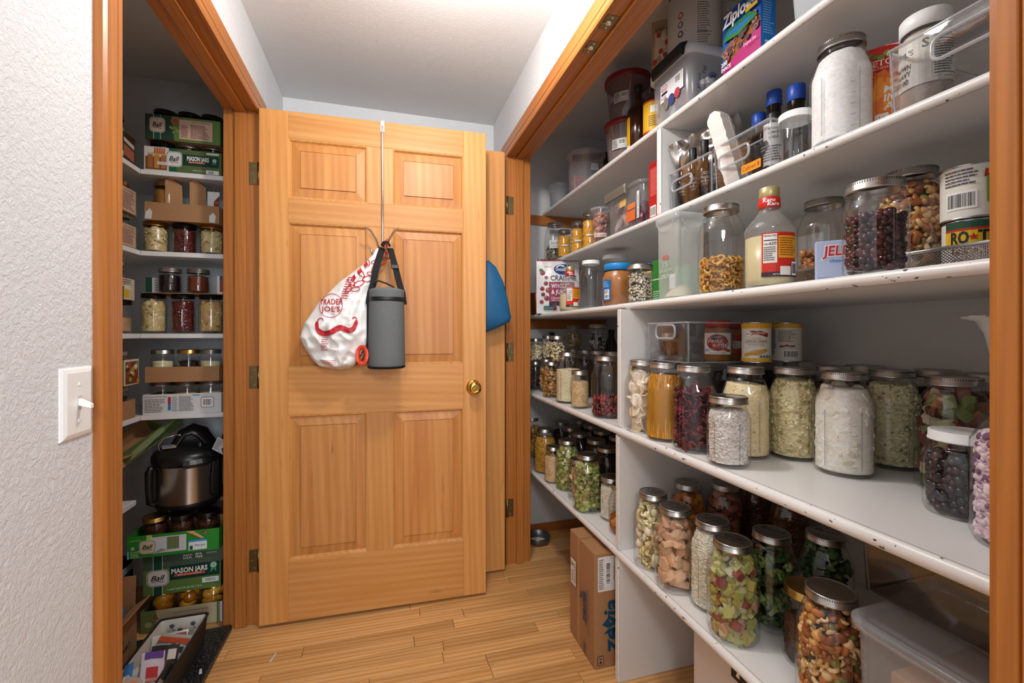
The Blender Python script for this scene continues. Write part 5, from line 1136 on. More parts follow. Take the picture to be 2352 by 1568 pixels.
P = Print(fmap((S[1], S[0], S[2]), '-y')); P.text('JELL-O', .010, .056, .022, 'f4f0f0', .075, 'l', .06, .1); P.text('JELL-O', .012, .057, .020, 'c81e28', .071, 'l', .02, .1); P.text('cheesecake', .024, .043, .0075, '3a80c0', .046, 'l', .01); P.lines(.004, .006, .03, .014, 2, '8a98c0', 3); P.obj('printing', t)
x_, y_ = 1.03, 0.53
t = can('tomato can with yellow and green label, lower can in the tray', x_, y_, ZT, .0405, .098, MATS['can_white'])
P = Print(cyl_map(.0398, deg(x_, y_) + 30), 16); P.rect(-.058, .080, .058, .094, '1c4a34'); P.rect(-.058, .050, .058, .082, 'e0b41c'); P.rect(-.058, .078, .058, .082, 'b82a1c'); P.text('RO', -.048, .0555, .021, '1c2420', .024, 'l', .035); P.text('TEL', -.013, .0555, .021, '1c2420', .038, 'l', .035)
st = []
for k in range(10): a = math.pi / 2 + k * math.pi / 5; r = .0068 if k % 2 == 0 else .0028; st.append((-.0185 + r * math.cos(a), .0655 + r * math.sin(a)))
P.fan(st, 'b82020'); P.fan([(-.046, .036), (-.046, .047), (.0, .050), (.040, .047), (.040, .037), (0, .033)], '8e1c20'); P.text('Fire Roasted', -.003, .0375, .0085, 'f0d890', .078, 'c', .015); P.text('DICED TOMATOES', -.003, .0235, .009, '7a2420', .086, 'c', .01); P.text('& GREEN CHILIES', -.003, .010, .008, '7a2420', .08, 'c', .01); P.disc(-.03, .006, .012, .006, 'c83028'); P.disc(.03, .008, .014, .007, 'd04038'); P.obj('label', t)
x_, y_ = 1.028, 0.531
t = can('white and green can stacked on the tomato can', x_, y_, ZT + .0984, .0410, .098, MATS['can_white'])
P = Print(cyl_map(.0403, deg(x_, y_) + 4), 16); P.barcode(-.036, .018, .006, .050, 8); P.lines(-.038, .060, .008, .090, 5, '4a4a50', 9); P.rect(.018, .026, .062, .078, '76a83a'); P.lines(.021, .03, .058, .068, 9, '3c641c', 3); P.fan([(.014, .070), (.016, .084), (.064, .090), (.064, .076)], 'b8301c'); P.text('La Victoria', .019, .0755, .009, 'f0d060', .040, 'l', .02, .15); P.obj('label', t)
S = (.03, .17, .19); t = carton('white_box', 'white box with black strip standing behind the corn syrup bottle', 'box', (1.22, 1.034, Z), S, plain('plain_white_card', 'd4d8de', .5)); P = Print(fmap(S, '-x')); P.rect(.012, .13, .022, .165, '101114'); P.obj('black_strip', t)
t = carton('blue_box', 'bright blue small box lying on the tall mixed nuts jar', 'box', (1.075, .470, ZT + .2264), (.07, .055, .016), plain('sky_blue_card', '1c5cb4', .4), .3)
# ---- shelf of bins
Z = Z2 + .0004
jar('half', .925, 2.31, Z, 'tea', .42, 'jar of dried herbs with a paper label at the end wall', seed=5)
t = thing('paper_tag', 'white handwritten paper tag on the dried herb jar', 'tag', (.925, 2.31, Z)); P = Print(cyl_map(.0600, deg(.925, 2.26), .075), 6); P.rect(-.03, 0, .03, .045, 'd9d9d6'); P.text('herb', -.02, .02, .018, '3a4a6a', .04, 'l', 0, .3); P.text('mint', -.015, .006, .010, '3a4a6a', .03, 'l', 0, .3); P.obj('tag_face', t)
for n_, (u_, l_) in enumerate(()): pass
for (x_, y_, l_, hh) in ((.915, 2.149, 'first yellow corn jar, right of the dried herb jar', .150), (.935, 2.022, 'second yellow corn jar from the herb jar', .162), (.935, 1.89, 'third yellow corn jar, beside the plastic snack tub', .172)):
    j = jar('slim', x_, y_, Z, 'corn', .90, l_, dims=(.0345, .031, hh, .018, 2.2)); P = Print(cyl_map(.0352, deg(x_, y_), .060), 6); P.rect(-.016, 0, .018, .008, 'ecebe8'); P.text('Corn 2022', 0, .002, .004, '333333', .026, 'c'); P.obj('name_strip', j)
x_, y_ = .925, 1.762
t = lathe_thing('deli_tub', 'clear deli tub of pink-brown snacks with handwriting', 'tub', (x_, y_, Z), [(.0001, .002), (.032, 0), (.034, .004), (.041, .150)], clear('deli_plastic', (.96, .965, .97), (.66, .68, .7), .9, .08, .05), 'tub_wall')
MB().lathe([(.0405, .148), (.0445, .149), (.0445, .158), (.040, .160), (.036, .156), (.0001, .156)], 36).obj('tub_lid', MILKY, t)
me = fill_mesh(lambda q: .031 + .007 * q / .15, .004, .130, dict(kind=['crumple', 'nut'], col=['a86a5a', 'b87a6a', '9a5a4c', 'c08a7a', 'a87448'], size=.024, core='5a3028'), 4); me.materials.append(WET); link('snack_filling', me, t, 'stuff')
P = Print(cyl_map(.0375, deg(x_, y_), .030), 8); P.rect(-.03, -.004, .03, .014, 'd9c2b4'); P.text('Snickers', 0, .0, .010, '5a2a28', .046, 'c', 0, .25); P.obj('handwriting', t)
# candy box with grey clasp
clasp_mat = plain('olive_clasp', '6a665e', .45)
t = latchbox('clear latch box of candy with dark clasp, left of the red box', .893, 1.14, 1.395, 1.665, Z, .172, clear('candy_box_plastic', (.95, .955, .96), (.5, .52, .55), 1.0, .08, .09, (.8, .82, .86)), [(-.06, .10)])
rc = random.Random(12); its = []
for k in range(46):
    c = rgb(rc.choice(['8a2a34', 'c85a2c', 'd8763a', 'b8a4a4', '6a3a4a', 'c8b0a8', 'a03a3a', 'd8d0d0', '7a5a6a'])); its.append(('crumple', (rc.uniform(-.100, .09), rc.uniform(-.112, .112), rc.uniform(.038, .115)), (.062, .046, .05), c, None))
me = pieces(its, None, 3); me.materials.append(GLOSSP); link('candy_packets', me, t, 'stuff')
P = Print(plane_map((-.118, .13, 0), (0, -1, 0), (0, 0, 1))); P.rect(.16, .030, .225, .070, 'd96a34'); P.rect(.17, .075, .225, .096, 'dc7a40'); P.rrect(.11, .10, .16, .13, .006, 'd8b070'); P.rect(.235, .03, .252, .13, 'd8dce0'); P.text('Fruit Snacks', .248, .035, .010, '333a44', .08, 'l', 0, 0, math.pi / 2); P.obj('box_label', t)
S = (.055, .075, .205); t = carton('red_carton', 'tall red carton against the upright on the bin shelf', 'box', (.93, 1.318, Z), S, plain('red_card', 'b3161a', .4))
P = Print(fmap(S, '-x')); P.lines(.012, .085, .058, .180, 20, 'e08078', 6); P.barcode(.010, .012, .044, .050, 5, False); P.rect(.002, .188, .073, .203, '9c1014'); P.obj('side_printing', t)
P = Print(fmap(S, '-y')); P.rect(.004, .0, .055, .180, '2e1512'); P.disc(.03, .12, .018, .018, 'd8d4d0'); P.disc(.032, .12, .012, .010, 'b01c20'); P.text('NET WT 5', .006, .012, .006, 'f0f0f0', .04, 'l'); P.obj('front_printing', t)
# first bin: vanilla bottles
bin_('narrow clear bin of slim dark vanilla bottles beside the upright', .905, 1.035, 1.050, 1.247, Z, .130, ACRYL, .003, (-.02, .075, .080, .016))
AMB = clear('brown_bottle_clear', (.26, .14, .08), (.05, .03, .02), 1.0, .04)
def vbottle(label, x, y, z, R, h, capm, caph, group=None, capr=None, liquid='160b06'):
    t = thing('dark_bottle', label, 'bottle', (x, y, z), 0, group); gm = plain('vinegar_brown_glass', '38190a', .12, spec=.5) if 'brown' in label else plain('brown_glass', '0c0503', .12, spec=.45); n = R * .46 if capr is None else capr * .9; zs = h - caph
    MB().lathe([(.0001, .003), (R * .9, 0), (R, .004), (R, zs * .66), (R * .95, zs * .70), (n * 1.15, zs * .82), (n, zs * .86), (n, zs + .004)], 28).obj('bottle_glass', gm, t)
    c = capr or n * 1.15; MB().lathe([(c * .96, zs - .006), (c, zs - .005), (c, h - .003), (c * .93, h), (.0001, h)], 24).obj('cap', capm, t); return t
BC = plain('black_plastic_cap', '151516', .45)
for k, (x_, y_, l_) in enumerate(((.938, 1.218, 'slim vanilla bottle nearest the upright, front of bin'), (.936, 1.165, 'slim vanilla bottle second from the upright, front of bin'), (.936, 1.112, 'slim vanilla bottle in the middle of the bin front'), (1.000, 1.200, 'slim vanilla bottle in the bin, back row by upright'), (1.000, 1.140, 'slim vanilla bottle in the bin, back row centre'), (.955, 1.080, 'slim vanilla bottle with chalk label, right end of bin'))):
    b = vbottle(l_, x_, y_, Z + .0045, .0225, .178 + (.018 if k == 5 else .004 * (k % 3)), BC, .045, 'slim vanilla bottles in the first bin')
    P = Print(cyl_map(.0229, deg(x_, y_), .030), 6); P.rect(-.012, .01, .014, .062, '1a1a1c') if k == 5 else None
    P.text('2021', -.008, .046, .009, 'cfcfcf', .020, 'l', 0, .3); P.text('Vanilla', -.010, .034, .008, 'cfcfcf', .022, 'l', 0, .3); P.text('spiced rum', -.010, .024, .006, 'cfcfcf', .022, 'l', 0, .3); P.text('11/23', -.006, .014, .006, 'cfcfcf', .014, 'l', 0, .3); P.obj('chalk_lettering', b)
FOIL = plain('crumpled_foil', 'b9b5b0', .24, 1.0, var=.08, vscale=12)
t, P = pouch('foil_bag', 'crumpled silver foil bag hanging over the vanilla bottles', (1.015, 1.150, Z + .116), turn(.97, 1.15) - .1, .215, .145, .075, FOIL, wob=.030, seed=3, tilt=(.12, -.30, turn(.97, 1.15) - .1))
t = lathe_thing('blue_canister', 'blue canister glimpsed behind the foil bag', 'canister', (1.085, 1.249, Z), [(.0001, .001), (.030, 0), (.030, .160), (.028, .163), (.0001, .163)], plain('deep_blue', '1f3c8a', .4), 'canister_body')
# second bin: paper bag, jar, labelled bottle
bin_('clear bin with paper bag and orange cabinet label', .902, .982, .845, 1.040, Z, .130, ACRYL, .003, (-.035, .070, .078, .018))
t = thing('orange_label_strip', 'orange strip reading Cabinet B on the clear bin', 'label', (.8985, .93, Z)); P = Print(plane_map((0, 0, 0), (0, -1, 0), (0, 0, 1))); P.rrect(.0, .018, .062, .040, .002, 'e88a10'); P.text('Cabinet B', .004, .024, .011, '3a2408', .054, 'l', .004); P.obj('strip', t)
PAPER = plain('white_paper', 'd9d4cf', .7, spec=.2, bump=.25, bscale=55, var=.03)
t = thing('paper_bag', 'tall folded white paper bag leaning in the second bin', 'bag', (.945, .985, Z + .006), 0, None, (-.26, -.02, .35))
m = MB(); o = lambda w, d, x=0: [(-w / 2 + x, -d / 2, 0), (0 + x, -d / 2 - .006, 0), (w / 2 + x, -d / 2, 0), (w / 2 + x, d / 2, 0), (x, d / 2 + .003, 0), (-w / 2 + x, d / 2, 0)]
rings = []
for k in range(19):
    z = .012 * k; w = .066 + .003 * math.sin(k * 1.7); s = [(x + .0012 * math.sin(k * 2.1), y + .001 * math.cos(k * 2.6), z) for x, y, _ in o(w, .040)]; rings.append(s)
rings.append([(x, y * .35, .232 + .008 * (abs(x) < .01)) for x, y, _ in o(.060, .040)]); m.loft(rings); m.obj('bag_body', PAPER, t)
MB().box((-.001, -.0275, .0), (.001, -.0255, .21)).obj('paper_seam', PAPER, t)
jar('slim', .945, 1.018, Z + .0045, 'oats', .55, 'small jar of pale grain in the left end of the second bin', dims=(.0205, .017, .105, .012, 2.0), seed=9)
vl = vbottle('vanilla bottle with white printed label and chalk heart in second bin', .945, .876, Z + .0045, .0245, .155, BC, .02)
P = Print(cyl_map(.0249, deg(.945, .876) + 14, .018), 8); P.rect(-.030, 0, .020, .105, 'd4d2ce'); P.text('MADAGASCAR', -.006, .088, .006, '2a2a2a', .022, 'c'); P.text('BOURBON', -.006, .078, .006, '2a2a2a', .022, 'c'); P.text('VANILLA', -.006, .066, .007, '2a2a2a', .022, 'c'); P.disc(-.024, .055, .008, .010, '5a3a3a'); P.lines(-.028, .01, .016, .050, 6, '55504a', 4)
P.fan([(-.030 + .015 * math.sin(a) ** 3, .046 + .0011 * (13 * math.cos(a) - 5 * math.cos(2 * a) - 2 * math.cos(3 * a) - math.cos(4 * a))) for a in [k * math.pi / 12 for k in range(24)]], '26262a'); P.text('Red Bourbon', -.030, .048, .004, 'dddddd', .018, 'c', 0, .3); P.text('Vanilla', -.030, .040, .004, 'dddddd', .014, 'c', 0, .3); P.obj('label', vl)
BLC = plain('cobalt_cap', '1646a8', .4)
vbottle('tall dark bottle with cobalt blue cap behind the second bin', 1.03, 0.951, Z, .036, .268, BLC, .034, capr=.019)
vbottle('shorter dark bottle with blue cap, left behind the bin rim', 1.04, 1.012, Z, .034, .236, BLC, .032, capr=.019)
vbottle('dark bottle with blue cap behind the small white-lidded jar', 1.02, 0.875, Z, .036, .240, BLC, .034, capr=.021)
vbottle('black-topped bottle lying low behind the paper bag', 1.085, 1.128, Z, .030, .205, BC, .05, capr=.022)
jar('spice', .930, 0.799, Z, None, 0, 'small empty glass jar with white lid at the bin corner', lid='white', name='glass_jar')
jar('half', .945, 0.704, Z, 'white', .97, 'half gallon jar packed with white powder on the bin shelf', marks=True)
KT = plain('orange_pouch_film', 'd8481c', .35)
x_, y_ = 1.010, 0.65
t, P = pouch('keto_snack_pouch', 'orange red snack pouch wedged between white powder jar and bin', (x_, y_, Z), turn(x_, y_) + .05, .115, .205, .030, KT, seed=2, wob=.002)
P.rect(-.055, .150, .055, .204, 'c8281c'); P.fan([(-.010, .204), (.056, .204), (.056, .190), (.02, .188)], 'e8e4e0'); P.text('PLANT BASED', .004, .193, .006, 'c03028', .048, 'l', .01); P.text('KETO', -.040, .160, .014, 'f4e8dc', .044, 'l', .012); P.text('CERTIFIED', -.040, .152, .005, 'f0d8c8', .044, 'l')
for k in range(9): P.disc(-.046 + .010 * k, .182 + .004 * ((k * 5) % 3) - .0012 * k, .0062, .0058, ('7a8c3a', '8ea04c', '66782e')[k % 3])
P.fan([(-.055, .02), (-.055, .13), (-.01, .15), (.03, .08), (.02, .0)], 'e2721e'); P.fan([(-.04, .09), (-.02, .135), (.02, .12), (.03, .07), (-.01, .06)], 'ee9428')
for k, wd in enumerate(('MAC', 'IN', 'A BAG')): P.text(wd, -.012, .098 - .018 * k, .015, 'f0e8e4', None, 'l', .02, .12)
P.rrect(-.026, .040, -.004, .056, .002, 'ece6e0'); P.text('1:1', -.015, .044, .007, '5a4a40', None, 'c'); P.disc(-.016, .026, .011, .008, 'e8e4de'); P.disc(-.016, .010, .011, .006, 'e8e4de'); P.obj('printing', t)
bin_('clear acrylic bin of seasoning tubs, cut off by the near door frame', .905, 1.20, .275, .590, Z, .130, ACRYL, .003, (-.115, .085, .088, .020))
x_, y_ = .985, 0.574
t = lathe_thing('gravy_mix_jar', 'plastic jar of brown gravy mix with white lid in the near bin', 'jar', (x_, y_, Z + .0045), [(.0001, .002), (.036, 0), (.038, .004), (.038, .150), (.033, .166)], clear('gravy_plastic', (.97, .97, .97), (.68, .68, .68), .9, .05), 'jar_wall')
MB().lathe([(.0001, .003), (.036, .003), (.0372, .006), (.0372, .146), (.033, .16), (.0001, .16)], 32).obj('gravy_powder', plain('gravy_powder', 'b8aca0', .8, var=.06, vscale=80), t)
MB().lathe([(.036, .166), (.0385, .167), (.0385, .193), (.036, .196), (.0001, .1955)], 36).obj('lid', WHITEP, t)
P = Print(cyl_map(.0386, deg(x_, y_) - 2, .058), 12); P.rect(-.054, 0, .054, .094, 'd9d5cc'); P.text("S", .006, .066, .016, '2c2c30', None, 'r', .02); P.text("ST 'L'S", -.050, .060, .010, '40363c', .034, 'l', .01); P.text('BROWN', -.052, .036, .010, '3a3230', .032, 'l', .008); P.text('GRAVY', -.052, .023, .010, '3a3230', .032, 'l', .008); P.text('$5.00', -.050, .009, .010, '3a3230', .026, 'l', .008); P.rect(.010, .008, .050, .088, 'dcdcd8'); P.text('Nutrition Facts', .012, .079, .0062, '1a1a1a', .036, 'l', .02); P.rect(.012, .073, .048, .075, '1a1a1a'); P.lines(.012, .016, .048, .071, 12, '55555a', 3); P.rect(.012, .012, .048, .0135, '1a1a1a'); P.obj('label', t)
vb = vbottle('dark bottle with white label and red band behind the gravy jar', 1.02, .355, Z + .0045, .036, .24, plain('white_cap', 'e8e8ea', .4), .02, capr=.03)
P = Print(cyl_map(.0366, deg(1.02, .355), .120), 12); P.rect(-.055, 0, .055, .004, 'c01c24'); P.rect(-.055, .004, .055, .05, 'd4dae2'); P.disc(.01, .02, .004, .004, '1c3c7a'); P.text('ORGANIC', -.02, .015, .006, '3a5a80', .03, 'l'); P.obj('label', vb)
t = lathe_thing('spinach_dip_tub', 'white tub with green label lid at the right end of near bin', 'tub', (.965, .375, Z + .0045), [(.0001, .002), (.040, 0), (.043, .005), (.045, .080), (.040, .094), (.030, .100), (.0001, .1005)], WHITEP, 'tub_body')
MB().lathe([(.030, .100), (.033, .101), (.033, .125), (.030, .128), (.0001, .1275)], 30).obj('green_cap', plain('green_cap', '2a9a68', .45), t)
P = Print(cyl_map(.0458, deg(.965, .375), .020), 10); P.text('SPINACH', -.02, .052, .009, '4a9a74', .05, 'l', .01); P.text('SEASON', -.02, .040, .008, '4a9a74', .045, 'l'); P.lines(-.03, .006, .03, .034, 5, '9a9a9a', 2); P.obj('label', t)
# ---- topmost shelf
Z = Z1 + .0004
t = lathe_thing('round_tub', 'small round clear tub with pale rim at the end of the topmost shelf', 'tub', (.955, 2.305, Z), [(.0001, .002), (.052, 0), (.055, .006), (.060, .120), (.066, .124), (.066, .134), (.058, .136)], MILKY, 'tub_wall')
MB().lathe([(.0001, .004), (.050, .004), (.055, .09), (.0001, .095)], 28).obj('tub_contents', plain('dim_contents', '7a7478', .7, var=.3, vscale=40), t, 'stuff')
t, P = pouch('dark_snack_bag', 'dark navy snack bag lying behind the small round tub', (1.04, 2.483, Z + .04), turn(1.0, 2.2), .20, .20, .08, plain('navy_film', '16202c', .35), seed=6, wob=.012); P.rect(-.06, .05, -.02, .075, 'a03028'); P.rect(-.06, .12, -.03, .15, 'b08a3a'); P.rect(-.01, .04, .03, .12, '1c4a50'); P.obj('printing', t)
t, P = pouch('brown_snack_bag', 'brown snack bag lying on top behind the larger clear tub', (1.12, 2.232, Z + .15), turn(1.12, 2.0), .22, .16, .09, plain('brown_film', '3a2c1e', .4), seed=8, wob=.015); P.text('YAM', -.02, .05, .04, '9a7a2a', .10, 'l', .02); P.obj('printing', t)
t = lathe_thing('snack_tub', 'large clear round tub holding red and black candy packs', 'tub', (.975, 2.015, Z), [(.0001, .002), (.078, 0), (.082, .006), (.090, .175), (.098, .180), (.099, .196), (.090, .200), (.084, .192)], clear('cloudy_tub', (.92, .91, .92), (.5, .48, .5), .9, .12, .22, (.74, .68, .72)), 'tub_wall')
MB().box((-.065, -.02, .006), (-.01, .035, .085), bev=.003).obj('red_candy_pack', plain('red_pack', '8a2430', .45), t)
MB().box((.0, -.055, .03), (.045, -.012, .14), bev=.003).obj('black_candy_pack', plain('black_pack', '15161c', .35), t)
MB().box((-.02, -.05, .006), (.06, .05, .06), bev=.003).obj('dark_candy_pack', plain('dark_pack', '2c2028', .5), t)
P = Print(plane_map((.0, -.0555, .03), (1, 0, 0), (0, 0, 1))); P.rect(.002, .075, .043, .108, 'd0d4da'); P.text('Mints', .008, .085, .008, '2a3a5a', .024, 'l'); P.barcode(.01, .03, .038, .045, 3); P.obj('pack_printing', t)
P = Print(plane_map((-.0655, .035, .006), (0, -1, 0), (0, 0, 1))); P.rrect(.005, .035, .035, .060, .004, 'b05a60'); P.barcode(.040, .015, .050, .075, 4, True); P.obj('red_pack_printing', t)
RT = clear('smoky_tub', (.82, .76, .79), (.35, .28, .30), .9, .10, .16, (.62, .52, .56)); RL = plain('dark_red_lid', '7c1420', .4)
for k, (z_, R, l_) in enumerate(((Z, .086, 'lower of two round red-lidded tubs on the topmost shelf'), (Z + .1884, .092, 'upper of two round red-lidded tubs on the topmost shelf'))):
    x_, y_ = .990 + .006 * k, 1.657 - .008 * k
    t = lathe_thing('red_lid_tub', l_, 'tub', (x_, y_, z_), [(.0001, .002), (R * .78, 0), (R * .82, .006), (R * .97, .160), (R, .164)], RT, 'tub_wall', group='red-lidded round tubs')
    MB().lathe([(R * .98, .162), (R * 1.06, .164), (R * 1.06, .184), (R * .98, .188), (.0001, .187)], 40).obj('lid', RL, t)
    MB().lathe([(.0001, .004), (R * .76, .004), (R * .82, .08), (.0001, .085)], 30).obj('baking_goods', plain('dim_goods', '6a5c52', .7, var=.4, vscale=25), t, 'stuff')
    P = Print(cyl_map(R * .93, deg(x_, y_) - 18, .06), 8); P.rect(-.034, 0, .030, .042, 'c9c6c2'); P.barcode(-.004, .016, .026, .038, 3 + k); P.lines(-.031, .004, -.006, .038, 5, '55504c', 2 + k); P.obj('label', t)
x_, y_ = .960, 1.513
vb = vbottle('tall brown vinegar bottle with black cap on the topmost shelf', x_, y_, Z, .043, .272, BC, .022, capr=.017)
P = Print(cyl_map(.0436, deg(x_, y_), .03), 12); P.rect(-.062, 0, -.034, .11, 'd8a41c'); P.rect(-.062, -.01, -.034, .0, 'dad6cc'); P.rect(.036, 0, .062, .11, 'd8a41c'); P.obj('label', vb)
x_, y_ = .950, 1.391
vb = vbottle('brown bottle with yellow label beside the big latch box', x_, y_, Z, .041, .235, BC, .022, capr=.017)
P = Print(cyl_map(.0416, deg(x_, y_), .02), 12); P.rect(-.05, 0, .05, .115, 'd8a81c'); P.rect(-.05, 0, .05, .006, 'c03a14'); P.rect(-.05, .109, .05, .115, 'c03a14'); P.lines(-.02, .02, .02, .06, 6, '5a3a10', 3); P.rect(-.014, .07, .012, .095, 'e8e4d8'); P.obj('label', vb)
clasp_mat = plain('black_clasp', '161618', .5)
t = latchbox('big clear latch box with white rim and black clasp on topmost shelf', .893, 1.19, 1.128, 1.345, Z, .192, MILKY, [(-.095, .062)], .026, clear('white_rim', (.9, .93, .96), (.7, .74, .8), .6, .2, .62, (.82, .88, .95)))
its = []
for k in range(22): its.append(('crumple', (rc.uniform(-.11, .1), rc.uniform(-.085, .085), rc.uniform(.03, .12)), (.07, .06, .06), rgb(rc.choice(['b8b4b8', '8a4a50', '3a4470', 'c8c4c8', '9a9488', '6a6478', 'd0ccd0'])), None))
me = pieces(its, None, 5); me.materials.append(GLOSSP); link('packets', me, t, 'stuff')
P = Print(plane_map((-.1445, .1085, 0), (0, -1, 0), (0, 0, 1))); P.rect(.068, .070, .185, .128, 'dcdce2'); P.rrect(.074, .104, .104, .122, .008, 'c03440'); P.rrect(.076, .106, .102, .120, .006, 'e8dcdc'); P.text('Sterilite', .078, .109, .007, 'b02430', .022, 'l', .01); P.rect(.074, .092, .104, .100, '1c1c24'); P.text('6 QT', .074, .078, .008, '8a2030', .024, 'l', .02); P.barcode(.146, .096, .172, .124, 5); P.disc(.125, .060, .016, .018, '3a4478'); P.disc(.155, .066, .014, .016, 'b0404a'); P.disc(.098, .058, .014, .020, '7a7468'); P.text('Fruity', .066, .030, .010, '4a4a58', .045, 'l', 0, .2, math.pi / 2); P.obj('box_label', t)
P = Print(plane_map((-.137, -.1065, 0), (1, 0, 0), (0, 0, 1))); P.text('Lemon Tea', .052, .040, .014, '2e2e3a', .085, 'l', 0, .25, math.pi / 2); P.text('Mints', .032, .05, .010, '3a3a48', .05, 'l', 0, .25, math.pi / 2); P.obj('handwriting', t)
t = lathe_thing('protein_tub', 'large white supplement tub standing on the big latch box', 'tub', (.985, 1.222, Z + .1925), [(.0001, .002), (.078, 0), (.082, .006), (.082, .20), (.070, .222), (.0001, .223)], plain('tub_white', 'c9c2bc', .45), 'tub_body')
MB().lathe([(.070, .222), (.076, .224), (.076, .25), (.072, .253), (.0001, .253)], 36).obj('tub_cap', plain('dark_tub_cap', '2a2422', .5), t)
P = Print(cyl_map(.0826, deg(.985, 1.222), 0), 18); P.rect(.006, .01, .082, .195, 'd2ccc6'); P.lines(.010, .015, .052, .190, 24, '5a524e', 6, .35); P.rect(.010, .15, .055, .153, '2a2624'); P.rect(.010, .05, .055, .052, '2a2624')
for k, cc in enumerate(('b02c34', '5a5a7a', '3a3a3a')): P.disc(-.040, .120 - .030 * k, .008, .010, cc); P.disc(-.040, .120 - .030 * k, .005, .0065, 'c9c2bc')
P.obj('label', t)
t = lathe_thing('white_tub', 'second white supplement tub behind the freezer bag box', 'tub', (1.13, 1.235 - .02, Z), [(.0001, .002), (.07, 0), (.074, .006), (.074, .30), (.0001, .303)], MATS['tub_white'], 'tub_body') if False else None
t = lathe_thing('white_tub', 'second white tub, behind the sandwich bag box', 'tub', (1.115, 1.222, Z + .1925), [(.0001, .002), (.042, 0), (.045, .006), (.045, .20), (.04, .208), (.0001, .209)], MATS['tub_white'], 'tub_body')
P = Print(cyl_map(.0456, deg(1.115, 1.222), 0), 12); P.text('GREENS', -.015, .05, .012, '4a4a44', .09, 'l', .01, 0, math.pi / 2); P.lines(-.005, .03, .03, .17, 16, '8a847c', 6, .3); P.obj('label', t)
t, P = pouch('popcorn_bag', 'red and white popcorn bag left of the supplement tub', (.935, 1.318, Z + .1925), turn(.935, 1.318), .075, .20, .04, plain('popcorn_film', 'b09070', .5), seed=4, wob=.005)
P.fan([(-.03, .05), (-.025, .15), (.01, .17), (.025, .10), (.0, .04)], 'd8c4a8')
for k in range(9): P.disc(-.028 + .007 * k, .05 + .015 * ((k * 3) % 7), .008, .010, ('c0392f', 'e0cdb4', 'a84a34')[k % 3])
P.text('LIGHT', -.025, .155, .013, '5a2c28', .05, 'l', .01); P.obj('printing', t)
# bag box
S = (.046, .128, .175); t = carton('sandwich_bag_box', 'blue and magenta zipper bag box on the topmost shelf', 'box', (.905 + .023, .938, Z), S, plain('bag_box_blue', '1460b4', .35))
P = Print(fmap(S, '-x')); P.rect(.0, .0, .128, .175, '1450a4'); P.fan([(.0, .0), (.128, .0), (.128, .075), (.0, .028)], 'a8246a')
P.fan([(.010, .030), (.128, .078), (.128, .086), (.10, .098), (.06, .098), (.008, .082)], '8a5026')
for k in range(34):
    a = random.Random(k).random(); b_ = random.Random(k + 99).random(); px = .010 + .112 * a; py = .040 + .046 * b_ + .030 * a; P.disc(px, py, .0085, .0068, ('6a3a1a', '9a5a2a', 'b06e38')[k % 3], 12); P.disc(px, py, .0048, .0036, '1e3a6a', 10)
P.fan([(.008, .096), (.030, .122), (.100, .122), (.126, .098), (.064, .086)], '1f7a3e'); P.fan([(.024, .104), (.034, .112), (.096, .112), (.110, .104), (.064, .097)], '2a6ab8')
P.text('Ziploc', .008, .132, .032, 'f4f6fa', .098, 'l', .035, .1); P.rect(.090, .148, .125, .162, '2c7a3a'); P.text('Easy Guide', .092, .138, .008, 'f2f2f2', .034, 'l', .02); P.rect(.088, .124, .126, .134, 'e0b020'); P.text('200', .004, .030, .011, 'f4e8f0', .022, 'l', .015); P.text('SNACK', .004, .016, .010, 'f4e8f0', .036, 'l', .015); P.text('Original Size', .082, .040, .008, 'f0d0e4', .040, 'l', 0, .2); P.obj('front_printing', t)
P = Print(fmap(S, '-y')); P.rect(0, 0, .046, .175, '1a78cc'); P.lines(.006, .05, .040, .165, 18, 'a8cdf0', 3, .3); P.barcode(.012, .006, .040, .034, 4); P.obj('side_printing', t)
t = thing('pale_blue_tote', 'pale translucent tote at the near end of the topmost shelf', 'storage box', (1.05, .62, Z)); m = MB(); o = lambda i: rr(.28 - 2 * i, .40 - 2 * i, .03, 5); m.loft([lvl(o(.02), 0), lvl(o(.012), .008), lvl(o(.0), .24)], None, True, False, True); m.obj('tote_body', clear('tote_plastic', (.8, .86, .9), (.6, .68, .74), .7, .15, .55, (.78, .84, .9)), t)
m = MB(); m.loft([lvl(o(0), .236), lvl(o(-.008), .238), lvl(o(-.008), .246), lvl(o(.004), .247)], None, False, True, True); m.obj('tote_lid', MATS['tote_plastic'], t)

# ------------------------------------------------------------------ narrow closet on the left: shelves, boxed jars, cooker
YF = 2.082
def lshelf(zt, label, end=True, side=True):
    t = thing('shelf', label, 'shelf', (0, 0, zt)); t['group'] = 'white shelves of the narrow closet'
    if end:
        MB().box((-1.268, YF + .004, -.018), (-.607, YB - .001, 0)).obj('end_board', SHELF, t); MB().box((-.938, YF, -.0185), (-.607, YF + .004, .0005), bev=.001).obj('front_edge', SHELF, t)
    MB().box((-1.268, .77, -.018), (-.942, YF + (.003 if end else -.03), 0)).obj('side_board', SHELF, t); MB().box((-.942, .77, -.0185), (-.938, YF + (.0 if end else -.03), .0005), bev=.001).obj('front_edge', SHELF, t)
LZ = (1.815, 1.489, 1.158, .830, .506)
for z, l_ in zip(LZ, ('top corner shelf of the narrow closet under green jar boxes', 'second corner shelf down, under pear and cherry jars with cartons', 'third corner shelf down, under the big row of quart jars', 'fourth corner shelf down, under the white text tray', 'lowest side shelf of the narrow closet beside the cooker')): lshelf(z, l_, z > .6)
GRN = plain('green_print_card', '56663a', .5, var=.05); DGR = plain('dark_green_card', '22402f', .5); BGR = plain('bright_green_card', '2f8a2c', .45); WCARD = plain('white_card', 'd6d6d6', .55); OLV = plain('olive_card', '5e7a3a', .5)
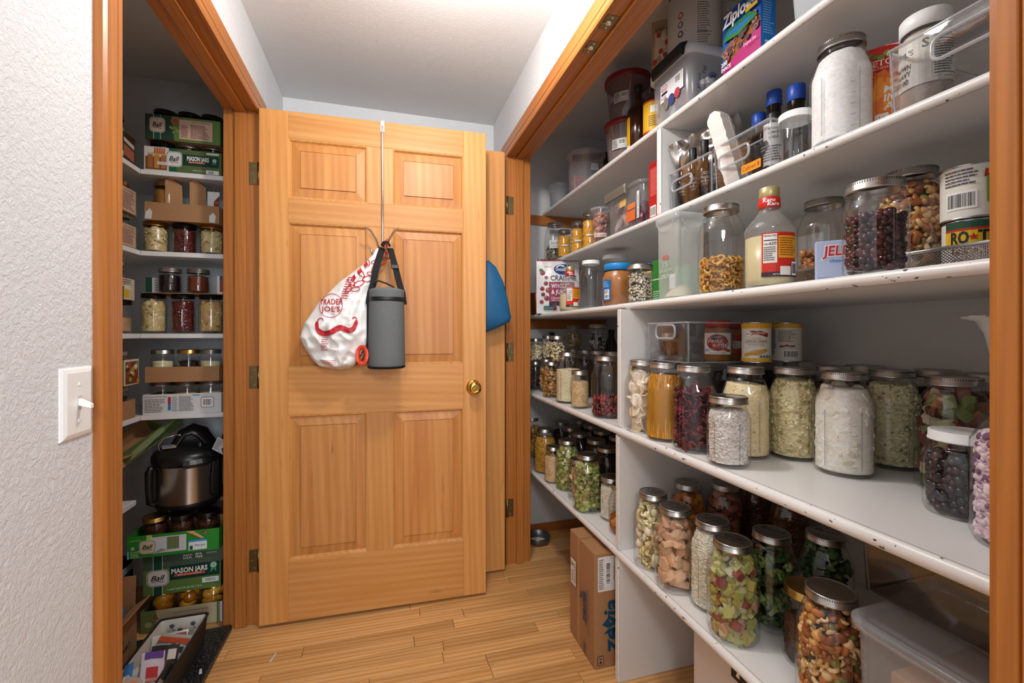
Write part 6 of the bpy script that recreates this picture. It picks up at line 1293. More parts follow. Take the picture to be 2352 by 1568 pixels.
def tray(label, x0, x1, y0, y1, z, h, mat, tilt=None, group=None, inner=KRAFT):
    t = thing('jar_tray', label, 'box', ((x0 + x1) / 2, (y0 + y1) / 2, z), 0, group, tilt); w, d = x1 - x0, y1 - y0; q = .0018
    MB().box((-w / 2, -d / 2, 0), (w / 2, -d / 2 + q, h)).obj('front_panel', mat, t)
    MB().box((-w / 2 + q, d / 2 - q, 0), (w / 2 - q, d / 2, h)).obj('back_panel', inner, t)
    for s_ in (-1, 1): MB().box((s_ * w / 2, -d / 2 + q, 0), (s_ * (w / 2 - q), d / 2, h)).obj('side_panel', inner if mat is KRAFT else mat, t)
    MB().box((-w / 2 + q, -d / 2 + q, 0), (w / 2 - q, d / 2 - q, .0012)).obj('tray_base', inner, t)
    return t, Print(plane_map((-w / 2, -d / 2, 0), (1, 0, 0), (0, 0, 1)))
def ball(P, x, y, w, h, bg='d9cfc6'):
    P.fan(rr(w * 1.12, h * 1.12, w * .28, 4, x, y), 'e9e4da'); P.fan(rr(w * 1.06, h * 1.06, w * .26, 4, x, y), '2a4a38'); P.fan(rr(w, h, w * .25, 4, x, y), bg)
    P.text('Ball', x, y - h * .14, h * .34, '1c1c1c', w * .72, 'c', .02, .35); P.line([(x - w * .30, y - h * .25), (x, y - h * .20), (x + w * .30, y - h * .27)], h * .035, '1c1c1c')
def rosette(P, x, y, r):
    P.fan([(x + r * (1 if k % 2 else .86) * math.cos(k * math.pi / 12), y + r * (1 if k % 2 else .86) * math.sin(k * math.pi / 12)) for k in range(24)], '3f9a6e'); P.disc(x, y, r * .66, r * .66, 'd8d8cc'); P.disc(x, y, r * .42, r * .42, '8ab09a')
    P.fan([(x - r * .6, y - r * .7), (x - r * .75, y - r * 2), (x - r * .3, y - r * 1.6), (x, y - r * .9)], '3f9a6e'); P.fan([(x + r * .6, y - r * .7), (x + r * .75, y - r * 2), (x + r * .3, y - r * 1.6), (x, y - r * .9)], '3f9a6e')
X3 = lambda y, us: [float(v) for v in ()]
def row(kind, xs, y, z, fills, labels, lids, level=.85, **k):
    for x, f, l_, d in zip(xs, fills, labels, lids): jar(kind, x, y, z + .0005, f, level, l_, lid=d, **k)
# top shelf: two green boxes, each full of jars
T = LZ[0] + .0004
t, P = tray('green and white jar tray lettered MASON JARS on the top corner shelf', -.930, -.660, 2.092, 2.19, T, .098, GRN)
P.rect(0, 0, .085, .098, 'ddd8d0'); P.rect(.004, .006, .078, .058, '7a4a2a')
for k, (bx, cc) in enumerate(((.012, 'a86a3a'), (.034, 'c98a3c'), (.058, 'b8703a'))): P.rect(bx, .012, bx + .018, .070, cc); P.rect(bx - .001, .066, bx + .019, .074, 'c8b8a0')
for k in range(5): P.fan([(.032 + k * .008, .070), (.036 + k * .008, .096), (.041 + k * .008, .094), (.039 + k * .008, .070)], 'c86a2c')
P.rect(.085, 0, .112, .098, '1e5a3e'); P.rect(.130, .034, .262, .078, '16382c'); P.text('MASON JARS', .148, .054, .018, 'f0efe8', .078, 'l', .03); P.rect(.152, .044, .212, .051, 'c8502a'); P.text('SEALS UP TO 18 MONTHS', .155, .0455, .004, 'f0e0d0', .054, 'l'); rosette(P, .246, .062, .0095)
P.rect(.216, .004, .262, .020, 'e8e8e4'); P.barcode(.222, .005, .246, .019, 3); P.text('12 PINT 16 OZ (473 mL)', .168, .012, .005, 'e6ecd8', .044, 'l'); P.rect(.218, .084, .262, .092, 'd8e0c8'); ball(P, .104, .054, .050, .056, 'dcdcd8'); P.rect(.045, .026, .090, .038, 'e8e6e2'); P.lines(.048, .028, .086, .036, 2, '888888', 4); P.obj('front_printing', t)
row('pint', (-.886, -.796, -.706), 2.141, T + .0015, ('caramel', 'caramel', 'caramel'), ('left jar in the lower green tray on the top corner shelf', 'middle jar in the lower green tray on the top corner shelf', 'right jar in the lower green tray on the top corner shelf'), ('dark', 'silver', 'silver'), .9)
T2 = T + .0015 + .1288
t, P = tray('dark green jar tray with recipe panel, stacked on the MASON JARS tray', -.928, -.664, 2.094, 2.19, T2, .100, DGR)
P.fan([(.10, 0), (.264, 0), (.264, .100), (.09, .100)], '5e7e3a'); P.rect(.028, 0, .052, .10, '1e5040'); P.rect(.028, 0, .030, .10, 'b8c8a8'); P.rect(.052, 0, .054, .10, 'b8c8a8'); ball(P, .042, .058, .048, .054, 'd6bfae'); P.disc(.103, .080, .015, .013, 'b8735a'); P.disc(.103, .080, .012, .010, 'a04a38')
P.line([(.084, .052), (.094, .062), (.088, .046), (.104, .054), (.112, .042), (.126, .040)], .005, '9aa860'); P.line([(.094, .030), (.104, .040), (.124, .034)], .005, '8a9a50')
P.rect(.118, .010, .236, .090, 'cfa995'); P.text('HOW TO PRESERVE', .160, .080, .006, '4a2c24', .068, 'l', .01); P.lines(.124, .016, .150, .068, 8, '6a4438', 5); P.lines(.158, .016, .230, .074, 11, '5a382e', 6); P.obj('front_printing', t)
row('pint', (-.875, -.790, -.707), 2.143, T2 + .0015, ('dark', 'dark', 'dark'), ('left dark-lidded jar in the upper green tray', 'middle dark-lidded jar in the upper green tray', 'right dark-lidded jar in the upper green tray'), ('dark', 'dark', 'dark'), .8)
t, P = tray('small dark printed tray on the side of the top corner shelf', -1.14, -.945, 1.88, 2.06, T, .105, DGR)
P = Print(plane_map((.0975, -.09, 0), (0, 1, 0), (0, 0, 1))); P.rect(.06, .0, .10, .105, '20503a'); P.disc(.08, .055, .012, .014, '8ab09a'); P.rect(.10, 0, .176, .105, '3a2420'); P.fan([(.10, .02), (.17, .01), (.17, .05), (.10, .06)], 'a05a40'); P.fan([(.10, .07), (.17, .06), (.17, .075), (.10, .085)], 'c8b8a8'); P.rect(.064, .01, .096, .03, 'd8d8d0'); P.obj('side_printing', t)
jar('quartreg', -.996, 2.005, T + .0018, 'tan', .85, 'tall tan jar in the small tray on the side of top shelf', lid='dark')
jar('quartreg', -1.091, 2.00, T + .0018, 'tan', .85, 'tan jar deeper in the small tray on top side shelf', lid='dark')
# second shelf
T = LZ[1] + .0004
row('pint', (-0.915, -0.813, -0.714), 2.150, T, ('pears', 'redjam', 'pears'), ('jar of pale pear slices under the kraft tray, second corner shelf', 'jar of dark red cherries under the kraft tray, second corner shelf', 'right jar of pale chunks under the kraft tray, second corner shelf'), ('gold', 'dark', 'gold'), .93)
T2 = T + .1288
t, P = tray('inside-out kraft tray with paper scraps on the second corner shelf', -.930, -.668, 2.094, 2.21, T2, .072, KRAFT)
P.fan([(.0, .004), (.024, .004), (.026, .034), (.018, .046), (.004, .03)], 'd4d2ce'); P.fan([(.226, .004), (.246, .002), (.250, .030), (.240, .044), (.226, .030)], 'd8d8d8'); P.obj('torn_paper', t)
for k, (x_, y_, ang) in enumerate(((-.040, -.030, .5), (.046, -.030, .5), (.000, .008, -1.2), (.086, .008, -1.2))):
    m = MB(); c, s = math.cos(ang), math.sin(ang); o_ = [(-.030, 0), (.026, 0), (.030, .02), (.026, .155), (-.012, .180), (-.030, .168)]
    m.loft([[(x_ + a * c - q * s, y_ + a * s + q * c, .002 + b) for a, b in o_] for q in (0, .0018)]); m.obj('divider_flap', KRAFT, t)
m = MB(); m.loft([[(.098 + a, -.045 + q, .045 + b) for a, b in ((-.012, 0), (.030, -.01), (.030, .09), (-.014, .09), (-.014, .03))] for q in (0, .0018)]); m.obj('printed_flap', WCARD, t)
P = Print(plane_map((.084, -.0452, .045), (1, 0, 0), (0, 0, 1))); P.fan([(.022, .01), (.044, .0), (.044, .075), (.024, .05)], '5a3a30'); P.disc(.034, .045, .007, .007, 'c03a2c'); P.rect(.02, .012, .042, .026, 'b8a890'); P.obj('flap_printing', t)
jar('quart', -.879, 2.155, T2 + .0016, 'caramel', .93, 'tall caramel coloured jar at the left in the kraft tray', lid='gold')
KR2 = plain('pale_recipe_card', 'c09a84', .7)
for z_, h_, l_ in ((T, .088, 'lower recipe-printed tray on the side of the second shelf'), (T + .1306, .096, 'upper recipe-printed tray on the side of the second shelf')):
    t, P = tray(l_, -1.14, -.944, 1.86, 2.07, z_, h_, GRN); P = Print(plane_map((.098, -.105, 0), (0, 1, 0), (0, 0, 1))); P.rect(.03, .004, .20, h_ - .002, 'c3a08c'); P.lines(.10, .012, .195, h_ - .02, 10, '4a342c', 7 if h_ < .09 else 8); P.text('HOW TO PRESERVE', .12, h_ - .016, .007, '4a2c24', .07, 'l', .01); P.lines(.04, .012, .09, h_ - .02, 8, '6a4a40', 3); P.obj('recipe_printing', t)
jar('pint', -.990, 2.022, T + .0018, 'jam', .8, 'dark jar in the lower recipe tray, second side shelf', lid='silver')
jar('pint', -1.085, 2.02, T + .0018, 'jam', .8, 'dark jar deeper in the lower recipe tray', lid='silver')
jar('hpint', -.990, 2.02, T + .1326, 'jam', .8, 'dark jar with bronze lid in the upper recipe tray', lid='gold', dims=(.0385, .0385, .118, .01, 2.1))
jar('hpint', -1.08, 2.02, T + .1326, 'lard', .8, 'pale jar deeper in the upper recipe tray', lid='silver', dims=(.0385, .0385, .118, .01, 2.1))
# third shelf
T = LZ[2] + .0004
row('quart', (-0.919, -0.815, -0.714), 2.140, T, ('pears', 'redjam', 'chunkgold'), ('quart jar of pale pear pieces, third corner shelf', 'quart jar of red fruit, middle of the third corner shelf', 'quart jar of golden peach pieces, right of the third corner shelf'), ('dark', 'dark', 'dark'), .95, dims=(.0435, .039, .163, .016, 2.3))
t = thing('cardboard_sheet', 'thin cardboard sheet lying across the third shelf quart jars', 'cardboard', (-.80, 2.165, T + .164)); MB().box((-.135, -.07, 0), (.125, .10, .0022)).box((.125, -.066, .0002), (.14, .03, .0022)).obj('sheet', KRAFT, t)
T2 = T + .1668
row('hpint', (-0.865, -0.763), 2.150, T2, ('berryjam', 'jam'), ('small jar of black berry jam on the cardboard sheet', 'small jar of amber marmalade on the cardboard sheet'), ('silver', 'silver'), .92, dims=(.0400, .0385, .104, .010, 2.1))
t = carton('paper_flap_box', 'white torn printed flap box beside the amber marmalade', 'box', (-.676, 2.150, T2), (.022, .05, .078), WCARD); P = Print(fmap((.022, .05, .078), '-y')); P.rect(.011, .01, .022, .06, '8a3a34'); P.rect(.011, .06, .022, .078, '3a4a6a'); P.obj('printing', t)
t = carton('green_white_box', 'open white and green box left of the black berry jam', 'box', (-.925, 2.175, T2), (.050, .05, .066), WCARD); P = Print(fmap((.05, .05, .066), '-y')); P.rect(0, 0, .022, .066, '1e4a38'); P.lines(.03, .01, .045, .06, 5, '9a8a8a', 2); P.obj('printing', t)
jar('pint', -.985, 2.025, T, 'tan', .55, 'pale half full jar low on the side of the third shelf', lid='dark')
jar('pint', -1.09, 2.02, T, 'tan', .75, 'pale jar deeper on the side of the third shelf', lid='dark')
t = carton('seed_box', 'printed cream box on jars at the side of the third shelf', 'box', (-1.03, 1.985, T + .1288), (.17, .14, .082), plain('cream_card', 'cdbca4', .6)); P = Print(plane_map((.0851, -.07, 0), (0, 1, 0), (0, 0, 1))); P.rect(.02, .0, .065, .05, '1e5a3e'); P.rect(.07, .01, .10, .04, 'd8b020'); P.rect(.07, .04, .11, .06, 'd8d8d0'); P.lines(.03, .055, .12, .08, 3, '7a6a5a', 3); P.obj('side_printing', t)
jar('hpint', -.995, 2.01, T + .2116, 'dark', .7, 'dark half pint with silver lid on the cream seed box', lid='silver', dims=(.036, .035, .062, .008, 2.1))
t = thing('bread_roll', 'tan roll lying on the dark half pint jar', 'bread', (-1.0, 2.01, T + .2738)); V, F = ico(3); MB().add([(x * .042, y * .030, .012 + z * .012) for x, y, z in V], F, None, True).obj('crust', plain('crust', '9a6230', .7, bump=.2, var=.15), t)
# fourth shelf
T = LZ[3] + .0004
t, P = tray('white tray printed with small text and barcode, fourth corner shelf', -.935, -.660, 2.092, 2.20, T, .082, WCARD)
P.text('Choose the jar that fits your needs', .006, .070, .005, '333333', .075, 'l', .01); P.lines(.006, .008, .080, .064, 9, '6a6a70', 3); P.rect(.086, .016, .096, .040, '2a7ab8'); P.rect(.086, .040, .096, .070, 'a83048'); P.lines(.100, .010, .120, .072, 9, '8a8a90', 5); P.lines(.124, .010, .182, .072, 12, '77777c', 6); P.rect(.172, .072, .198, .077, '4aa0d8'); P.fan(rr(.046, .044, .006, 3, .225, .044), '333333'); P.fan(rr(.043, .041, .005, 3, .225, .044), 'e6e6e6'); P.barcode(.208, .028, .243, .060, 7); P.obj('front_printing', t)
row('pint', (-.891, -.803, -.716), 2.148, T + .0016, ('dark', 'tan', 'lard'), ('dark jar at the left in the white text tray', 'jar of brown beans in the middle of the white text tray', 'jar of cream lard at the right in the white text tray'), ('silver', 'silver', 'silver'), .72)
T2 = T + .1306
t, P = tray('plain kraft tray of cream jars stacked on the white text tray', -.928, -.668, 2.093, 2.20, T2, .062, KRAFT)
row('pint', (-0.891, -0.799, -0.718), 2.150, T2 + .0016, ('lard', 'berryjam', 'lard'), ('jar of cream lard at the left in the plain kraft tray', 'dark jelly jar with gold lid in the plain kraft tray', 'jar of cream lard at the right in the plain kraft tray'), ('silver', 'gold', 'silver'), .74, dims=(.0385, .037, .128, .012, 2.1))
t, P = tray('kraft tray with dark jar low on the fourth side shelf', -1.14, -.945, 1.86, 2.06, T, .072, KRAFT)
jar('pint', -.99, 2.015, T + .0016, 'dark', .8, 'dark jar in the kraft tray low on the fourth side shelf', lid='silver')
jar('pint', -1.085, 2.01, T + .0016, 'dark', .8, 'dark jar deeper in the kraft tray, fourth side shelf', lid='silver')
t, P = tray('colourful photo-printed tray on the side of the fourth shelf', -1.13, -.940, 1.885, 2.075, T2, .098, OLV); P = Print(plane_map((.0951, -.095, 0), (0, 1, 0), (0, 0, 1))); P.rect(.085, 0, .187, .098, 'd0c8b8'); P.rect(.095, .004, .183, .090, '7a3a24')
for k in range(16): rk = random.Random(k); P.disc(.10 + .08 * rk.random(), .012 + .07 * rk.random(), .011, .009, ('c8862c', 'e0d8c8', '8aa03a', 'b0502c', '4a2c1c')[k % 5])
P.rect(.0, .0, .07, .098, 'd9cdb4'); P.rect(.01, .04, .06, .05, '3a8ac0'); P.obj('side_printing', t)
jar('pint', -.99, 2.02, T2 + .0016, 'dark', .8, 'silver-lidded dark jar in the colourful side tray', lid='silver')
jar('pint', -1.08, 2.02, T2 + .0016, 'dark', .8, 'dark jar deeper in the colourful side tray', lid='silver')
# lowest side shelf
T = LZ[4] + .0004
jar('half', -1.005, 1.985, T, 'pears', .9, 'jar of pear slices on the lowest side shelf by the cooker', lid='dark', dims=(.047, .040, .182, .03, 2.3))
jar('quartreg', -1.16, 1.99, T, 'redjam', .95, 'dark red jar behind the pears on the lowest side shelf', lid='dark', dims=(.046, .036, .180, .03, 2.3))
t = thing('cardboard_sheet', 'cardboard sheet over the jars on the lowest side shelf', 'cardboard', (-1.08, 1.93, T + .1825)); MB().box((-.17, -.13, 0), (.142, .11, .002)).obj('sheet', KRAFT, t)
jar('quart', -1.04, 1.985, T + .185, 'peach', .9, 'dark orange apricot jar above the cardboard sheet', lid='dark', dims=(.047, .040, .108, .012, 2.2))
t, P = tray('tilted open jar carton with a leafy picture above the cooker', -.15, .08, -.05, .05, 0, .055, OLV, tilt=(.3, -.52, .9)); t.location = (-.972, 2.085, .690)
P.rect(.0, .0, .035, .062, 'cfc8c0'); P.rect(.035, .0, .060, .062, 'c0a684'); P.rect(.06, .0, .30, .062, '5a6a42'); P.fan([(.08, .01), (.18, .02), (.28, .05), (.20, .055), (.10, .04)], '8a9a70'); P.fan([(.12, .005), (.2, .01), (.26, .03), (.18, .025)], '36482c'); P.obj('leaf_printing', t)
# ---- floor stack under the cooker
T = .0006
t = thing('granite_slab', 'black speckled stone slab on the closet floor by the threshold', 'slab', (-.735, 1.58, T))
def granite():
    m, nt, b = nodes('black_granite'); N, L = nt.nodes, nt.links; b.inputs['Roughness'].default_value = .35
    tc = N.new('ShaderNodeTexCoord'); v = N.new('ShaderNodeTexNoise'); v.inputs['Scale'].default_value = 240; L.new(tc.outputs['Object'], v.inputs['Vector'])
    cr = N.new('ShaderNodeValToRGB'); e = cr.color_ramp.elements; e[0].position = .58; e[0].color = (.008, .009, .010, 1); e[1].position = .74; e[1].color = (.22, .24, .26, 1); L.new(v.outputs['Fac'], cr.inputs['Fac']); L.new(cr.outputs['Color'], b.inputs['Base Color']); return m
MB().box((-.165, -.42, 0), (.160, .362, .020), bev=.003).obj('stone', granite(), t)
T = .0214
t, P = tray('low cream and green tray of peach jars at the bottom of the stack', -.905, -.632, 2.010, 2.135, T - .02, .082, plain('cream_green_card', '6a7a44', .55)); P.rect(.05, 0, .255, .082, 'c0b494'); P.lines(.085, .01, .24, .045, 5, '5a5244', 4); P.text('HOW TO PRESERVE', .105, .06, .006, '4a3c34', .12, 'l'); P.line([(.03, .05), (.045, .06), (.055, .045), (.05, .07)], .004, 'a05a34'); P.disc(.025, .03, .012, .011, 'a8a878'); P.rect(.266, 0, .275, .082, 'c8c0d0'); P.obj('front_printing', t)
row('pint', (-.855, -.768, -.680), 2.072, T - .018, ('peach', 'peach', 'peach'), ('left jar of orange peaches at the bottom of the stack', 'middle jar of orange peaches at the bottom of the stack', 'right jar of orange peaches at the bottom of the stack'), ('gold', 'gold', 'gold'), .95, dims=(.0425, .039, .140, .014, 2.2))
S = (.262, .16, .158); t = carton('jar_case', 'green closed case lettered MASON JARS above the peach jars', 'box', (-.765, 2.085, .1442), S, OLV, 0, 'case_body')
P = Print(fmap(S, '-y')); P.fan([(0, .10), (.262, .10), (.262, .158), (0, .158)], '4a5a4a'); P.rect(.036, 0, .062, .158, '1c4a3a'); P.rect(.033, 0, .035, .158, 'c8d0b8'); P.rect(.063, 0, .065, .158, 'c8d0b8'); P.rect(.088, .052, .258, .105, '14362e'); P.text('MASON JARS', .094, .076, .019, 'eeece4', .122, 'l', .03); P.fan([(.10, .064), (.21, .064), (.204, .073), (.106, .073)], 'd0502a'); P.text('SEALS UP TO 18 MONTHS', .115, .066, .005, 'f4e4d8', .08, 'l'); rosette(P, .237, .092, .014); ball(P, .050, .066, .066, .056)
P.rect(.198, .026, .256, .046, 'e0e0dc'); P.barcode(.205, .028, .246, .045, 4); P.text('6 HALF GALLON (64 OZ | 1.8 L)', .082, .014, .007, 'e4ead4', .115, 'l', .005); P.text('MADE IN', .134, .140, .0065, 'e8ece4', .030, 'l', .01); P.text('U.S.A.', .134, .129, .009, 'e8ece4', .030, 'l', .015); P.text('BPA', .176, .140, .008, 'e8ece4', .022, 'l', .015); P.text('FREE', .176, .129, .008, 'e8ece4', .024, 'l', .015); P.text('WIDE MOUTH', .212, .140, .007, 'c8d0c8', .036, 'l'); P.obj('front_printing', t)
P = Print(plane_map((.131, -.08, 0), (0, 1, 0), (0, 0, 1))); P.rect(.0, 0, .16, .158, '3a2a24'); P.rect(.0, .1, .16, .158, 'b8a898'); P.obj('side_printing', t)
t, P = tray('bright green jar tray with vegetable picture above the case', -.938, -.634, 1.988, 2.136, .3032, .084, BGR); w_ = .304
P.rect(.0, 0, .006, .030, '7ac0e0'); P.rect(.062, .05, .080, .084, 'b8d070'); P.rect(.075, .012, .192, .074, 'cfd0d4'); P.rect(.128, .022, .168, .070, '5e6e46')
for k in range(7): P.rect(.130 + .0055 * k, .024, .133 + .0055 * k, .070, '7d8f5c')
P.fan([(.085, .014), (.11, .03), (.13, .02)], '8a9aa0'); P.rect(.200, .008, .262, .040, 'e4e8ea'); P.rect(.200, .040, .262, .048, '3a9ad0'); P.text('Pint Jars', .222, .022, .008, '333a3a', .034, 'l', .01); P.rect(.204, .010, .214, .026, '1c5a44'); P.fan([(.190, .084), (.215, .084), (.252, .055), (.245, .050)], 'd8b070'); P.text('BPA FREE', .208, .070, .006, 'a03a20', .03, 'l', .015, 0, -.62); P.rect(.246, .068, .262, .077, 'c05a6a'); P.rect(.246, .072, .253, .077, '30406a'); ball(P, .066, .040, .048, .046, 'cfc8a4'); P.text('14400-50CXR', .01, .066, .005, 'c8e0b0', .035, 'l'); P.rect(.014, .034, .024, .046, 'c8c8c8'); P.lines(.012, .004, .048, .03, 4, 'c8e0b0', 4); P.obj('front_printing', t)
row('pint', (-.880, -.790, -.700), 2.066, .3052, ('meat', 'meat', 'meat'), ('left jar of brown meat in the bright green tray', 'middle jar of brown meat in the bright green tray', 'right jar of brown meat in the bright green tray'), ('gold', 'dark', 'dark'), .9)
PT = .4345
BLKP = plain('black_cooker_plastic', '121214', .33, spec=.5); STEEL = plain('brushed_steel', 'a8a29c', .24, 1.0, var=.06, vscale=8)
pc = thing('pressure_cooker', 'stainless electric pressure cooker with black lid on the jar stack', 'cooker', (-.800, 2.160, PT)); R = .118
MB().lathe([(.0001, .0), (R * .86, 0), (R * .95, .010), (R * 1.0, .022), (R * 1.0, .034)], 48).obj('base_ring', BLKP, pc)
MB().lathe([(R * .985, .034), (R * .985, .186)], 48).obj('steel_body', STEEL, pc)
MB().lathe([(R * .99, .186), (R * 1.06, .190), (R * 1.075, .200), (R * 1.075, .222), (R * 1.0, .236), (R * .82, .250), (R * .5, .262), (.0001, .266)], 48).obj('lid', BLKP, pc)
for a, w_ in ((-60, .07), (150, .06)):
    m = MB(); pr = [(R * 1.02, .180), (R * 1.16, .184), (R * 1.18, .198), (R * 1.10, .214), (R * 1.02, .214)]
    m.loft([[(r * math.cos(R_(a + d)), r * math.sin(R_(a + d)), z) for r, z in pr] for d in (-18, -9, 0, 9, 18)]); m.obj('lid_tab', BLKP, pc)
MB().tube([(R * .96 * math.cos(R_(212)), R * .96 * math.sin(R_(212)), z) for z in (.045, .05)], .004, 6).obj('handle_screw', BLKP, pc)
m = MB(); c212 = (math.cos(R_(218)), math.sin(R_(218))); m.tube([(R * q * c212[0], R * q * c212[1], z) for q, z in ((1.0, .178), (1.10, .182), (1.15, .168), (1.15, .10), (1.13, .045), (1.0, .036))], [.010, .013, .014, .013, .012, .010], 10); m.obj('side_handle', BLKP, pc)
m = MB(); m.tube([(-.045, -.03, .255), (-.02, -.012, .305), (.012, .0, .318), (.045, .008, .300), (.082, .018, .240)], [.018, .024, .027, .027, .020], 12, flat=(1.5, .62)); m.obj('lid_handle', BLKP, pc)
MB().tube([(-.085, -.05, .242), (-.088, -.055, .27), (-.070, -.05, .296), (-.030, -.04, .305), (.0, -.03, .298)], .0028, 8).obj('wire_loop', CHROME, pc)
MB().lathe([(.014, 0), (.012, .022), (.0001, .026)], 18, (.055, -.045, .248)).obj('steam_valve', BLKP, pc)
P = Print(plane_map((-.062, -.085, .2585), (.92, .38, -.02), (-.35, .86, .28))); P.rect(0, 0, .045, .030, '8a98a8'); P.lines(.002, .008, .043, .028, 5, '34404c', 3); P.rect(.006, .0, .045, .006, 'd8922c'); P.obj('warning_label', pc)
MB().tube([(.125, -.03, .27), (.108, -.055, .20), (.106, -.062, .12), (.118, -.06, .05), (.14, -.03, .03)], .0032, 8).obj('power_cord', plain('cord_black', '0c0c0e', .4), pc)
t = thing('black_kettle_lid', 'black glass-lidded pot part hidden behind the cooker', 'pot', (-.668, 2.335, .4345)); MB().lathe([(.0001, 0), (.058, 0), (.060, .20), (.064, .25), (.05, .28), (.018, .292), (.014, .315), (.018, .33), (.0001, .332)], 30).obj('pot_body', BLKP, t)
t = thing('jar_stack_board', 'board carrying the pot behind the cooker', 'board', (-.70, 2.31, .40)); MB().box((-.09, -.07, .012), (.09, .09, .034)).obj('board', KRAFT, t); MB().box((-.085, -.06, -.3995), (.085, .085, .012)).obj('support_box', plain('dim_brown_box', '4a3a2e', .8), t)
t = thing('hang_tag', 'white printed hang tag dangling beside the cooker lid', 'tag', (-.660, 2.085, .690), 0, None, (.15, .5, -.2)); MB().box((-.026, -.0006, -.03), (.026, .0006, .03)).obj('tag_card', WCARD, t); P = Print(plane_map((-.026, -.0006, -.03), (1, 0, 0), (0, 0, 1))); P.lines(.004, .008, .030, .056, 6, '777777', 3); P.fan([(.034, .02), (.052, .0), (.052, .05)], '4a4048'); P.obj('tag_printing', t)
# navy binder boxes at the left of the stack
NAVY = plain('navy_box', '16243e', .5)
t = carton('navy_box', 'navy storage box with pale top left of the jar case', 'box', (-1.045, 1.985, .001), (.185, .15, .235), NAVY); MB().box((-.0925, -.075, .236), (.0925, .075, .262), bev=.002).obj('pale_top', plain('pale_blue_top', '8a98a8', .5), t); MB().box((-.0925, -.03, .2625), (.0925, .075, .290), bev=.004).obj('black_case', BLKP, t)
P = Print(plane_map((.0925, -.075, 0), (0, 1, 0), (0, 0, 1))); P.fan([(.0, .09), (.15, .13), (.15, .235), (0, .235)], '1c2c48'); P.fan([(.0, .0), (.15, .0), (.15, .07), (.0, .05)], '1650a8'); P.obj('side_printing', t)
# open carton and lined basket on the slab
t = thing('open_carton', 'open kraft carton with flaps and blue sticker near the door frame', 'box', (-.985, 1.70, .001)); q = .003; w, d, h = .29, .28, .205
for a, b in (((-w / 2, -d / 2, 0), (w / 2, -d / 2 + q, h)), ((-w / 2, d / 2 - q, 0), (w / 2, d / 2, h)), ((-w / 2, -d / 2 + q, 0), (-w / 2 + q, d / 2 - q, h)), ((w / 2 - q, -d / 2 + q, 0), (w / 2, d / 2 - q, h))): MB().box(a, b).obj('side_wall', KRAFT, t)
MB().box((-w / 2 + q, -d / 2 + q, 0), (w / 2 - q, d / 2 - q, .003)).obj('carton_base', KRAFT, t)
m = MB(); m.loft([[(w / 2 + p, -d / 2 + .004, z) for p, z in ((0, h), (.045, h + .030), (.0445, h + .033), (-.001, h + .003))], [(w / 2 + p, d / 2 - .01, z) for p, z in ((0, h), (.045, h + .030), (.0445, h + .033), (-.001, h + .003))]]); m.obj('side_flap', KRAFT, t)
m = MB(); m.loft([[(x, d / 2 + p, z) for p, z in ((0, h), (.006, h + .10), (.003, h + .10), (-.003, h))] for x in (-w / 2, w / 2 - .004)]); m.obj('end_flap', KRAFT, t)
P = Print(plane_map((w / 2, -d / 2, 0), (0, 1, 0), (0, 0, 1))); P.text("it's", .16, .120, .020, '2c2420', .04, 'l', .015); P.text('town!', .15, .088, .022, '2c2420', .085, 'l', .015); P.text('CITRON', .235, .05, .010, '8a8078', .06, 'l', 0, 0, 1.2); P.line([(.12, .115), (.20, .16)], .003, 'b89878'); P.obj('carton_lettering', t)
P = Print(plane_map((w / 2 + .001, -d / 2 + .06, h + .001), (0, 1, 0), (.83, 0, .55))); P.obj('flap_print', t) if P.mb.v else None
t = thing('blue_parcel', 'bright blue parcel with a tick mark inside the open carton', 'parcel', (-.955, 1.75, .0045)); MB().box((-.10, -.05, 0), (.10, .05, .215), bev=.003).obj('parcel_body', plain('bright_blue', '1c86c4', .45), t); P = Print(plane_map((.1005, -.05, 0), (0, 1, 0), (0, 0, 1))); P.disc(.05, .18, .026, .026, 'e8f0f4'); P.disc(.05, .18, .021, .021, '1c86c4'); P.line([(.034, .18), (.046, .168), (.072, .198)], .005, 'c8d84a'); P.obj('tick_printing', t)
bk = thing('lined_basket', 'black rimmed basket with floral cloth lining on the stone slab', 'basket', (-.703, 1.615, .0212)); w, d, h = .155, .50, .105; o = lambda i: rr(w - 2 * i, d - 2 * i, .012, 3)
WICK = plain('black_wicker', '1a1714', .6, bump=.6, bscale=160)
m = MB(); m.loft([lvl(o(.012), 0), lvl(o(.002), h)], None, True, False, False); m.obj('basket_wall', WICK, bk)
LIN = plain('cream_lining', 'd6d0c4', .85, var=.03)
m = MB(); m.loft([lvl(o(.016), .004), lvl(o(.006), h - .002)], None, True, False, False); m.obj('cloth_lining', LIN, bk)
m = MB(); ol = o(.002); 
for (x0, y0), (x1, y1) in zip(ol, ol[1:] + ol[:1]):
    L_ = math.hypot(x1 - x0, y1 - y0); n = max(1, int(L_ / .007))
    for k in range(n):
        a = (k + .5) / n; V, F = ico(1); m.add([(x0 + (x1 - x0) * a + x * .0042, y0 + (y1 - y0) * a + y * .0042, h + z * .0042) for x, y, z in V], F, None, True)
m.obj('braided_rim', WICK, bk, 'stuff')
P = Print(plane_map((-w / 2 + .012, d / 2 - .0095, .004), (1, 0, 0), (0, -.08, 1)))
rk = random.Random(4)
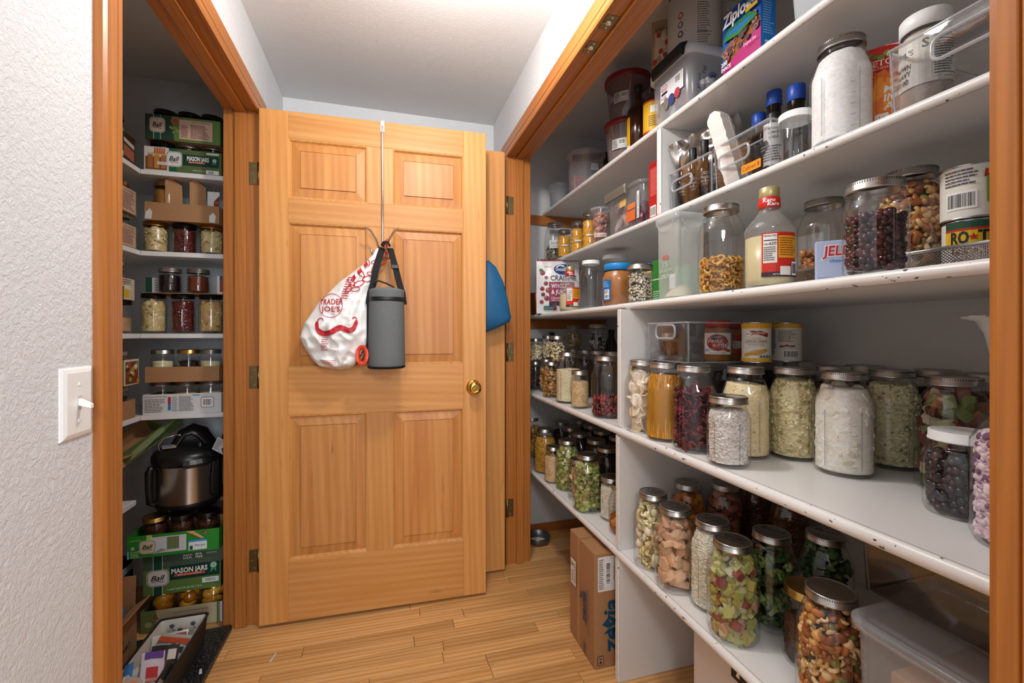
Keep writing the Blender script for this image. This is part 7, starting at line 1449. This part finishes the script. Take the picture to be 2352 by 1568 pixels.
for k in range(6):
    fx, fy = .012 + .022 * k + rk.uniform(-.004, .004), .045 + .035 * ((k * 2) % 3) / 2
    for a in range(5): P.disc(fx + .0055 * math.cos(a * 1.256), fy + .0055 * math.sin(a * 1.256), .0036, .0036, '5a6478', 8)
    P.disc(fx, fy, .0025, .0025, '2c2c34', 8); P.line([(fx, fy - .006), (fx + .004, fy - .016), (fx - .003, fy - .026), (fx - .010, fy - .028)], .0014, '3a3a40'); P.disc(fx + .007, fy - .015, .004, .002, '4a5058', 8)
P.obj('flower_printing', bk)
rk = random.Random(11)
def packet(label, x, y, z, w_, h_, col, tl, marks):
    t = thing('snack_packet', label, 'packet', (x, y, z), 0, 'packets in the lined basket', tl); m = MB(); n = 8
    for s_ in (0, 1):
        V = [(-w_ / 2 + w_ * i / n, -h_ / 2 + h_ * k / n, (.007 if s_ else -.004) * (1 - abs(2 * i / n - 1) ** 3) * (1 - abs(2 * k / n - 1) ** 3) + .002 * noise.noise(Vector((i * .7 + x * 50, k * .7, s_)))) for k in range(n + 1) for i in range(n + 1)]
        F = [(k * (n + 1) + i, k * (n + 1) + i + 1, (k + 1) * (n + 1) + i + 1, (k + 1) * (n + 1) + i) for k in range(n) for i in range(n)]; m.add(V, F if s_ else [tuple(reversed(f)) for f in F], None, True)
    m.obj('packet_body', plain('packet_' + col, col, .3, spec=.5), t); P = Print(plane_map((-w_ / 2, -h_ / 2, .0078), (1, 0, 0), (0, 1, 0)))
    for a, b, c_, e, cc in marks: P.rect(a * w_, b * h_, c_ * w_, e * h_, cc)
    P.obj('packet_printing', t)
packet('purple and white tissue packet on top of the basket', -.690, 1.600, .125, .060, .110, 'c8c0cc', (.45, .35, .5), ((.1, .75, .9, .95, '5a3a8a'), (.2, .2, .7, .5, 'b02830'), (.2, .1, .8, .16, 'd06a40')))
packet('clear packet with a red square in the basket', -.712, 1.520, .118, .055, .095, 'b8a8a0', (.3, .5, .2), ((.25, .1, .8, .42, '981c28'), (.3, .6, .6, .8, 'd07a50')))
packet('blue stick packet at the left in the basket', -.742, 1.570, .120, .022, .120, '3a7ab8', (.3, -.2, .25), ((.2, .3, .8, .6, 'd8e0e8'),))
packet('red stick packet at the left in the basket', -.745, 1.505, .115, .020, .110, 'a83038', (.2, -.3, .15), ((.2, .5, .8, .8, 'e0b8b0'),))
packet('orange printed magazine at the far end of the basket', -.700, 1.700, .080, .110, .150, 'a8a4a0', (.7, .1, -.25), ((.05, .82, .95, .92, 'b84a24'), (.1, .4, .5, .62, '222226'), (.6, .1, .95, .35, '9a3a20'), (.3, .66, .9, .76, '3a3a40')))
packet('dark photo packet in the middle of the basket', -.685, 1.655, .105, .075, .110, '2c2a2c', (.5, .25, .35), ((.1, .1, .5, .4, '7a7078'), (.6, .5, .9, .8, 'c8c0b8')))
packet('pale clear sleeve at the near end of the basket', -.690, 1.450, .108, .080, .150, '8a8078', (.12, .2, .1), ((.1, .2, .4, .7, 'b8b0b0'), (.6, .3, .8, .5, 'c0606a')))
packet('white glossy leaflet standing in the basket near the flowers', -.716, 1.775, .085, .10, .07, 'd0ccc8', (.9, .1, .3), ((.1, .1, .6, .3, '6a2a20'), (.1, .45, .9, .6, '2a2a2e'), (.5, .7, .95, .9, 'a04a30')))
packet('black and tan pouch near the right basket wall', -.652, 1.560, .105, .030, .13, '1e1c1e', (.2, .9, .1), ((.1, .2, .9, .5, '8a7a6a'),))
packet('red foil sachet tucked between the packets', -.668, 1.500, .112, .034, .06, '8a2030', (.4, -.2, .6), ((.2, .3, .8, .5, 'e0c0b8'),))
packet('small white sachet with red stripe at the basket middle', -.722, 1.625, .118, .04, .06, 'dcd8d8', (.3, .3, -.5), ((.1, .6, .9, .75, 'b83a40'),))
t = thing('paper_scrap', 'tiny white paper scrap on the black stone slab', 'scrap', (-.598, 1.70, .0218), .5); MB().add([(-.006, -.012, 0), (.003, -.014, 0), (.006, .012, .001), (.0, .014, 0)], [(0, 1, 2, 3)]).obj('scrap', WCARD, t)

t = thing('paper_sliver', 'white paper sliver on the floorboards under the door', 'scrap', (-.385, 1.735, .0006), -.25); MB().add([(-.003, -.022, 0), (.003, -.022, 0), (.002, .022, .0006), (-.002, .022, .0006)], [(0, 1, 2, 3)]).obj('sliver', WCARD, t)
